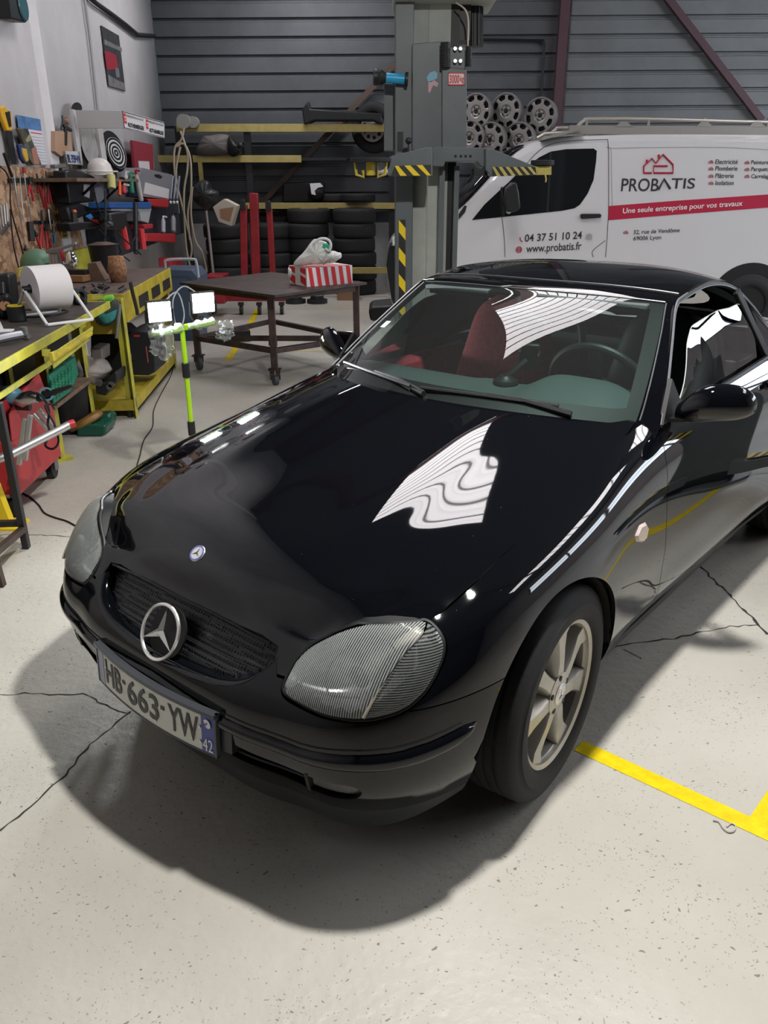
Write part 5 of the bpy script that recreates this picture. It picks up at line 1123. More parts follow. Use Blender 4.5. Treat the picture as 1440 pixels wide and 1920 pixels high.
# ================================================================ work light on its stand
M_lime = mat('lime_paint', (.42, .75, .02), .4); M_lampglow = mat('lit_led_panel', (1, 1, 1), .5, emit=(.93, .97, 1), es=480)
base = np.array([WP(370, 915, z=0)[0], WP(370, 915, z=0)[1], 0]); yb = base[1]
wl = Th('work_light', 'lime green tripod work light with two lit LED panels', 'work light', base)
top = WP(341, 612, y=yb); foot = WP(369, 905, y=yb)
ax = (top-foot); m = MB(); m.cyl(foot, top, .0135, n=16); pole = wl.p(m, 'pole', M_lime)
for u, w in ((349, 694), (362, 803)):
    c = foot+ax*((foot[2]-WP(u, w, y=yb)[2])/(foot[2]-top[2])); m = MB(); m.cyl(c-ax*.045, c+ax*.045, .021, n=14); wl.p(m, 'clamp_collar', M_dark, bevel=.003)
for k in range(3):
    a = 2*PI*k/3+.4; m = MB(); m.beam(foot+(0, 0, .16), base+np.array([.26*math.cos(a), .26*math.sin(a), .01]), .022, .012); wl.p(m, 'leg', M_lime)
bl, br = WP(284, 626, z=.80), WP(402, 602, z=.86); bl = WP(284, 626, y=yb-.08); br = WP(402, 602, y=yb+.08)
m = MB(); m.beam(bl, br, .03, .03); bar = wl.p(m, 'crossbar', M_lime, bevel=.003)
M_wrap = glass('clear_film', (.80, .82, .82), rough=.18, ior=1.5, dust=.20)
def crumple(c, sx, sy, sz, seed, n=14):
    r = np.random.default_rng(seed); P = np.zeros((n, n, 3))
    for i in range(n):
        for j in range(n):
            u_, v_ = i/(n-1)-.5, j/(n-1)-.5; P[i, j] = c+np.array([u_*sx, math.sin(u_*6+seed)*.3*sy+v_*sy*.2, (v_)*sz*(1-1.1*abs(u_)*(v_ < 0))])+r.normal(0, .0045, 3)
    return P
led = []
for (c, cs, sd) in (((bl+(br-bl)*.12), (298, 584), 1), ((bl+(br-bl)*.80), (380, 567), 2)):
    cc = WP(*cs, y=float(c[1])); n_ = np.array([.52, -.80, -.05]); n_ /= np.linalg.norm(n_); rt = np.cross(n_, (0, 0, 1.)); rt /= np.linalg.norm(rt); up = np.cross(rt, n_)
    m = MB(); R3 = np.stack([rt, n_, up], 1); hw, hh = .066, .056
    b = np.array([(-hw, -.02, -hh), (hw, -.02, -hh), (hw, .012, -hh), (-hw, .012, -hh), (-hw, -.02, hh), (hw, -.02, hh), (hw, .012, hh), (-hw, .012, hh)]) @ R3.T+cc
    m.add(b, [(0,3,2,1),(4,5,6,7),(0,1,5,4),(1,2,6,5),(2,3,7,6),(3,0,4,7)]); 
    for k in range(7): q = cc-n_*.03+rt*(-.054+.018*k); m.beam(q-up*.045, q+up*.045, .004, .025, n_)
    h = wl.p(m, 'lamp_head', M_dark)
    m = MB(); b = np.array([(-hw*.9, .0125, -hh*.88), (hw*.9, .0125, -hh*.88), (hw*.9, .0125, hh*.88), (-hw*.9, .0125, hh*.88)]) @ R3.T+cc; m.add(b, [(0, 3, 2, 1)]); wl.p(m, 'led_panel', M_lampglow, parent=h, sharp=0)
    m = MB(); [m.tube([cc+rt*s*.072+up*.01, cc+rt*s*.074-up*.06, c+rt*s*.05+(0, 0, .02)], .006, 6) for s in (-1, 1)]; m.cyl(c+(0, 0, .012), c+(0, 0, .04), .016, n=12); wl.p(m, 'bracket', M_dark)
    led.append((cc, n_, rt, up))
m = MB(); P = crumple(bl+np.array([.055, -.02, -.05]), .13, .05, .20, 3); m.grid(P); m.tube([bl+(br-bl)*t+np.array([0, -.01, RNG.normal(0, .004)]) for t in np.linspace(.0, .5, 12)], [.024+RNG.uniform(-.006, .008) for _ in range(12)], 9); wl.p(m, 'plastic_wrap', M_wrap, sharp=0)
m = MB(); P = crumple(br+np.array([.05, .0, -.055]), .10, .05, .12, 5); m.grid(P); m.tube([bl+(br-bl)*t+np.array([0, -.01, RNG.normal(0, .004)]) for t in np.linspace(.58, 1.0, 10)], [.022+RNG.uniform(-.006, .008) for _ in range(10)], 9); wl.p(m, 'plastic_wrap', M_wrap, sharp=0)
m = MB(); m.tube([led[0][0]-led[0][1]*.03, WP(330, 548, y=yb+.1), WP(345, 585, y=yb+.08), WP(341, 612, y=yb+.03)], .004, 6, smooth=8); m.tube([led[1][0]-led[1][1]*.03+(0, 0, .03), WP(345, 537, y=yb+.1), WP(325, 560, y=yb+.05), WP(327, 600, y=yb+.02), WP(338, 618, y=yb+.02)], .004, 6, smooth=8); wl.p(m, 'lead', mat('pale_cable', (.4, .42, .45), .4))
def floor_cable(px, label, r=.0045):
    P = [WP(u, w, z=r) for u, w in px]; m = MB(); m.tube(P, r, 6, smooth=6); one(m, 'cable', M_rubber, label, 'cable', P[0])
floor_cable([(325, 672), (322, 700), (300, 742), (288, 770), (286, 800), (270, 825), (262, 855), (255, 886), (270, 905)], 'black cable curving over the floor below the work light')
floor_cable([(36, 922), (55, 931), (72, 946), (84, 962), (105, 971), (125, 977), (146, 988), (170, 1000)], 'black cable on the floor between the red trolley and the headlight')
# ================================================================ welding table
TZ = .80; F_, R__, L__ = np.array([-.87, 6.6]), np.array([-.14, 7.45]), np.array([-1.86, 7.55]); B_ = R__+L__-F_
wt = Th('steel_table', 'rusty steel table with a lower frame on castors', 'table', (-1.0, 7.6, 0))
m = MB(); m.prism([tuple(F_), tuple(R__), tuple(B_), tuple(L__)], (0, 0, TZ-.02), (1, 0, 0), (0, 1, 0), (0, 0, 1), .02); wt.p(m, 'tabletop', M_rust)
Lg = [np.array(WP(517, 722, z=0)[:2]), np.array([-.24, 7.42]), np.array([-1.16, 8.45]), np.array([-1.74, 7.5])]
M_tyrew = mat('caster_rubber', (.05, .055, .06), .5)
for k, q in enumerate(Lg):
    m = MB(); m.box2((q[0]-.028, q[1]-.028, .14), (q[0]+.028, q[1]+.028, TZ-.02)); lg = wt.p(m, 'leg', M_rust, bevel=.004)
    big = k == 3; r = .075 if big else .045
    m = MB(); m.cyl((q[0]-.018, q[1]-.01, r), (q[0]+.018, q[1]+.01, r), r, n=20); m.cyl((q[0]-.02, q[1]-.01, r), (q[0]+.02, q[1]+.01, r), r*.45, n=12); cs = wt.p(m, 'castor', M_tyrew, bevel=.006)
    m = MB(); m.box2((q[0]-.055, q[1]-.045, .135), (q[0]+.055, q[1]+.045, .143)); m.beam((q[0]-.026, q[1], r), (q[0]-.026, q[1], .135), .004, .04); m.beam((q[0]+.026, q[1], r), (q[0]+.026, q[1], .135), .004, .04); wt.p(m, 'castor_fork', M_rust, parent=cs)
for i, j, z in ((0, 1, .30), (1, 2, .30), (2, 3, .30), (3, 0, .30), (0, 2, .30), (3, 1, .30)):
    if (i, j) == (0, 2): continue
    m = MB(); m.beam((*Lg[i], z), (*Lg[j], z), .045, .045); wt.p(m, 'rail', M_rust, bevel=.003)
for i, j in ((0, 1), (1, 2), (2, 3), (3, 0)):
    m = MB(); m.beam((*Lg[i], TZ-.05), (*Lg[j], TZ-.05), .04, .05); wt.p(m, 'apron', M_rust)
# striped box and carrier bag on it
c1, c2, c3 = WP(576, 538, z=TZ), WP(661, 531, z=TZ), WP(545, 530, z=TZ); v1 = c2-c1; v2 = c3-c1; v1[2] = v2[2] = 0; v2 = np.array([-v1[1], v1[0], 0])/np.linalg.norm(v1)*max(.24, np.linalg.norm(v2)*.9); c1[2] = TZ
H_ = .155; bxs = Th('cardboard_box', 'red and white striped parts box on the steel table', 'box', c1)
m = MB(); V = [c1, c1+v1, c1+v1+v2, c1+v2]; V += [p+(0, 0, H_) for p in V]; m.add(V, [(0,3,2,1),(4,5,6,7),(0,1,5,4),(1,2,6,5),(2,3,7,6),(3,0,4,7)]); bb = bxs.p(m, 'carton', mat('box_white', (.72, .70, .70), .6))
m = MB(); n1 = np.array([v1[1], -v1[0], 0])/np.linalg.norm(v1)*.0015; e1 = v1
for k in range(6):
    t0 = .03+k*.165; a, b = t0, t0+.085; z = np.array([0, 0, H_]); sh = .045
    m.add([c1+v1*(a+sh)+n1, c1+v1*(b+sh)+n1, c1+v1*b+z+n1, c1+v1*a+z+n1], [(0, 1, 2, 3)]); zz = z+(0, 0, .0015); m.add([c1+v1*a+zz, c1+v1*b+zz, c1+v1*(b-.25)+v2+zz if b > .25 else c1+v2*(b/.25)+zz, c1+v1*(a-.25)+v2+zz if a > .25 else c1+v2*(a/.25)+zz], [(0, 1, 2, 3)])
n2 = -v1/np.linalg.norm(v1)*.0015
for a, b in ((.05, .35), (.65, .95)): m.add([c1+v2*a+n2, c1+v2*b+n2+(0, 0, H_*.2), c1+v2*b+n2+(0, 0, H_*.6), c1+v2*a+n2+(0, 0, H_*.45)], [(0, 3, 2, 1)]); m.add([c1+v2*a+n2+(0, 0, H_*.62), c1+v2*b+n2+(0, 0, H_*.75), c1+v2*b+n2+(0, 0, H_*.98), c1+v2*a+n2+(0, 0, H_*.98)], [(0, 3, 2, 1)])
bxs.p(m, 'red_stripes', mat('box_red', (.62, .02, .03), .6), parent=bb, sharp=0)
M_bag = mat('white_bag', (.66, .66, .64), .45, bump=.5, bscale=14)
by = float(c1[1])+.13; ba = WP(600, 485, y=by); bag = Th('carrier_bag', 'white plastic carrier bag slumped on the striped box', 'bag', ba)
def blob(px, y, th, mb, seed=0, n=18, amp=.012):
    """closed cushion whose outline is given in photo pixels on plane y, th metres thick, with folds"""
    P = catmull([WP(u, w, y=y) for u, w in px], 4, True); c = P.mean(0); r = np.random.default_rng(seed); rows = []
    K = 6
    for s_ in (-1, 1):
        for k in (range(K+1) if s_ < 0 else range(K-1, -1, -1)):
            t = k/K; sc = math.sin(t*PI/2) if True else t; dy = th*.5*math.cos(t*PI/2); rows.append([c+(p-c)*max(sc, .02)+np.array([0, s_*dy+amp*math.sin(9*i/len(P)*2*PI+seed)*sc*.6, amp*math.sin(5*i/len(P)*2*PI+k)*.4*t]) for i, p in enumerate(P)])
    A_ = np.array(rows); mb.grid(A_, closed=True); return mb
m = MB(); blob([(550, 497), (567, 475), (585, 452), (598, 449), (612, 455), (618, 470), (612, 488), (606, 494), (580, 497)], by, .12, m, 1); bo_ = bag.p(m, 'bag', M_bag, sharp=0)
m = MB(); m.tube([WP(u, w, y=by-.04) for u, w in [(588, 456), (600, 448), (614, 449), (620, 458), (617, 470), (610, 466)]], .012, 8, smooth=4); bag.p(m, 'handle', M_bag, parent=bo_)
m = MB(); blob([(596, 460), (610, 455), (620, 466), (618, 476), (604, 468)], by-.01, .07, m, 2); bag.p(m, 'green_lining', mat('bag_green', (.02, .38, .22), .5), parent=bo_, sharp=0)
m = MB(); blob([(604, 494), (612, 476), (625, 471), (638, 474), (640, 482), (630, 490), (615, 494)], by-.02, .09, m, 3); bag.p(m, 'bag_corner', M_bag, parent=bo_, sharp=0)
m = MB(); blob([(540, 503), (546, 505), (547, 518), (541, 520)], float(c1[1])+.1, .03, m, 4); one(m, 'tissue', M_bag, 'white crumpled tissue behind the striped box', 'tissue', WP(544, 520, z=TZ), sharp=0)
m = MB(); P = WP(425, 642, z=0); m.box((P[0]+.1, P[1]+.1, .06), (.28, .2, .12), (0, 0, .3)); m.tube([P+(-.1, 0, .12), P+(.02, -.1, .16), P+(.15, -.06, .13), P+(.05, .02, .13)], .008, 6, smooth=5); one(m, 'toolbox', M_dark, 'small black box with cables on the floor under the steel table', 'box', P, bevel=.01)
# ================================================================ racks along the back wall
RY = 13.3
rk_ = Th('storage_rack', 'tall storage rack with faded yellow beams along the grey cladding', 'rack', (-1.6, RY, 0))
def beam_px(u0, w0, u1, w1, y, h, d=.05): 
    m = MB(); a, b = WP(u0, w0, y=y), WP(u1, w1, y=y); m.beam(a, b, d, h); return m
M_rackbeam = mat('rack_yellow', (.42, .34, .12), .5, noise=.2)
for u0, u1, w, h in ((331, 722, 240, .11), (262, 352, 298, .10), (362, 565, 298, .10), (455, 742, 386, .09)):
    rk_.p(beam_px(u0, w, u1, w, RY, h), 'beam', M_rackbeam, bevel=.004)
rk_.p(beam_px(600, 507, 742, 507, 12.6, .09), 'beam', M_rackbeam, bevel=.004)
for u in (349, 473, 735): m = MB(); q = WP(u, 400, y=RY+.06); m.box2((q[0]-.05, RY+.03, 0), (q[0]+.05, RY+.10, WP(u, 236, y=RY)[2])); rk_.p(m, 'upright', M_blackmetal)
m = MB(); m.box2((WP(366, 240, y=RY)[0], RY-.03, WP(366, 372, y=RY)[2]), (WP(373, 240, y=RY)[0], RY+.03, WP(366, 300, y=RY)[2])); rk_.p(m, 'bracket', M_rackbeam)
for u0, u1, w in ((331, 655, 237), (352, 650, 296), (455, 742, 384)): m = MB(); a, b = WP(u0, w, y=RY), WP(u1, w, y=RY); m.box2((a[0], RY+.03, a[2]-.05), (b[0], RY+.52, a[2]-.01)); rk_.p(m, 'shelf', M_blackmetal)
m = MB(); m.beam(WP(742, 118, y=13.85), WP(492, 380, y=13.85), .06, .08); struct('trim_30', m, mat('brace_brown', (.10, .065, .05), .5))
m = MB(); m.beam(WP(1062, -30, y=13.85), WP(1040, 262, y=13.85), .12, .14); struct('trim_31', m, mat('column_maroon', (.10, .05, .06), .5))
m = MB(); m.beam(WP(1235, -25, y=13.85), WP(1428, 226, y=13.85), .08, .10); struct('trim_32', m, mat('column_maroon', (.1, .05, .05)))
m = MB(); m.tube([WP(900, 74, y=13.9), WP(1010, 76, y=13.9), WP(1018, 80, y=13.9), WP(1020, 100, y=13.9), WP(1014, 190, y=13.9)], .02, 6, smooth=3); struct('trim_33', m, M_blackmetal)
def tyre_mesh(mb, c, R=.33, w=.21, axis=(0, 0, 1)):
    c = np.array(c, float); a = np.array(axis, float); mb.lathe([(r, y+.5) for r, y in [(R*.62, -w*.4), (R*.7, -w*.5), (R*.9, -w*.5), (R*.985, -w*.40), (R, -w*.25), (R, w*.25), (R*.985, w*.40), (R*.9, w*.5), (R*.7, w*.5), (R*.62, w*.4), (R*.60, 0)]], c-a*.5, c+a*.5, 40, caps=False, closed=True)
m = MB(); tyre_mesh(m, (0, 0, .105)); tproto = m.build('tyre', M_rubber, None, sharp=45); n_t = 0
where = ('stack nearest the lift column', 'middle stack', 'stack behind the red posts', 'left stack behind the posts')
for si, (u, y, n, R) in enumerate(((667, 13.05, 6, .335), (583, 13.1, 6, .33), (516, 13.1, 5, .32), (431, 13.1, 5, .31))):
    q = WP(u, 540, y=y)
    for k in range(n):
        t = tproto if n_t == 0 else tproto.copy()
        if n_t: COL.objects.link(t)
        n_t += 1; t.location = (q[0]+RNG.normal(0, .012), y+RNG.normal(0, .01), k*.2115); pos = ('bottom', 'second', 'third', 'fourth', 'fifth', 'sixth')[k]
        tag(t, 'black car tyre, %s%s in the %s' % (pos, '' if k == 0 else ' from the floor', where[si]), 'tyre', 'tyres stacked under the rack')
for u, w, y, wh in ((672, 372, 13.3, 'lying on the yellow rack beam beside the lift column'), (625, 374, 13.5, 'lying on the rack left of another tyre')):
    t = tproto.copy(); COL.objects.link(t); q = WP(u, 381, y=y); t.location = (q[0], y+.12, q[2]+.015); t.scale = (.8, .8, .6); tag(t, 'black tyre '+wh, 'tyre', 'tyres on the rack')
# complete wheel on the top shelf
def bare_rim(n_holes=8, R=.25):
    root = empty('alloy_wheel'); m = MB(); NA = n_holes*12; rr = [.075, .10, .15, .155, .165, .175, .205, .215, .222, .225]; P = np.array([[(r*math.cos(2*PI*k/NA), -.01-.02*(r-.08)/.17*0, r*math.sin(2*PI*k/NA)) for k in range(NA)] for r in rr])
    hole = lambda i, k: (3 <= i <= 7) and abs((k % 12)-5.5) < (3.2 if 4 <= i <= 6 else 2.2 if i == 3 else 1.6)*(1 if i < 7 else .8)+.4
    F = []
    for i in range(len(rr)-1):
        for k in range(NA):
            if hole(i, k): continue
            j = (k+1) % NA; F.append((i*NA+k, (i+1)*NA+k, (i+1)*NA+j, i*NA+j))
    m.add(P.reshape(-1, 3), F); m.lathe([(.225, 0), (.235, -.02/.2), (.25, -.02/.2), (.25, .2), (.24, 1)], (0, -.01, 0), (0, .12, 0), 64, caps=False)
    m.lathe([(.028, .01), (.045, -.02), (.075, -.01), (.08, 0)], (0, -.005, 0), (0, .195, 0), 40, caps=False); f = m.build('rim_face', M_rimg, root, solid=.006)
    m = MB(); m.cyl((0, .03, 0), (0, .035, 0), .235, n=40); m.cyl((0, -.011, 0), (0, .02, 0), .03, n=20); m.build('dark_back', M_black, root)
    for k in range(5):
        a = 2*PI*k/5+.2; m = MB(); m.cyl((.06*math.cos(a), -.015, .06*math.sin(a)), (.06*math.cos(a), .0, .06*math.sin(a)), .011, n=10); m.build('lug_hole', M_black, root)
    return root
M_rimg = mat('grey_alloy', (.34, .32, .31), .4, .6)
rp = bare_rim(); locs = [(892.6, 209, 12.9, 'top left of the grey alloy wheels above the van'), (948.6, 208.5, 12.9, 'top middle one of the grey alloy wheels above the van'), (1012.5, 216.7, 12.8, 'rightmost of the grey alloy wheels above the van'), (880, 259, 12.85, 'bottom left grey alloy wheel, half hidden by the lift'), (918.6, 262.5, 12.75, 'bottom middle one of the grey alloy wheels, over the van bonnet'), (972.5, 262.5, 12.75, 'bottom right grey alloy wheel, just above the van roof')]
for k, (u, w, y, lab) in enumerate(locs):
    o = rp if k == 0 else copy_tree(rp); q = WP(u, w, y=y); o.location = q; o.rotation_euler = (0, RNG.uniform(0, 1), math.radians(-33)); o.scale = (.96,)*3; tag(o, lab, 'wheel', 'bare alloy wheels stacked above the van')
q = WP(918, 291, y=12.75); rs = Th('wheel_shelf', 'dark shelf carrying the bare alloy wheels behind the van', 'shelf', (q[0], 13, 0)); m = MB(); m.box2((q[0]-.6, 12.6, q[2]-.06), (q[0]+1.5, 13.4, q[2])); rs.p(m, 'board', M_blackmetal)
for x in (q[0]-.55, q[0]+1.45): m = MB(); m.box2((x-.03, 12.9, 0), (x+.03, 12.96, q[2]-.06)); rs.p(m, 'upright', M_blackmetal)
q = WP(702, 240, y=13.62); w_ = Th('spare_wheel', 'black tyre on a grey alloy wheel hanging at the rack beside the lift', 'wheel', q)
m = MB(); tyre_mesh(m, q, .36, .2, (-.35, -.93, 0)); w_.p(m, 'tyre', M_rubber, sharp=45); m = MB(); a = np.array([-.35, -.93, 0]); m.lathe([(.225, .0), (.21, -.03), (.19, -.05), (.06, -.08), (.0, -.08)], q, q-a, 40, caps=False)
m.cyl(q+a*.05, q+a*.075, .2, n=30); rm_ = w_.p(m, 'rim', M_rimg)
for k in range(9): an = 2*PI*k/9; m = MB(); t = np.array([-.93*math.cos(an)*-1, .35*math.cos(an)*-1, math.sin(an)]); c = q+a*.078+t*.14; m.cyl(c, c+a*.004, .028, n=12); w_.p(m, 'rim_hole', M_black, parent=rm_)
bp_ = Th('bumper', 'black car bumper lying on the top rack shelf', 'bumper', WP(640, 230, y=13.2)); m = MB(); pp(m, [(566, 205), (578, 188), (582, 204), (716, 212), (718, 234), (700, 226), (590, 226), (570, 234)], 13.2, .28); bp_.p(m, 'bumper_skin', M_dark, bevel=.02)
eg = Th('covered_engine', 'grey wrapped machine with dark fittings on the second rack shelf', 'machine', WP(410, 291, y=13.2)); m = MB(); blob([(372, 291), (373, 270), (383, 256), (400, 253), (430, 253), (437, 270), (433, 291)], 13.3, .4, m, 7, amp=.02); g_ = eg.p(m, 'cover', mat('grey_sheet', (.13, .115, .11), .7), sharp=0); m = MB(); blob([(428, 256), (440, 262), (448, 270), (454, 276), (450, 290), (430, 291)], 13.2, .3, m, 8); m.cyl(WP(446, 273, y=13.0), WP(455, 272, y=13.0), .04, n=12); eg.p(m, 'fittings', M_dark, parent=g_, sharp=0)
bx_ = Th('plastic_box', 'black plastic box on the rack above the tyre stacks', 'box', WP(568, 381, y=13.6)); m = MB(); pp(m, [(529, 380), (531, 342), (607, 340), (608, 380)], 13.62, .3); bx_.p(m, 'tub', M_dark, bevel=.02)
hm = Th('helmet', 'black and white helmet standing in front of the black box', 'helmet', WP(592, 381, y=13.45)); c = WP(594, 360, y=13.45); m = MB(); m.ball(c, (.135, .15, .14), 24); h_ = hm.p(m, 'shell', M_dark, sharp=0); m = MB(); pp(m, [(581, 344), (600, 343), (606, 350), (596, 352), (590, 358), (592, 366), (584, 364)], 13.28, .03); hm.p(m, 'white_decal', M_white, parent=h_)
m = MB(); pp(m, [(632, 532), (673, 532), (673, 567), (636, 570), (632, 566)], 12.2, .35); one(m, 'cardboard_box', M_cardboard, 'brown cardboard box on the floor in front of the tyre stack', 'box', WP(650, 569, y=12.2), bevel=.004)
for k, (u, lab) in enumerate(((553, 'left one of two dark brake discs on the floor'), (594, 'right one of two dark brake discs on the floor'))):
    q = WP(u, 570, z=0); t = Th('brake_disc', lab, 'brake disc', q, 'brake discs on the floor behind the table'); m = MB(); m.lathe([(.15, 0), (.15, .5), (.10, .5), (.095, 1), (.03, 1), (.03, 0)], (q[0], q[1]+.1, 0), (q[0], q[1]+.1, .11), 28, caps=False); d_ = t.p(m, 'disc', M_blackmetal); m = MB(); m.lathe([(.09, 0), (.09, 1), (.04, 1)], (q[0], q[1]+.1, .1), (q[0], q[1]+.1, .125), 20); t.p(m, 'hub', M_alu, parent=d_)
# red engine crane
cr = Th('engine_crane', 'red engine crane with three uprights and small castors behind the steel table', 'engine crane', WP(480, 575, y=11.0)); CY = 11.0
for u0, w0, u1, w1, h in ((457, 384, 459, 560, .09), (476, 362, 482, 560, .11), (505, 392, 514, 560, .075)):
    m = MB(); m.beam(WP(u0, w0, y=CY), WP(u1, w1, y=CY), h, .09, (0, 1, 0)); cr.p(m, 'post', M_red, bevel=.01)
for u, w in ((455, 384), (503, 386)): q = WP(u, w, y=CY-.06); m = MB(); m.box(q, (.07, .05, .12)); cr.p(m, 'clevis', M_blackmetal, bevel=.006); 
m = MB(); a, b = WP(395, 556, y=CY), WP(535, 556, y=CY); m.beam(a, b, .12, .11); m.box2((a[0], CY-.35, a[2]-.05), (a[0]+.25, CY+.1, a[2]+.30)); cr.p(m, 'base', M_red, bevel=.01)
for u in (400, 452, 486, 528): q = WP(u, 572, y=CY-.1); m = MB(); m.cyl((q[0]-.02, CY-.1, .06), (q[0]+.02, CY-.1, .06), .06, n=18); m.box((q[0], CY-.1, .14), (.07, .07, .04)); cr.p(m, 'castor', M_blackmetal)
# hoses hanging on the rack hook
M_hose = mat('cream_hose', (.42, .36, .26), .5); q = WP(345, 230, y=13.1); hs = Th('hose', 'long cream hose looped on the rack hook', 'hose', q); HYY = 12.9
for pts in ([(345, 240), (340, 262), (329, 275), (326, 300), (330, 350), (335, 400)], [(338, 246), (345, 265), (352, 290), (351, 320), (345, 360), (346, 420), (350, 470), (358, 505)], [(332, 275), (345, 270), (357, 300), (358, 360), (352, 400), (356, 450)], [(338, 275), (330, 330), (345, 400), (359, 460), (357, 485)], [(361, 350), (358, 400), (366, 450), (380, 475), (388, 510)], [(396, 440), (406, 465), (402, 495)]):
    m = MB(); m.tube([WP(u, w, y=HYY) for u, w in pts], .016, 8, smooth=6); hs.p(m, 'loop', M_hose)
m = MB(); m.cyl(WP(345, 228, y=13.1)-(0, .06, 0), WP(345, 228, y=13.1)+(0, .1, 0), .10, n=24); m.cyl(WP(362, 229, y=13.15)-(0, .03, 0), WP(362, 229, y=13.15)+(0, .1, 0), .08, n=24); hs.p(m, 'reel', mat('dusty_plastic', (.25, .25, .23), .6))
m = MB(); blob([(362, 372), (364, 350), (376, 339), (392, 341), (398, 355), (412, 362), (406, 380), (388, 394), (372, 385)], 11.6, .3, m, 11, amp=.02); one(m, 'cloth_bag', M_dark, 'black cloth bag hanging above the red crane', 'bag', WP(388, 390, y=11.6), sharp=0)
kb = Th('kraft_box', 'tilted brown and white carton under the black cloth bag', 'box', WP(425, 420, y=11.5)); m = MB(); pp(m, [(399, 388), (420, 373), (445, 386), (434, 424), (410, 416)], 11.4, .25); k_ = kb.p(m, 'carton', mat('pale_kraft', (.50, .46, .38), .7), bevel=.005); m = MB(); pp(m, [(412, 392), (438, 388), (431, 414), (414, 408)], 11.39, .01); kb.p(m, 'brown_panel', M_cardboard, parent=k_)
m = MB(); m.cyl(WP(387, 395, y=11.5), WP(400, 512, y=11.5), .018, n=10); one(m, 'steel_pole', M_alu, 'thin leaning steel pole below the black cloth bag', 'pole', WP(400, 512, y=11.5))
q = WP(716, 575, y=8.6); m = MB(); pp(m, [(691, 583), (697, 576), (735, 572), (742, 590), (700, 603), (694, 600)], 8.0, .5); one(m, 'floor_ramp', M_dark, 'low dark ramp block on the floor left of the lift foot', 'ramp', WP(715, 600, y=8.0), bevel=.02)
# ================================================================ left wall: everything measured on planes parallel to the wall
def BP(u, w, off):
    a, z = LWP(u, w, off); return LW(a, z, off)
def wp_(mb, pts, off, depth, mi=0):
    """photo outline on the plane off metres in front of the left wall, depth metres thick towards the wall"""
    P = [BP(u, w, off) for u, w in pts]; n = len(P); L2 = [(np.dot(p-LW0, LWD), p[2]) for p in P]
    a = sum(L2[i][0]*L2[(i+1) % n][1]-L2[(i+1) % n][0]*L2[i][1] for i in range(n))
    if a > 0: P = P[::-1]
    Q = [p-LWN*depth for p in P]
    return mb.add(P+Q, [tuple(range(n))[::-1], tuple(range(n, 2*n))]+[(i, (i+1) % n, n+(i+1) % n, n+i) for i in range(n)], mi)
def z1(X, Y): return (X*.23611, 180+Y*.23611)
def z2(X, Y): return (X*.23611, 480+Y*.23611)
def z3(X, Y): return (X*.23611, 700+Y*.23611)
def z4(X, Y): return (X*.27778, Y*.27778)
def wtube(mb, pts, off, r, f=None, **k): return mb.tube([BP(*(f(*p) if f else p), off) for p in pts], r, k.pop('n', 6), **k)
# pilaster, conduit, cables
m = MB(); wp_(m, [z4(155, 180), z4(200, -60), z4(150, -60), z4(120, -10)], .0, .001) if False else None
a0 = LWP(62, 100, 0)[0]; m = MB(); m.add([LW(a0-.16, 0, 0), LW(a0+.16, 0, 0), LW(a0+.16, CEIL, 0), LW(a0-.16, CEIL, 0), LW(a0-.13, 0, .05), LW(a0+.13, 0, .05), LW(a0+.13, CEIL, .05), LW(a0-.13, CEIL, .05)], [(4,5,6,7),(0,1,5,4),(1,2,6,5),(3,0,4,7)][::1]); struct('trim_40', m, M_wallwhite, sharp=20)
m = MB(); wtube(m, [(570, -10), (600, 200), (628, 440), (652, 650), (660, 740)], .03, .016, z4, n=8); struct('trim_41', m, mat('conduit', (.42, .41, .41), .5))
m = MB(); wtube(m, [(600, -30), (650, 20), (750, 90), (850, 165), (930, 232), (1045, 240)], .05, .022, z4, n=8); wtube(m, [(590, -20), (640, 22), (740, 98), (840, 175), (925, 242), (1040, 250)], .04, .016, z4, n=8); struct('trim_42', m, M_rubber)
t = Th('lamp', 'black lamp with a round teal glass fixed high on the white wall', 'lamp', BP(32, 30, .05)); m = MB(); wp_(m, [z4(60, -40), z4(180, -40), z4(178, 155), z4(82, 128)], .12, .11); b_ = t.p(m, 'housing', M_dark, bevel=.01); c = BP(*z4(155, 40), .125); m = MB(); m.lathe([(.11, 0), (.10, 1)], c, c+LWN*.01, 24); t.p(m, 'glass', mat('teal_glass', (.03, .12, .14), .2), parent=b_)
t = Th('poster', 'dark poster with a red shape above grey rocks on the white wall', 'poster', BP(212, 170, .01)); m = MB(); wp_(m, [z4(686, 172), z4(803, 240), z4(848, 617), z4(735, 582)], .02, .015); b_ = t.p(m, 'print', mat('poster_dark', (.055, .055, .06), .5, noise=.6, nscale=9), bevel=.002)
m = MB(); wp_(m, [z4(705, 345), z4(740, 350), z4(782, 372), z4(800, 450), z4(765, 470), z4(722, 470)], .023, .002); t.p(m, 'red_shape', mat('poster_red', (.32, .02, .04), .5), parent=b_)
m = MB(); wp_(m, [z4(703, 265), z4(820, 322), z4(824, 350), z4(706, 300)], .022, .002); wp_(m, [z4(728, 500), z4(790, 540), z4(838, 560), z4(846, 612), z4(737, 578)], .0225, .002); wp_(m, [z4(775, 455), z4(800, 460), z4(812, 520), z4(785, 525)], .024, .002); t.p(m, 'grey_shapes', mat('poster_grey', (.20, .20, .21), .6, noise=.5, nscale=14), parent=b_)
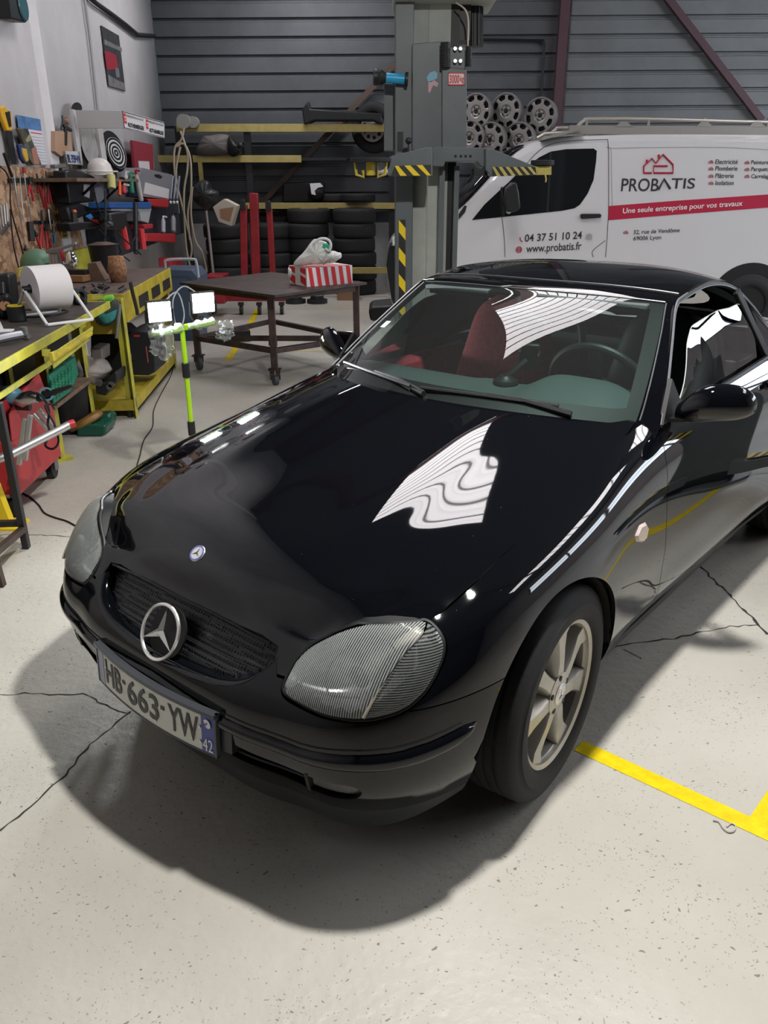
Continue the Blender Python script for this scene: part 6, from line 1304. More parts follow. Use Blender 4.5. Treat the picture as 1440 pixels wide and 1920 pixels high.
# OSB tool board
def osb():
    m = mat('osb_board', (.42, .25, .15), .8); nt = m.node_tree; N = nt.nodes.new; L = nt.links.new; b = nt.nodes['Principled BSDF']; tc = N('ShaderNodeTexCoord'); mp = N('ShaderNodeMapping'); mp.inputs['Scale'].default_value = (9, 9, 16); L(tc.outputs['Object'], mp.inputs[0])
    n = N('ShaderNodeTexNoise'); n.inputs['Scale'].default_value = 1.6; n.inputs['Detail'].default_value = 4; L(mp.outputs[0], n.inputs['Vector']); va = N('ShaderNodeVectorMath'); va.operation = 'MULTIPLY_ADD'; va.inputs[1].default_value = (2, 2, 2); L(n.outputs['Color'], va.inputs[0]); L(mp.outputs[0], va.inputs[2])
    v = N('ShaderNodeTexVoronoi'); v.inputs['Scale'].default_value = 1.2; L(va.outputs[0], v.inputs['Vector']); s = N('ShaderNodeSeparateColor'); L(v.outputs['Color'], s.inputs[0]); r = N('ShaderNodeValToRGB'); r.color_ramp.elements[0].color = (.22, .11, .055, 1); r.color_ramp.elements[1].color = (.56, .36, .22, 1); L(s.outputs[0], r.inputs[0]); L(r.outputs[0], b.inputs['Base Color']); return m
M_osb = osb(); OO = .06
P0 = LWP(0, 311, .04); P1 = LWP(118, 311, .04); t = Th('tool_board', 'brown chipboard tool board on the white wall above the bench', 'tool board', LW(P1[0], P1[1]-.4, .02)); m = MB(); a_ = P1[0]-.35; b2 = P0[0]+1.5; zt0, zb0 = P0[1], .92
m.add([LW(a_, zb0, .04), LW(b2, zb0, .04), LW(b2, zt0, .04), LW(a_+.25, zt0, .04), LW(a_, zb0, .01), LW(b2, zb0, .01), LW(b2, zt0, .01), LW(a_+.25, zt0, .01)], [(0,1,2,3),(7,6,5,4),(4,5,1,0),(5,6,2,1),(6,7,3,2),(7,4,0,3)]); t.p(m, 'board', M_osb, sharp=20)
m = MB(); wp_(m, [z1(70, 655), z1(265, 645), z1(265, 685), z1(75, 692)], .055, .015); t.p(m, 'magnetic_rail', M_dark); m = MB(); wp_(m, [z1(275, 990), z1(420, 990), z1(420, 1015), z1(275, 1015)], .055, .015); t.p(m, 'magnetic_rail', M_dark)
M_redh = mat('red_grip', (.42, .025, .03), .4); M_tool = mat('tool_steel', (.30, .30, .31), .35, .8); M_dkt = mat('dark_tool_steel', (.04, .042, .045), .4, .5)
def plier(n, j, e1, e2, lab, hc=M_redh, r=.011):
    t = Th('pliers', lab, 'pliers', BP(*z1(*n), OO), 'pliers on the tool board'); m = MB(); m.tube([BP(*z1(*n), OO+.01), BP(*z1(*j), OO+.01)], [.006, .015], 8); c = BP(*z1(*j), OO+.01); m.ball(c, .020, 10); b_ = t.p(m, 'jaws', M_dkt)
    for e in (e1, e2): m = MB(); a = BP(*z1(*j), OO+.012); q = BP(*z1(*e), OO+.012); m.tube([a, a*.5+q*.5+np.array([0, .0, .0]), q], [.007, r, r*.9], 8); t.p(m, 'handle', hc)
plier((235, 640), (240, 700), (222, 790), (266, 835), 'pliers with thin red handles, leftmost on the upper magnetic rail')
plier((290, 615), (305, 690), (300, 770), (355, 885), 'pliers with long red handles in the middle of the upper magnetic rail')
plier((335, 640), (335, 700), (345, 800), (375, 888), 'pliers with red handles crossing the middle pair on the upper rail')
plier((362, 595), (375, 700), (385, 850), (408, 848), 'black-jawed pliers with short red handles, rightmost on the upper rail')
plier((330, 905), (335, 1010), (318, 1210), (345, 1205), 'pliers with red handles below the upper rail')
plier((370, 960), (365, 1060), (378, 1215), (405, 1200), 'pliers with one black and one red handle on the lower rail', r=.012)
plier((270, 1060), (285, 1100), (300, 1160), (322, 1215), 'wide red-handled pliers low on the board')
plier((200, 1180), (205, 1220), (205, 1290), (222, 1320), 'short red-handled snips at the bottom of the board')
def stick(name, lab, cat, pts, r, ma, grp=None, f=z1, off=OO, r2=None, part2=None, m2=None):
    t = Th(name, lab, cat, BP(*f(*pts[-1]), off), grp); m = MB(); m.tube([BP(*f(*p), off+.008) for p in pts], r, 8); b_ = t.p(m, 'shaft', ma)
    if part2: m = MB(); m.tube([BP(*f(*p), off+.008) for p in part2], r2, 8); t.p(m, 'handle', m2)
    return t
stick('screwdriver', 'long thin screwdriver with a black handle hanging at the left of the board', 'screwdriver', [(95, 640), (150, 880), (205, 1230)], .004, M_tool, part2=[(30, 455), (60, 540), (95, 640)], r2=.012, m2=M_dark)
for k, (x, y0, x2, y2, lab) in enumerate(((155, 610, 195, 1010, 'thin steel rod hanging left of the red grip rod'), (190, 600, 250, 1000, 'thin steel rod with a red top on the tool board'), (110, 590, 150, 900, 'short steel rod at the left of the board'))):
    stick('rod', lab, 'rod', [(x, y0), ((x+x2)/2-5, (y0+y2)/2), (x2, y2)], .005, M_tool, 'rods on the tool board', part2=[(x-2, y0-30), (x, y0+10)] if k == 1 else None, r2=.014, m2=M_redh)
stick('file', 'flat file with a black round handle on the lower part of the board', 'file', [(240, 1000), (255, 1150)], .026, M_dark)
stick('screwdriver', 'small screwdriver with a blue handle on the lower rail', 'screwdriver', [(425, 990), (430, 1080)], .005, M_tool, part2=[(424, 1085), (432, 1170)], r2=.011, m2=M_blue)
stick('spanner', 'chrome spanner on the lower rail beside the yellow card', 'spanner', [(385, 900), (395, 990), (405, 1060)], .010, M_tool)
for k, (a, b_, lab) in enumerate((((5, 870), (30, 1060), 'leftmost chrome ring spanner on the board'), ((30, 860), (48, 1040), 'second chrome ring spanner from the left'), ((50, 850), (65, 1020), 'third chrome ring spanner, next to the black cable'), ((-10, 960), (12, 1085), 'short chrome spanner at the photo edge'))):
    t = stick('spanner', lab, 'spanner', [a, b_], .008, M_tool, 'ring spanners on the board'); c = BP(*z1(*b_), OO+.008); m = MB(); m.lathe([(.014, 0), (.022, 0), (.022, 1), (.014, 1)], c, c+LWN*.01, 16, caps=False, closed=True); t.p(m, 'ring', M_tool)
m = MB(); wtube(m, [(0, 560), (50, 610), (80, 700), (85, 880), (130, 1060), (215, 1350)], .075, .006, z1, smooth=6); wtube(m, [(80, 900), (110, 1200), (165, 1420)], .075, .006, z1, smooth=4); one(m, 'cable', M_rubber, 'thin black cable running down the chipboard', 'cable', BP(*z1(85, 880), .07))
t = Th('warning_card', 'yellow card with a black symbol on the chipboard', 'card', BP(*z1(500, 1130), .05)); m = MB(); wp_(m, [z1(455, 912), z1(508, 905), z1(540, 1128), z1(492, 1132)], .05, .006); b_ = t.p(m, 'card', mat('card_yellow', (.62, .38, .03), .6)); m = MB(); wp_(m, [z1(480, 965), z1(500, 960), z1(510, 1020), z1(488, 1025)], .052, .002); t.p(m, 'symbol', M_dark, parent=b_)
for k, (Y, w) in enumerate(((1045, 22), (1075, 26), (1105, 28))): m = MB(); wp_(m, [z1(494+k*3, Y), z1(494+k*3+w, Y-2), z1(496+k*3+w, Y+8), z1(496+k*3, Y+10)], .052, .002); t.p(m, 'mark', M_dark, parent=b_)
# above the board
t = Th('hand_saw', 'hand saw with a yellow handle leaning on the white wall', 'saw', BP(*z1(110, 540), .05)); m = MB(); wp_(m, [z1(48, 275), z1(98, 280), z1(132, 545), z1(100, 545)], .04, .006); t.p(m, 'blade', M_dkt); m = MB(); wp_(m, [z1(5, 90), z1(30, 75), z1(60, 105), z1(92, 130), z1(100, 275), z1(60, 278), z1(40, 230), z1(20, 170)], .055, .03); h_ = t.p(m, 'handle', mat('saw_yellow', (.78, .42, .02), .4), bevel=.008); m = MB(); wp_(m, [z1(42, 130), z1(80, 120), z1(92, 240), z1(75, 250)], .058, .033); t.p(m, 'grip_opening', M_dark, parent=h_)
t = Th('calendar', 'wall calendar with a blue picture header and a white table of dates', 'calendar', BP(*z1(330, 545), .02)); m = MB(); wp_(m, [z1(135, 150), z1(320, 185), z1(420, 545), z1(235, 545)], .02, .01); b_ = t.p(m, 'sheet', mat('calendar_paper', (.66, .65, .68), .7)); m = MB(); wp_(m, [z1(135, 150), z1(320, 185), z1(331, 278), z1(146, 250)], .022, .002); t.p(m, 'header', mat('calendar_blue', (.10, .25, .52), .5, noise=.5, nscale=12), parent=b_)
m = MB(); wp_(m, [z1(245, 285), z1(332, 298), z1(333, 306), z1(246, 293)], .022, .002, 0)
for k in range(9): wp_(m, [z1(250+k*9, 320+k*24), z1(342+k*9, 332+k*24), z1(343+k*9, 336+k*24), z1(251+k*9, 324+k*24)], .022, .002, 1)
t.p(m, 'printed_lines', [M_stickred, mat('grey_print', (.35, .35, .4), .7)], parent=b_)
t = Th('sanding_board', 'camouflage patterned board leaning on the calendar', 'board', BP(*z1(290, 548), .06)); m = MB(); wp_(m, [z1(140, 255), z1(222, 258), z1(332, 545), z1(268, 548), z1(225, 480)], .06, .02); b_ = t.p(m, 'panel', mat('camouflage', (.13, .14, .10), .7, noise=.8, nscale=5, dark=(.02, .025, .03)), bevel=.004)
m = MB(); wp_(m, [z1(150, 265), z1(170, 262), z1(205, 380), z1(190, 385)], .063, .003); t.p(m, 'brown_edge', mat('brown_patch', (.09, .05, .035), .7), parent=b_); m = MB(); wp_(m, [z1(250, 420), z1(285, 400), z1(315, 540), z1(270, 545)], .063, .003); wp_(m, [z1(205, 350), z1(235, 300), z1(250, 350), z1(215, 370)], .063, .003, 1); t.p(m, 'patches', [mat('pink_patch', (.38, .17, .12), .7), mat('green_patch', (.30, .30, .14), .7)], parent=b_)
t = Th('work_gloves', 'blue and yellow work glove hanging beside the camouflage board', 'glove', BP(*z1(200, 540), .07)); m = MB(); wp_(m, [z1(152, 385), z1(180, 378), z1(215, 420), z1(230, 520), z1(205, 540), z1(175, 500)], .08, .03); b_ = t.p(m, 'glove', mat('glove_blue', (.02, .04, .14), .7), bevel=.01); m = MB(); wp_(m, [z1(178, 410), z1(215, 420), z1(232, 515), z1(212, 528), z1(188, 470)], .09, .02); t.p(m, 'palm', mat('glove_yellow', (.62, .38, .05), .7), parent=b_, bevel=.008)
t = Th('bar_clamp', 'black bar clamp with a copper screw hanging above the wood block', 'clamp', BP(*z1(530, 390), .08)); m = MB(); wp_(m, [z1(512, 222), z1(575, 262), z1(575, 285), z1(515, 245)], .10, .03); wp_(m, [z1(520, 240), z1(537, 245), z1(535, 392), z1(522, 390)], .10, .02); b_ = t.p(m, 'bar', M_dkt, bevel=.003); m = MB(); wtube(m, [(534, 165), (534, 215)], .10, .012, z1); wtube(m, [(515, 190), (545, 195)], .10, .006, z1); t.p(m, 'screw', M_copper, parent=b_)
m = MB(); wtube(m, [(492, 155), (495, 200), (485, 260), (505, 265)], .08, .007, z1, smooth=4); one(m, 'hook', M_dkt, 'thin bent metal hook left of the black clamp', 'hook', BP(*z1(492, 250), .08))
m = MB(); wp_(m, [z1(440, 278), z1(560, 290), z1(580, 440), z1(490, 480), z1(440, 440)], .09, .06); one(m, 'wood_block', mat('light_wood', (.42, .26, .17), .7), 'light wooden block standing behind the old number plate', 'wood block', BP(*z1(500, 470), .08), bevel=.004)
t = Th('licence_plate', 'small old number plate with blue characters above the bench', 'number plate', BP(*z1(590, 545), .12)); m = MB(); wp_(m, [z1(517, 437), z1(632, 440), z1(650, 545), z1(540, 540)], .12, .004); b_ = t.p(m, 'plate', mat('old_plate_white', (.50, .52, .55), .5))
def wall_text(name, s, ma, par, p0, p1, ptop, off, x, bold=0):
    A, B, C_ = BP(*p0, off), BP(*p1, off), BP(*ptop, off); V, F = text_geo(s, 1, .5, bold=bold); V[:, 0] -= V[:, 0].min(); ux, uy = (B-A)/V[:, 0].max(), (C_-A)/max(V[:, 1].max(), 1e-3); P = A+V[:, :1]*ux+V[:, 1:2]*uy+(V[:, 2:3]+.5)*LWN*.002; mb = MB(); mb.add(P, F); return mb.build(name, ma, par, xf=x, sharp=0)
wall_text('characters', 'BL·759·VV', mat('plate_darkblue', (.03, .05, .14), .5), b_, z1(542, 525), z1(642, 532), z1(530, 462), .122, t.x, bold=.03)
# brand display: posts, header box and angled sign
M_disp = mat('display_white', (.60, .58, .58), .45)
t = Th('display_stand', 'white shop display header with two brand signs above the bench', 'display', BP(*z1(640, 550), .12))
DO = .14
for q in ([(575, 105), (605, 112), (660, 552), (632, 545)], [(775, 255), (815, 258), (858, 560), (822, 560)]): m = MB(); wp_(m, [z1(*p) for p in q], DO-.02, .03); t.p(m, 'post', M_disp, bevel=.003)
A0 = BP(*z1(600, 180), DO); 
hy = A0[1]; m = MB(); pp(m, [z1(600, 112), z1(966, 115), z1(985, 256), z1(620, 257)], hy, .03); e0, e1 = WP(*z1(985, 256), y=hy), WP(*z1(966, 115), y=hy)
top_in = WP(*z1(966, 115), y=hy); hd = t.p(m, 'header_front', M_disp, bevel=.003)
g1 = WP(*z1(1310, 335), y=hy+1.05); g2 = WP(*z1(1308, 210), y=hy+1.05); _n = np.cross(g1-e0, e1-e0); _d = g2-CC; g2 = CC+_d*np.dot(e0-CC, _n)/np.dot(_d, _n)
V = [e0, g1, g2, e1]; n_ = np.cross(g1-e0, e1-e0); n_ /= np.linalg.norm(n_); m = MB(); m.add(V+[p-n_*.02 for p in V], [(0,1,2,3),(7,6,5,4),(0,4,5,1),(1,5,6,2),(2,6,7,3),(3,7,4,0)]); sg_ = t.p(m, 'sign_panel', mat('sign_white', (.66, .64, .64), .4))
def on_sign(u0, v0, u1, v1, off=.002):     # bilinear on the sign face
    f = lambda u, v_: e0*(1-u)*(1-v_)+g1*u*(1-v_)+g2*u*v_+e1*(1-u)*v_+n_*off
    return [f(u0, v0), f(u1, v0), f(u1, v1), f(u0, v1)]
m = MB()
for q in (on_sign(0, .93, 1, .97), on_sign(0, .03, 1, .06), on_sign(0, 0, .012, 1), on_sign(.988, 0, 1, 1)): m.add(q, [(0, 1, 2, 3)])
t.p(m, 'sign_border', M_dark, parent=sg_)
def sign_text(s, u0, v0, u1, v1, ma, bold=0):
    V, F = text_geo(s, 1, .5, bold=bold); V[:, 0] -= V[:, 0].min(); x = u0+(u1-u0)*V[:, 0]/V[:, 0].max(); y = v0+(v1-v0)*V[:, 1]/V[:, 1].max(); P = (e0*((1-x)*(1-y))[:, None]+g1*(x*(1-y))[:, None]+g2*(x*y)[:, None]+e1*((1-x)*y)[:, None])+n_*.003; mb = MB(); mb.add(P, F); return t.p(mb, 'lettering', ma, parent=sg_, sharp=0)
for u in (.0, .5):
    sign_text('ROTHENBERGER', u+.10, .16, u+.46, .40, M_dark, .03); sign_text('WERKZEUGE TOOLS OUTILLAGE', u+.08, .72, u+.46, .84, M_dark, .01)
    m = MB(); m.add(on_sign(u+.02, .30, u+.075, .88), [(0, 1, 2, 3)]); l_ = t.p(m, 'red_logo', M_stickred, parent=sg_); m = MB(); m.add(on_sign(u+.032, .45, u+.062, .52, .004), [(0, 1, 2, 3)]); m.add(on_sign(u+.032, .60, u+.062, .72, .004), [(0, 1, 2, 3)]); m.build('logo_mark', M_disp, l_.parent, xf=t.x)
def disc_w(name, lab, cat, c, rx, ry, off, ma, f=z1, th=.006, tilt=0):
    t = Th(name, lab, cat, BP(*f(c[0], c[1]+ry), off)); m = MB(); wp_(m, [f(c[0]+rx*math.cos(a)+tilt*math.sin(a), c[1]+ry*math.sin(a)) for a in np.linspace(0, 2*PI, 28, endpoint=False)], off, th); return t, t.p(m, 'disc', ma)
t, b_ = disc_w('target_disc', 'round black and white target with concentric rings', 'target', (925, 452), 72, 125, .13, M_white, tilt=35)
m = MB()
for k, s in enumerate((.98, .72, .46, .22)):
    pts = [z1(925+72*s*math.cos(a)+35*s*math.sin(a), 452+125*s*math.sin(a)) for a in np.linspace(0, 2*PI, 32, endpoint=False)]; q2 = [z1(925+72*(s-.13)*math.cos(a)+35*(s-.13)*math.sin(a), 452+125*(s-.13)*math.sin(a)) for a in np.linspace(0, 2*PI, 32, endpoint=False)]
    m.grid(np.array([[BP(*p, .133) for p in pts], [BP(*p, .133) for p in q2]]), closed=True, flip=True)
t.p(m, 'black_rings', M_dark, parent=b_, sharp=0)
disc_w('backing_disc', 'large dark round board behind the ringed target', 'board', (905, 440), 85, 165, .11, M_dark, tilt=45)
disc_w('grinding_disc', 'pale grey oval plate hanging between the display posts', 'plate', (715, 400), 62, 145, .12, mat('pale_disc', (.40, .39, .38), .6, noise=.3, nscale=10), tilt=30)
disc_w('saw_blade', 'dark round blade standing behind the display header', 'blade', (612, 100), 40, 50, .10, M_dkt)
m = MB(); wp_(m, [z1(650, 400), z1(700, 520), z1(720, 580), z1(650, 580)], .10, .04); one(m, 'cloth', M_dark, 'dark blue cloth hanging behind the hard hat', 'cloth', BP(*z1(690, 580), .1))
# hard hat, boxes and bottles on the upper ledge
LOF = .36
lg_ = Th('tool_shelf', 'narrow cluttered wall shelf under the hard hat', 'shelf', BP(*z1(800, 640), .15)); a, b_ = LWP(*z1(520, 640), .3), LWP(*z1(1330, 850), .3)
zl = BP(*z1(800, 655), LOF)[2]; m = MB(); aa0, aa1 = a[0]+.1, LWP(*z1(1110, 640), LOF)[0]; V = [LW(aa0, zl, .0), LW(aa0, zl, LOF+.06), LW(aa1, zl, LOF+.06), LW(aa1, zl, .0)]; V += [p-(0, 0, .03) for p in V]; m.add(V, [(0,1,2,3),(7,6,5,4),(0,4,5,1),(1,5,6,2),(2,6,7,3),(3,7,4,0)]); lg_.p(m, 'board', M_wood, bevel=.003)
for q in (.3, .7): m = MB(); m.beam(LW(aa0+(aa1-aa0)*q, zl-.03, LOF), LW(aa0+(aa1-aa0)*q, zl-.30, .02), .03, .02); lg_.p(m, 'bracket', M_dark)
c = BP(*z1(795, 600), LOF-.06); m = MB(); hh_ = Th('hard_hat', 'white hard hat resting upside up on the wall shelf', 'hard hat', c-(0, 0, .03)); R_h = .125
m.lathe([(R_h*1.08, 0), (R_h*1.0, .06), (R_h*.97, .3), (R_h*.85, .62), (R_h*.6, .86), (R_h*.3, .97), (.0, 1)], c-(0, 0, .03), c+(0, 0, R_h*1.0), 32, caps=False); s_ = hh_.p(m, 'shell', mat('hat_white', (.72, .68, .64), .35), sharp=0); m = MB(); m.tube([c+(0, 0, .0)+LWD*R_h*1.08*math.cos(a)+LWN*R_h*(1.08+(.25 if math.sin(a) > .8 else 0))*math.sin(a) for a in np.linspace(0, 2*PI, 32, endpoint=False)], .007, 6, closed=True); hh_.p(m, 'brim', mat('hat_white', (.7, .7, .7)), parent=s_)
def wbox(name, lab, cat, pts, off, depth, ma, f=z1, bevel=.004, grp=None, extra=()):
    t = Th(name, lab, cat, BP(*f(*max(pts, key=lambda p: p[1])), off), grp); m = MB(); wp_(m, [f(*p) for p in pts], off, depth); b_ = t.p(m, 'body', ma, bevel=bevel)
    for nm, q, ma2 in extra: m = MB(); wp_(m, [f(*p) for p in q], off+.004, .006); t.p(m, nm, ma2, parent=b_)
    return t
M_maroon = mat('maroon_card', (.24, .02, .035), .6)
wbox('maroon_folder', 'maroon folder with a white label standing on the shelf', 'folder', [(1055, 352), (1215, 385), (1222, 600), (1075, 575)], .12, .04, M_maroon, extra=[('label', [(1100, 515), (1185, 520), (1190, 585), (1105, 575)], M_disp)])
wbox('organiser_box', 'grey organiser box with a white printed label', 'box', [(1130, 570), (1370, 625), (1345, 822), (1138, 800), (1100, 640)], .42, .2, mat('box_grey', (.19, .19, .21), .5), extra=[('label', [(1155, 685), (1345, 740), (1338, 815), (1142, 775)], M_disp), ('hand_hole', [(1230, 622), (1262, 622), (1290, 640), (1282, 655), (1250, 650), (1228, 636)], M_black)])
for k, X in enumerate((1372, 1398, 1424)):
    t = Th('caulk_gun', 'steel tube with a white nozzle, %s of three beside the grey organiser' % ('left', 'middle', 'right')[k], 'tube', BP(*z1(X-15, 870), .4), 'steel tubes beside the organiser'); m = MB(); wtube(m, [(X, 640), (X-18, 820)], .40, .016, z1, n=10); b_ = t.p(m, 'tube', mat('tube_grey', (.22, .23, .27), .4, .4)); m = MB(); c = BP(*z1(X-18, 845), .40); m.ball(c, .022, 10); t.p(m, 'nozzle', M_white, parent=b_)
def bottle(lab, x, y0, y1, r, off, col, cap, f=z1, grp='bottles on the wall shelf', tilt=0):
    p, q = BP(*f(x, y1), off), BP(*f(x-tilt, y0), off); t = Th('bottle', lab, 'bottle', p, grp); m = MB(); m.lathe([(r*.92, 0), (r, .04), (r, .66), (r*.75, .78), (r*.35, .86), (r*.35, .9)], p, q, 20); b_ = t.p(m, 'body', col, sharp=0); d = q-p; m = MB(); m.lathe([(r*.42, .88), (r*.42, 1)], p, q, 14); wd = LWD*.0; m.beam(q, q+LWN*.05-(0, 0, .01), .018, .02); t.p(m, 'trigger_head', cap, parent=b_)
bottle('white and red bottle leaning at the right end of the shelf', 1120, 590, 832, .030, .40, mat('bottle_cream', (.62, .56, .50), .4), M_redh, tilt=45)
bottle('green spray bottle on the wall shelf', 1045, 610, 772, .032, .40, M_green, mat('spray_green', (.05, .35, .16), .4), tilt=15)
bottle('orange tube among the bottles on the shelf', 950, 650, 790, .016, .42, M_orange, M_dark)
bottle('white spray bottle behind the green one', 1000, 600, 760, .026, .34, M_white, M_white)
bottle('red capped small bottle in front of the green one', 985, 700, 775, .022, .46, M_redp, M_white)
m = MB(); c = BP(*z1(878, 680), .43); m.lathe([(.022, 0), (.042, 0), (.042, 1), (.022, 1)], c-(0, .0, .06), c+(0, .03, .06), 20, caps=False, closed=True); one(m, 'masking_tape', mat('pale_yellow_tape', (.58, .54, .20), .5), 'pale yellow roll hanging below the hard hat', 'tape', c)
wbox('battery_charger', 'black battery charger with a white socket on the wall', 'charger', [(525, 595), (640, 585), (755, 640), (755, 840), (560, 860), (540, 700)], .22, .12, M_dark, bevel=.015, extra=[('socket', [(665, 700), (715, 705), (712, 812), (660, 790)], mat('socket_white', (.55, .52, .5), .4))])
t = Th('vise', 'grey steel clamp hanging at the right edge of the chipboard', 'clamp', BP(*z1(515, 820), .12)); m = MB(); wtube(m, [(490, 560), (500, 780)], .12, .018, z1); wp_(m, [z1(440, 545), z1(520, 535), z1(525, 570), z1(445, 575)], .14, .05); wp_(m, [z1(488, 770), z1(550, 760), z1(555, 795), z1(500, 812)], .14, .05); t.p(m, 'frame', M_tool, bevel=.004); m = MB(); m.box(BP(*z1(493, 650), .12), (.03, .03, .16)); t.p(m, 'sleeve', mat('brown_sleeve', (.10, .05, .04), .5))
wbox('air_tool', 'dark cloth covered tool bag below the battery charger', 'tool bag', [(540, 870), (640, 850), (700, 870), (690, 950), (560, 1000)], .25, .10, M_blackmetal, bevel=.02)
stick('torch_light', 'orange and black inspection torch on the wall', 'torch', [(590, 905), (600, 1010)], .018, mat('neon_orange', (1, .16, .06), .4), off=.3, part2=[(585, 925), (592, 1015)], r2=.026, m2=M_dark)
wbox('crimping_tool_case', 'black tool holder with red handles below the orange torch', 'tool holder', [(550, 1010), (620, 1000), (800, 1000), (830, 960), (840, 1010), (760, 1050), (690, 1060), (570, 1075)], .34, .12, M_dark, bevel=.01, extra=[('red_grip', [(700, 975), (820, 985), (825, 1005), (790, 1015)], M_redh), ('blue_tip', [(680, 955), (720, 935), (745, 965), (715, 978)], M_blue)])
wbox('blue_case', 'blue tool case on a red rail above the drill', 'case', [(872, 845), (1190, 842), (1205, 862), (1203, 892), (875, 890)], .48, .2, mat('case_blue', (.02, .09, .28), .45), extra=[])
wbox('drill_case', 'pale grey case under the blue tool case', 'case', [(885, 895), (1205, 895), (1200, 910), (1180, 1010), (1120, 990), (1110, 915), (885, 912)], .46, .2, mat('case_grey', (.36, .37, .38), .5))
for k, (q, lab) in enumerate(((((1170, 815), (1340, 820), (1340, 885), (1195, 870)), 'red plastic bin below the grey organiser'), (((1165, 1092), (1235, 1090), (1395, 1095), (1400, 1165), (1260, 1150), (1165, 1155)), 'long red plastic bin in the lower row'), (((1140, 1020), (1215, 1015), (1215, 1050), (1150, 1058)), 'small red plastic bin between the two rows'), (((1355, 1285), (1445, 1280), (1455, 1352), (1360, 1352)), 'bright red plastic bin at the end of the bench'))):
    wbox('storage_bin', lab, 'bin', list(q), .46, .16, M_redp if k != 0 else M_redh, bevel=.008, grp='red storage bins')
bottle('clear bottle with a white label between the red bins', 1295, 955, 1085, .030, .42, mat('bottle_clear', (.35, .37, .42), .3), M_white, grp='bottles between the red bins')
bottle('dusty grey bottle right of the clear bottle', 1375, 930, 1080, .036, .42, mat('bottle_grey', (.24, .25, .27), .4), M_dark, grp='bottles between the red bins')
t = Th('tool_cabinet', 'dark open tool cabinet behind the red bins', 'cabinet', BP(*z1(1000, 1280), .2)); m = MB(); q0, q1 = LWP(*z1(860, 1300), .2), LWP(*z1(1440, 1300), .2); V = [LW(q0[0], .92, .02), LW(q0[0], .92, .30), LW(q1[0], .92, .30), LW(q1[0], .92, .02)]; zt1 = BP(*z1(1150, 850), .3)[2]; V += [np.array((p[0], p[1], zt1)) for p in V]; m.add(V, [(0,3,2,1),(4,5,6,7),(0,1,5,4),(1,2,6,5),(2,3,7,6),(3,0,4,7)]); t.p(m, 'back', mat('dark_clutter', (.03, .035, .05), .6, noise=.5, nscale=20))
t = Th('pillar_drill', 'black electric drill held in a stand above the bench', 'drill', BP(*z1(950, 1060), .5)); m = MB(); wp_(m, [z1(880, 930), z1(1005, 915), z1(1015, 1010), z1(990, 1062), z1(905, 1055), z1(885, 1000)], .52, .12); b_ = t.p(m, 'motor', M_dark, bevel=.02); m = MB(); wtube(m, [(845, 1020), (880, 1015)], .50, .024, z1, n=12); t.p(m, 'chuck', M_tool, parent=b_); m = MB(); wtube(m, [(835, 740), (838, 1000), (830, 1280)], .50, .010, z1); t.p(m, 'feed_rod', M_dkt); m = MB(); wtube(m, [(1075, 850), (1080, 1250)], .50, .026, z1, n=10); t.p(m, 'column', M_dkt)
for k, (a, b_, lab) in enumerate((((975, 1040), (1010, 1210), 'red sleeve tool left of the drill column'), ((1120, 1055), (1140, 1215), 'bright red sleeve tool right of the drill column'))): stick('red_handle_tool', lab, 'tool', [a, b_], .034, mat('bright_red', (.75, .06, .07), .4), 'red sleeve tools', off=.45)
m = MB()
for pts in ([(750, 760), (770, 860), (810, 950), (900, 1050), (1000, 1150), (1060, 1200)], [(790, 1060), (850, 1130), (930, 1230), (1030, 1310)], [(1090, 1100), (1050, 1180), (1120, 1260)], [(900, 1100), (960, 1250), (880, 1290)]): wtube(m, pts, .55, .007, z1, smooth=5)
one(m, 'cable', M_rubber, 'tangled black drill cables hanging over the bench', 'cable', BP(*z1(900, 1050), .55))
# ================================================================ benches
BE = 1.02
near0, near1, far1 = LWP(-40, 700, BE)[0]+.5, np.dot(WP(178, 566, z=.9)-LW0, LWD), np.dot(WP(312, 503, z=.9)-LW0, LWD)
M_btop = mat('bench_top', (.075, .062, .055), .6, noise=.5, nscale=8)
def slab(mb, a0, a1, o0, o1, z0, z1_, mi=0):
    V = [LW(a0, z0, o0), LW(a1, z0, o0), LW(a1, z0, o1), LW(a0, z0, o1), LW(a0, z1_, o0), LW(a1, z1_, o0), LW(a1, z1_, o1), LW(a0, z1_, o1)]; return mb.add(V, [(0,3,2,1),(4,5,6,7),(0,1,5,4),(1,2,6,5),(2,3,7,6),(3,0,4,7)], mi)
def px_a(u, w, off): return LWP(u, w, off)[0]
bn = Th('workbench', 'long workbench with a worn dark top and yellow steel frame, nearest to the viewer', 'workbench', LW(near1+1, 0, .5))
m = MB(); slab(m, near1, near0, .05, BE-.01, .87, .90); bn.p(m, 'worktop', M_btop); m = MB(); slab(m, near1, near0, BE-.012, BE, .855, .903); slab(m, near1-.004, near1, .05, BE, .855, .903); bn.p(m, 'edge_strip', M_greenyellow, bevel=.003)
def leg(par, a, o, z1_, w=.075): m = MB(); slab(m, a-w/2, a+w/2, o-.006, o, 0, z1_); slab(m, a-w/2, a-w/2+.006, o-w, o, 0, z1_); return par.p(m, 'leg', M_greenyellow, bevel=.002)
def foot_ao(u, w): P = WP(u, w, z=0); return float(np.dot(P-LW0, LWD)), float(np.dot(P-LW0, LWN))
(aL1, oL1), (aL2, oL2) = foot_ao(120, 862), foot_ao(180, 800)
for a, o in ((aL1, oL1), (aL2, oL2), (aL1, .12), (aL2, .12), (near0-.3, oL1)): leg(bn, a, o, .86, .085)
m = MB(); slab(m, aL1, near0, BE-.03, BE-.02, .74, .765); bn.p(m, 'rail', M_greenyellow)
m = MB(); slab(m, near1+.05, near0, .08, BE-.08, .20, .22); bn.p(m, 'dark_backdrop', M_black) if False else None
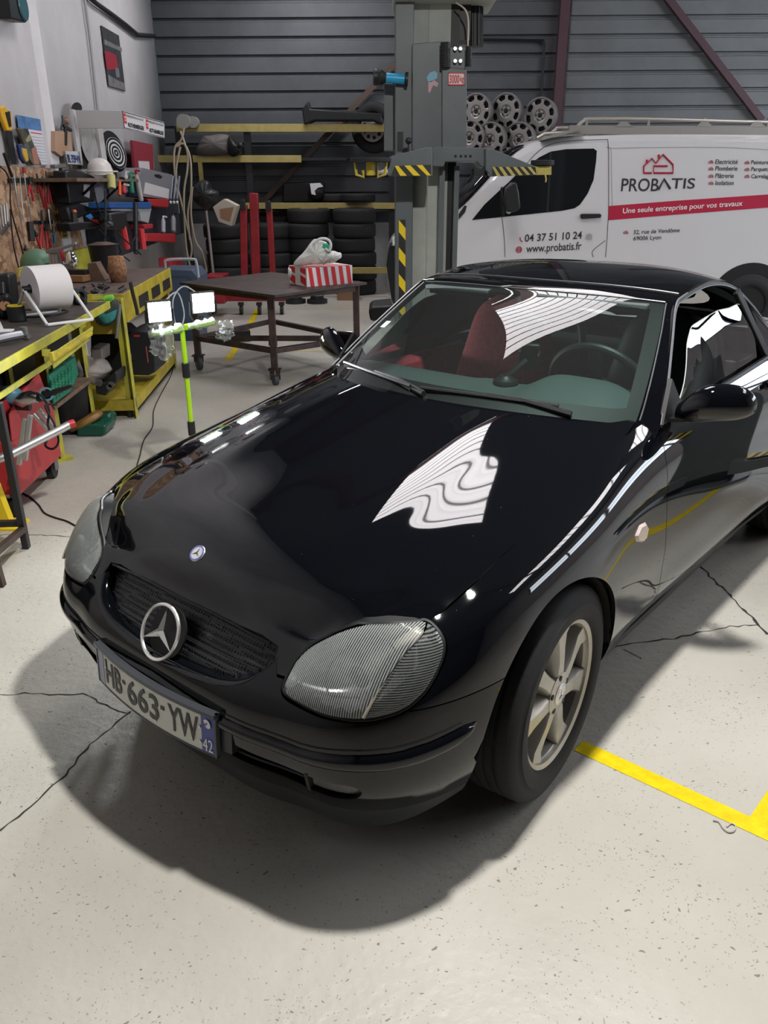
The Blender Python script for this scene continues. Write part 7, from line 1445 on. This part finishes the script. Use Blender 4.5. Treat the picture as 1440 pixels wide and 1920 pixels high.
m = MB(); slab(m, near1+.02, near0, .03, .06, .05, .86); bn.p(m, 'back_panel', M_dkt)
dr = MB(); wp_(dr, [z2(405, 765), z2(460, 745), z2(740, 558), z2(740, 590), z2(712, 630), z2(712, 670), z2(430, 895)], BE+.10, .006); d_ = bn.p(dr, 'drawer', M_greenyellow, bevel=.002); m = MB(); wp_(m, [z2(415, 768), z2(455, 762), z2(462, 792), z2(738, 600), z2(738, 628), z2(428, 842)], BE+.115, .02); bn.p(m, 'drawer_lip', M_yellow, parent=d_, bevel=.003); m = MB(); wp_(m, [z2(345, 740), z2(400, 740), z2(400, 800), z2(350, 795)], BE+.02, .01); bn.p(m, 'drawer_slide', M_greenyellow, parent=d_); m = MB(); wp_(m, [z2(620, 520), z2(680, 470), z2(682, 560), z2(640, 575)], BE-.02, .01); bn.p(m, 'drawer_slide', M_greenyellow, parent=d_)
b2_ = Th('workbench', 'workbench with a yellow slatted steel frame and brown top behind the work light', 'workbench', LW((near1+far1)/2, 0, .5)); f0 = np.dot(WP(226, 552, z=.9)-LW0, LWD)
m = MB(); slab(m, far1, f0, .05, BE+.0, .88, .90); slab(m, near1-.3, near1, .05, BE-.3, .88, .9); b2_.p(m, 'worktop', mat('brown_top', (.16, .115, .10), .55, noise=.4, nscale=8)); m = MB(); slab(m, far1, f0, BE, BE+.012, .70, .905); slab(m, f0, f0+.012, BE-.35, BE, .62, .905); b2_.p(m, 'side_sheet', M_yellow, bevel=.002)
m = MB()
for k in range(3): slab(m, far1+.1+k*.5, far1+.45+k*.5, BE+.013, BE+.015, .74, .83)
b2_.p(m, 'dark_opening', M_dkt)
aE1 = px_a(245, 700, BE); aE2 = px_a(325, 650, BE)
for a, o in ((aE1, BE+.01), (aE2, BE+.01), (aE1-.1, .12)): leg(b2_, a, o, .88, .075)
m = MB(); slab(m, aE2, aE1, .10, BE-.02, .115, .13); slab(m, aE2, aE1, BE-.02, BE+.01, .06, .14); slab(m, aE1-.02, aE1+.02, .1, BE, .06, .14); b2_.p(m, 'bottom_tray', M_yellow); m = MB(); slab(m, aE2, near1, .03, .06, .1, .88); b2_.p(m, 'back_panel', M_dkt)
m = MB(); slab(m, aE2, aE1, BE-.06, BE-.03, .0, .055); b2_.p(m, 'plinth', M_dark)
# things on the near bench
ZB = .902
def on(u, w, z=ZB): return WP(u, w, z=z)
q = on(60, 580); rl = Th('paper_roll', 'large white paper roll on a white tube stand', 'paper roll', q)
cL = WP(*z2(238, 262), y=4.72); R_ = .125; d = np.array([.70, .71, 0]); cL[2] = max(cL[2], ZB+R_+.03); 
m = MB(); m.lathe([(R_*.22, 0), (R_, 0), (R_, 1), (R_*.22, 1)], cL, cL+d*.20, 48, caps=False, closed=True); b_ = rl.p(m, 'roll', mat('paper_white', (.74, .70, .70), .7), sharp=40)
m = MB(); m.cyl(cL-d*.04, cL+d*.25, .020, n=12); rl.p(m, 'spindle', M_dark)
def zs(X, Y): return z2(X, Y)
s2 = np.array([d[1], -d[0], 0]); fl = lambda p, k: np.array([*(p+s2*k)[:2], ZB+.009])
a0_, a1_ = cL-d*.035, cL+d*.235
for a_, nm in ((a0_, 'stand'), (a1_, 'stand')):
    m = MB(); m.tube([fl(a_, -.20), a_, fl(a_, .24)], .009, 8); rl.p(m, nm, M_white)
for k in (-.20, .24): m = MB(); m.tube([fl(a0_, k), fl(a1_, k)], .009, 8); rl.p(m, 'stand_rail', M_white)
wt_ = lambda *a: on(*zs(*a))
m = MB(); P = [wt_(115, 440), wt_(200, 430), wt_(500, 430), wt_(522, 450), wt_(400, 478), wt_(180, 488), wt_(110, 465)]; m.tube(P, .008, 6, closed=True, smooth=4); one(m, 'black_ring', M_dark, 'flat black rubber ring lying beside the paper roll', 'ring', P[0])
q = wt_(142, 515); t = Th('tape_roll', 'black tape roll with a yellow top on the bench', 'tape', q); m = MB(); m.cyl(q, q+(0, 0, .085), .05, n=24); b_ = t.p(m, 'roll', M_dark, bevel=.004); m = MB(); m.lathe([(.028, 0), (.045, 0), (.045, 1), (.028, 1)], q+(0, 0, .083), q+(0, 0, .090), 24, caps=False, closed=True); t.p(m, 'yellow_top', M_hazy, parent=b_)
t = Th('engine_part', 'black cast engine part standing at the left photo edge on the bench', 'engine part', wt_(40, 500)); y_ = float(wt_(40, 500)[1]); m = MB(); pp(m, [z2(-40, 150), z2(50, 135), z2(80, 160), z2(100, 330), z2(105, 440), z2(90, 490), z2(-40, 500)], y_, .1); b_ = t.p(m, 'casting', M_dkt, bevel=.02); m = MB(); m.cyl(WP(*z2(20, 210), y=y_-.0), WP(*z2(25, 300), y=y_-.02), .02, n=12); [m.ball(WP(*z2(*p), y=y_-.02), .028, 10) for p in ((30, 350), (60, 400), (20, 440), (50, 330))]; t.p(m, 'pipes', M_blackmetal, parent=b_); m = MB(); m.cyl(WP(*z2(40, 395), y=y_-.03), WP(*z2(40, 395), y=y_-.045), .03, n=16); t.p(m, 'copper_disc', M_copper, parent=b_)
t = Th('chrome_clamp', 'chrome locking clamp lying at the near edge of the bench', 'clamp', wt_(80, 700)); m = MB(); m.tube([wt_(-60, 715)+(0, 0, .025), wt_(60, 695)+(0, 0, .03), wt_(175, 672)+(0, 0, .03)], .022, 10); m.tube([wt_(-60, 660)+(0, 0, .02), wt_(60, 650)+(0, 0, .02), wt_(180, 650)+(0, 0, .02), wt_(235, 668)+(0, 0, .02)], .012, 8); t.p(m, 'body', M_tool); m = MB(); m.cyl(wt_(200, 655)+(0, 0, .01), wt_(200, 655)+(0, 0, .06), .02, n=12); t.p(m, 'screw', M_tool)
m = MB(); V = [wt_(-50, 590), wt_(5, 530), wt_(30, 590), wt_(115, 590), wt_(60, 620), wt_(-40, 630)]; m.prism([(v_[0], v_[1]) for v_ in V], (0, 0, ZB), (1, 0, 0), (0, 1, 0), (0, 0, 1), .008); one(m, 'crumpled_paper', M_paper, 'torn white paper on the bench at the left photo edge', 'paper', V[2])
t = Th('vise', 'green bench machine with steel jaws mounted on the bench', 'vise', on(*zs(330, 310))); y_ = float(on(*zs(330, 300))[1])+.25
m = MB(); c = WP(*z1(300, 1345), y=y_); m.ball(c, (.125, .11, .12), 28); b_ = t.p(m, 'cover', mat('machine_green', (.12, .24, .15), .45)); m = MB(); pp(m, [z2(350, 60), z2(450, 60), z2(470, 330), z2(380, 340), z2(370, 160)], y_-.12, .2); t.p(m, 'body', M_dkt, bevel=.02)
m = MB(); pp(m, [z1(360, 1225), z1(470, 1200), z1(600, 1160), z1(608, 1185), z1(480, 1225), z1(510, 1330), z1(580, 1345), z1(580, 1375), z1(390, 1385), z1(385, 1345), z1(470, 1330), z1(455, 1250), z1(362, 1252)], y_-.2, .05); t.p(m, 'frame', M_tool, bevel=.005); m = MB(); [m.cyl(WP(*z1(X, 1255), y=y_-.19), WP(*z1(X+4, 1345), y=y_-.19), .017, n=10) for X in (405, 430, 455)]; t.p(m, 'bars', M_steel); m = MB(); pp(m, [z1(470, 1220), z1(492, 1228), z1(508, 1290), z1(495, 1318), z1(478, 1270)], y_-.215, .02); t.p(m, 'red_guard', M_redh, bevel=.004); m = MB(); m.ball(WP(*z1(567, 1305), y=y_-.2), (.045, .03, .065), 16); t.p(m, 'mirror_knob', M_chrome)
m = MB(); wp_(m, [z1(500, 1250), z1(700, 1200), z1(755, 1215), z1(760, 1420), z1(510, 1430), z1(490, 1320)], .18, .02); one(m, 'metal_sheet', M_greenyellow, 'olive yellow metal sheet behind the bench machine', 'panel', BP(*z1(620, 1430), .18), bevel=.003)
m = MB(); wp_(m, [z1(160, 1365), z1(215, 1350), z1(220, 1430), z1(165, 1440)], .3, .02); one(m, 'yellow_block', M_greenyellow, 'small yellow metal block beside the green machine', 'block', BP(*z1(190, 1440), .3), bevel=.003)
t = Th('bucket', 'black bucket on the far bench in front of the drill', 'bucket', on(*zs(845, 130))); q = on(*zs(845, 130)); m = MB(); m.lathe([(.11, 0), (.13, .95), (.14, 1), (.125, 1), (.10, .1)], q, q+(0, 0, .24), 28, caps=False); m.cyl(q, q+(0, 0, .02), .11, n=28); b_ = t.p(m, 'tub', M_dkt); m = MB(); m.lathe([(.115, 0), (.13, .4), (.05, 1)], q+(0, 0, .225), q+(0, 0, .26), 20); t.p(m, 'rags', mat('brown_rag', (.20, .13, .10), .8, noise=.6, nscale=20), parent=b_)
t = Th('brush', 'orange bristle brush standing on the far bench', 'brush', on(*zs(945, 200))); q = on(*zs(945, 205)); m = MB(); m.lathe([(.06, 0), (.075, .5), (.06, 1)], q, q+(0, 0, .20), 20); t.p(m, 'bristles', mat('bristle', (.45, .23, .12), .9, noise=.6, nscale=40, bump=1, bscale=90), sharp=0)
m = MB(); a, b_ = on(*zs(465, 200)), on(*zs(700, 205)); m.beam(a+(0, 0, .03), b_+(0, 0, .03), .14, .05); one(m, 'wood_block', mat('orange_wood', (.36, .19, .09), .7), 'brown wooden block under the dark bar on the bench', 'wood block', a, bevel=.003); m = MB(); m.beam(a+(0, .02, .075), b_+(0, .02, .075), .08, .035); one(m, 'steel_bar', M_dkt, 'dark flat steel bar on the wooden block', 'steel bar', a+(0, 0, .058), bevel=.003)
m = MB(); q = on(*zs(770, 200)); pp(m, [z2(695, 60), z2(760, 50), z2(835, 190), z2(825, 210), z2(700, 200)], float(q[1]), .12); one(m, 'wood_wedge', mat('dark_oak', (.20, .13, .09), .7, noise=.4), 'brown leaning board between the block and the bucket', 'board', q, bevel=.003)
m = MB(); r = np.random.default_rng(3)
for k in range(26):
    q = on(*zs(470+r.uniform(0, 480), 235+r.uniform(0, 90))); rr = r.uniform(.008, .022)
    if k % 3: m.cyl(q, q+np.array([r.uniform(-.06, .06), r.uniform(-.06, .06), .01+rr]), rr*.5, n=8)
    else: m.ball(q+(0, 0, rr*.7), (rr*1.6, rr, rr*.7), 8)
tag(one(m, 'metal_scraps', M_dkt, 'dark metal scraps and small parts strewn over the bench', 'scraps', on(*zs(600, 280))), kind='stuff')
t = Th('small_engine', 'small black engine part with a ring standing near the bench edge', 'engine part', on(*zs(640, 380))); q = on(*zs(640, 382)); m = MB(); m.lathe([(.03, 0), (.055, 0), (.055, 1), (.03, 1)], q+(0, 0, .05)-np.array([.02, 0, 0]), q+(0, 0, .05)+np.array([.02, -.02, 0]), 20, caps=False, closed=True); m.box(q+(0, 0, .02), (.08, .05, .04)); t.p(m, 'housing', M_dkt, bevel=.004)
for k, (X, Y, lab) in enumerate(((730, 320, 'upper yellow tipped tool on the bench end'), (730, 340, 'lower yellow tipped tool on the bench end'))): m = MB(); q = on(*zs(X, Y+10)); m.beam(q+(0, 0, .012), q+(.07, .03, .012), .02, .015); one(m, 'chisel', M_greenyellow, lab, 'chisel', q, 'yellow tipped tools at the bench end')
# cap and glove hanging from the bench end
t = Th('cap', 'teal and black cap hanging on the end of the near bench', 'cap', BP(*z2(840, 550), BE)); OY = float(WP(*z2(840, 450), z=.75)[1])-.25
m = MB(); blob([z2(740, 420), z2(765, 360), z2(850, 330), z2(930, 350), z2(942, 430), z2(930, 500), z2(880, 545), z2(830, 558), z2(770, 530)], OY, .14, m, 5, amp=.006); b_ = t.p(m, 'crown', mat('cap_dark', (.05, .06, .055), .8), sharp=0); m = MB(); blob([z2(762, 395), z2(800, 400), z2(830, 470), z2(925, 425), z2(930, 440), z2(905, 510), z2(850, 535), z2(790, 500)], OY-.06, .06, m, 6, amp=.004); t.p(m, 'lining', mat('cap_teal', (.05, .30, .30), .6), parent=b_, sharp=0)
t = Th('glove', 'neon green work glove lying on the cap', 'glove', WP(*z2(850, 390), y=OY-.08)); m = MB(); blob([z2(790, 380), z2(800, 345), z2(835, 315), z2(890, 308), z2(908, 335), z2(880, 365), z2(830, 392)], OY-.10, .05, m, 9, amp=.006); b_ = t.p(m, 'palm', mat('neon_green', (.20, .62, .08), .6), sharp=0)
for k in range(4): m = MB(); a, b3 = WP(*z2(815+k*16, 350-k*3), y=OY-.128), WP(*z2(845+k*14, 335-k*4), y=OY-.132); m.tube([a, (a+b3)/2-(0, .008, 0), b3], .009, 6); t.p(m, 'finger', mat('neon_green', (.2, .6, .1)), parent=b_)
m = MB(); m.tube([WP(*z2(952, 380), y=OY-.05), WP(*z2(940, 500), y=OY-.05), WP(*z2(925, 650), y=OY-.03)], .014, 8); one(m, 'steel_bar', M_tool, 'steel bar hanging down beside the teal cap', 'steel bar', WP(*z2(925, 650), y=OY-.03))
m = MB(); wtube(m, [(1035, 210), (1055, 300), (1085, 420), (1092, 470)], BE+.06, .014, z2, n=8, smooth=4); one(m, 'crowbar', M_dkt, 'dark bent crowbar hanging on the yellow bench side', 'crowbar', BP(*z2(1085, 470), BE+.05))
# under the benches
def box_px(name, lab, cat, pts, y, d, ma, bevel=.01, grp=None, f=z2, extra=()):
    q = WP(*f(*max(pts, key=lambda p: p[1])), y=y); t = Th(name, lab, cat, q, grp); m = MB(); pp(m, [f(*p) for p in pts], y, d); b_ = t.p(m, 'body', ma, bevel=bevel)
    for nm, qq, m2 in extra: m = MB(); pp(m, [f(*p) for p in qq], y-.006, .01); t.p(m, nm, m2, parent=b_)
    return t
box_px('tool_case', 'black tool case with a small red label under the far bench', 'case', [(1010, 610), (1060, 590), (1175, 600), (1225, 640), (1235, 920), (1180, 950), (1010, 945)], 6.35, .35, mat('case_black', (.022, .024, .030), .45), extra=[('red_label', [(1065, 628), (1110, 628), (1108, 642), (1062, 642)], M_stickred), ('side_label', [(1155, 720), (1163, 718), (1180, 845), (1172, 848)], mat('label_red', (.45, .10, .10), .5)), ('latch', [(1020, 780), (1045, 780), (1045, 825), (1022, 825)], M_alu)])
box_px('black_crate', 'black crate standing behind the yellow bench leg', 'crate', [(720, 590), (930, 590), (985, 640), (985, 945), (880, 945), (720, 940)], 6.5, .4, mat('crate_black', (.015, .018, .025), .5))
box_px('pale_box', 'pale grey cardboard box on its side behind the sack', 'box', [(715, 725), (810, 730), (812, 830), (725, 830)], 6.1, .2, mat('pale_box', (.22, .19, .18), .7))
t = Th('sack', 'crumpled pale paper sack under the near bench', 'sack', WP(*z2(770, 1015), y=5.75)); m = MB(); blob([z2(600, 780), z2(650, 790), z2(720, 830), z2(815, 825), z2(885, 905), z2(840, 960), z2(770, 1020), z2(700, 985), z2(620, 960)], 5.75, .28, m, 12, amp=.015); t.p(m, 'bag', mat('sack_paper', (.40, .36, .34), .8, noise=.4, nscale=10), sharp=0)
t = Th('engine_block', 'dark steel machine block lying on the yellow bottom tray', 'engine block', WP(*z2(830, 1110), y=5.7)); m = MB(); pp(m, [z2(755, 1030), z2(850, 1000), z2(915, 915), z2(930, 935), z2(928, 1000), z2(850, 1090), z2(840, 1112), z2(760, 1095)], 5.62, .22); b_ = t.p(m, 'block', M_dkt, bevel=.01)
for p in ((870, 1040), (790, 1010), (885, 1020)): m = MB(); c = WP(*z2(*p), y=5.62); m.cyl(c+(0, .01, 0), c-(0, .01, 0), .022, n=12); t.p(m, 'bore', M_tool, parent=b_)
CB = BE-.20; t = Th('green_crate', 'green plastic crate standing on edge under the near bench', 'crate', BP(*z2(500, 1175), CB)); m = MB(); wp_(m, [z2(395, 950), z2(600, 800), z2(625, 940), z2(560, 1080), z2(425, 1180)], CB, .02); b_ = t.p(m, 'side', M_green, bevel=.004); m = MB()
for k in range(7):
    for j in range(8):
        u = k/7; v_ = j/8; a = np.array([405, 985])*(1-u)+np.array([595, 850])*u; c_ = np.array([430, 1165])*(1-u)+np.array([600, 1010])*u; p = a+(c_-a)*v_; q = p+np.array([19, -14])*.8; r_ = (c_-a)/8*.62
        wp_(m, [z2(*p), z2(*q), z2(*(q+r_)), z2(*(p+r_))], CB+.004, .006)
t.p(m, 'lattice', mat('crate_light_green', (.03, .33, .19), .4), parent=b_)
m = MB(); wp_(m, [z2(425, 900), z2(560, 800), z2(600, 800), z2(598, 830), z2(430, 945)], CB-.02, .03); t.p(m, 'rim', mat('crate_dark', (.02, .09, .06), .5), parent=b_)
zp = .42; a, b_ = WP(*z2(440, 1225), z=.36), WP(*z2(745, 990), z=.36); d = b_-a; nrm = np.array([-d[1], d[0], 0]); nrm /= np.linalg.norm(nrm); m = MB(); V = [a, b_, b_+nrm*.20, a+nrm*.20]; V = [v_+(0, 0, .0) for v_ in V]+[v_+(0, 0, .025) for v_ in V]; m.add(V, [(0,3,2,1),(4,5,6,7),(0,1,5,4),(1,2,6,5),(2,3,7,6),(3,0,4,7)]); one(m, 'plank', M_wood, 'worn grey plank laid across the bench frame below the green crate', 'plank', a, bevel=.003)
q = WP(*z2(530, 1440), z=0); t = Th('bin', 'black round rubber bin under the plank', 'bin', (q[0]-.1, q[1]+.15, 0)); c = np.array([q[0]-.06, q[1]+.20, 0]); m = MB(); m.lathe([(.15, 0), (.18, .9), (.19, 1), (.17, 1), (.14, .1)], c, c+(0, 0, .33), 28, caps=False); t.p(m, 'tub', M_dark); 
q = WP(*z2(740, 1435), z=0); y_ = float(q[1]); t = Th('jerrycan', 'dark green plastic can lying on the floor under the bench', 'can', q); m = MB(); pp(m, [z2(600, 1330), z2(650, 1340), z2(840, 1345), z2(835, 1410), z2(800, 1440), z2(610, 1445)], y_, .24); pp(m, [z2(760, 1270), z2(850, 1260), z2(885, 1285), z2(885, 1350), z2(840, 1362), z2(770, 1345)], y_+.2, .14); b_ = t.p(m, 'body', mat('can_green', (.012, .085, .055), .25), bevel=.02, seg=3)
m = MB(); c = WP(*z2(685, 1300), y=y_+.12); m.lathe([(.12, 0), (.135, .3), (.135, .8), (.12, 1)], c-(0, 0, .03), c+np.array([-.02, .0, .015]), 28); one(m, 'wooden_lid', mat('varnished_wood', (.30, .16, .04), .35, noise=.5, nscale=8), 'round varnished wooden lid lying on the green can', 'lid', c-(0, 0, .03), bevel=.004)
# ---- red trolley, tools, angle stand in front
q = WP(*z3(155, 965), z=.10); ty_ = float(WP(*z3(170, 1010), z=0)[1])
F0, F1 = WP(*z3(165, 965), z=.13), WP(*z3(490, 650), z=.13); bd = F1-F0; bd[2] = 0; nn_ = np.array([-bd[1], bd[0], 0]); nn_ /= np.linalg.norm(nn_)
t = Th('tool_trolley', 'red steel tool trolley on castors holding tools', 'trolley', (F0[0]-.2, F0[1]+.3, 0)); Wd = .42; zt_ = float(WP(*z3(125, 600), y=float(F0[1]))[2])
def quadbox(mb, a, b, n, w, z0, z1_, mi=0): V = [a, b, b+n*w, a+n*w]; V = [np.array((v_[0], v_[1], z0)) for v_ in V]+[np.array((v_[0], v_[1], z1_)) for v_ in V]; return mb.add(V, [(0,3,2,1),(4,5,6,7),(0,1,5,4),(1,2,6,5),(2,3,7,6),(3,0,4,7)], mi)
M_tred = mat('trolley_red', (.50, .045, .055), .38, noise=.15, nscale=6)
m = MB(); quadbox(m, F0, F1, nn_, Wd, .13, .42); b_ = t.p(m, 'body', M_tred, bevel=.006); m = MB(); quadbox(m, F0+bd*.04+nn_*.02, F0+bd*.62+nn_*.02, nn_, Wd*.8, .42, .62); lidb = t.p(m, 'tool_chest', M_redp, bevel=.006)
V0 = F0+bd*.06-nn_*.01; m = MB(); V = [np.array((*(F0+bd*.02)[:2], .42)), np.array((*(F0+bd*.95)[:2], .42)), np.array((*(F0+bd*.78)[:2], .66)), np.array((*(F0+bd*.30)[:2], .62)), np.array((*(F0+bd*.06)[:2], .56))]; m.add([v_ for v_ in V]+[v_-nn_*.006 for v_ in V], [(0, 1, 2, 3, 4), (9, 8, 7, 6, 5)]+[(i, 5+i, 5+(i+1) % 5, (i+1) % 5) for i in range(5)]); t.p(m, 'side_flap', M_tred)
m = MB(); m.tube([np.array((*(F0+bd*.10+nn_*.1)[:2], .62)), np.array((*(F0+bd*.16+nn_*.1)[:2], .70)), np.array((*(F0+bd*.30+nn_*.1)[:2], .70)), np.array((*(F0+bd*.34+nn_*.1)[:2], .62))], .011, 8, smooth=4); t.p(m, 'chest_handle', M_dark, parent=lidb)
for k, (f, w_) in enumerate(((.05, .06), (.95, .06), (.05, Wd-.06), (.95, Wd-.06))):
    c = F0+bd*f+nn_*w_; m = MB(); m.cyl(np.array((c[0], c[1], .05))-nn_*.02, np.array((c[0], c[1], .05))+nn_*.02, .05, n=20); cs = t.p(m, 'castor', M_dark, bevel=.004); m = MB(); m.beam(np.array((c[0], c[1], .05))-nn_*.03, np.array((c[0], c[1], .13))-nn_*.03, .05, .006); m.beam(np.array((c[0], c[1], .05))+nn_*.03, np.array((c[0], c[1], .13))+nn_*.03, .05, .006); t.p(m, 'fork', M_tool, parent=cs)
TY = float(F0[1])
def p3(X, Y, y): return WP(*z3(X, Y), y=y)
yy = TY+.02
for k, (a, b3, lab) in enumerate((((200, 360), (150, 725), 'leftmost upright silver angle bar on the red trolley'), ((240, 330), (200, 690), 'second upright silver angle bar on the red trolley'), ((265, 320), (415, 490), 'upper slanting silver bar leaning on the red flap'), ((305, 285), (440, 440), 'slanting silver bar nearest the yellow bench leg'))):
    y1 = yy-.10 if k < 2 else yy+.12; m = MB(); m.beam(p3(*a, y1), p3(*b3, y1), .022, .022, (0, 1, 0)); one(m, 'angle_bar', M_alu, lab, 'metal bar', p3(*b3, y1), 'silver bars on the red trolley', bevel=.002)
t = Th('tubular_bar', 'long silver tube with a red end lying across the trolley', 'tube', p3(270, 560, yy-.22)); a, b3, c3 = p3(-40, 690, yy-.35), p3(90, 640, yy-.32), p3(490, 440, yy-.05); d3 = p3(545, 410, yy-.02); e3 = p3(590, 395, yy)
m = MB(); m.tube([a, b3, c3, d3], .021, 12); b_ = t.p(m, 'tube', M_alu); m = MB(); m.cyl(d3, e3, .0215, n=14); t.p(m, 'red_end', M_redp, parent=b_)
t = Th('angle_grinder', 'blue electric grinder with a silver body lying on the trolley', 'power tool', p3(100, 280, yy+.1)); yg = yy+.12
m = MB(); m.tube([p3(0, 190, yg), p3(60, 175, yg), p3(130, 195, yg)], [.042, .05, .04], 14); m.ball(p3(70, 165, yg), (.07, .05, .045), 16); b_ = t.p(m, 'housing', mat('tool_blue', (.10, .24, .32), .4)); m = MB(); m.tube([p3(130, 200, yg), p3(180, 215, yg), p3(250, 190, yg), p3(300, 195, yg)], [.036, .040, .036, .026], 14); t.p(m, 'silver_body', M_steel, parent=b_); m = MB(); m.tube([p3(300, 195, yg), p3(345, 180, yg), p3(430, 150, yg), p3(570, 100, yg)], [.024, .026, .016, .008], 10); m.tube([p3(20, 260, yg), p3(150, 260, yg), p3(240, 265, yg)], .022, 10); t.p(m, 'grip', M_dark, parent=b_); m = MB(); m.lathe([(.026, 0), (.036, 0), (.036, 1), (.026, 1)], p3(368, 165, yg-.02), p3(372, 165, yg+.02), 18, caps=False, closed=True); t.p(m, 'collar', mat('tool_blue', (.1, .2, .3)), parent=b_)
m = MB(); m.tube([p3(220, 165, yg-.04), p3(300, 160, yg-.05), p3(360, 220, yg-.06), p3(390, 300, yg-.08), p3(380, 400, yg-.1), p3(395, 480, yg-.12), p3(360, 570, yg-.14), p3(420, 600, yg-.14), p3(465, 540, yg-.13), p3(430, 400, yg-.12), p3(360, 260, yg-.09), p3(450, 250, yg+.0)], .006, 6, smooth=5); one(m, 'cable', M_rubber, 'grey black cable looping down from the grinder over the red trolley', 'cable', p3(380, 400, yg-.1))
sx_ = Th('steel_stand', 'black square tube stand at the left photo edge', 'stand', WP(*z3(212, 1390), z=0)); a, b3 = WP(*z3(212, 1388), z=.0), None; ys = float(a[1]); b3 = p3(-15, 230, ys-.05)
m = MB(); m.beam(a+(0, 0, .002), b3, .032, .032, (0, 1, 0)); sx_.p(m, 'leg', M_blackmetal, bevel=.003)
c3 = WP(*z3(12, 1690), z=0); m = MB(); m.beam(c3, c3+(-.01, 0, .18), .032, .032, (0, 1, 0)); sx_.p(m, 'foot', M_rust); m = MB(); m.beam(c3+(0, 0, .16), p3(190, 1230, ys), .028, .028); sx_.p(m, 'brace', M_rust); m = MB(); m.beam(p3(-60, 1195, ys), p3(165, 1188, ys), .028, .028); sx_.p(m, 'crossbar', M_blackmetal)
lg = WP(*z3(70, 1240), z=0); m = MB(); m.beam(lg+(-.04, .04, 0), lg+(-.04, .04, .0)+(-.07, 0, .42), .10, .05, (0, 1, 0)); m.box(lg+(-.05, .05, .005), (.22, .14, .01)); one(m, 'machine_foot', M_hazy, 'bright yellow steel foot behind the black stand', 'machine foot', lg)
m = MB(); q = WP(*z3(510, 700), z=0); m.box(q+(-.03, .02, .01), (.14, .08, .02), (0, 0, .7)); one(m, 'yellow_wedge', M_greenyellow, 'small yellow floor wedge beside the trolley castor', 'wedge', q)
# clutter between bench end and rack
t = Th('handrail', 'bent white tube rail standing behind the work light', 'frame', BP(312, 500, BE)); m = MB(); y_ = 8.4; m.tube([WP(311, 560, y=y_), WP(310, 500, y=y_), WP(314, 488, y=y_), WP(360, 486, y=y_), WP(368, 492, y=y_), WP(372, 520, y=y_)], .014, 8, smooth=4); t.p(m, 'tube', mat('tube_white', (.42, .44, .50), .4))
m = MB(); pp(m, [(300, 505), (360, 506), (372, 520), (372, 640), (330, 660), (318, 640)], 9.0, .5); one(m, 'blue_cabinet', mat('cabinet_blue', (.06, .09, .14), .5), 'low dark blue cabinet behind the work light', 'cabinet', WP(340, 655, y=9.0), bevel=.01)
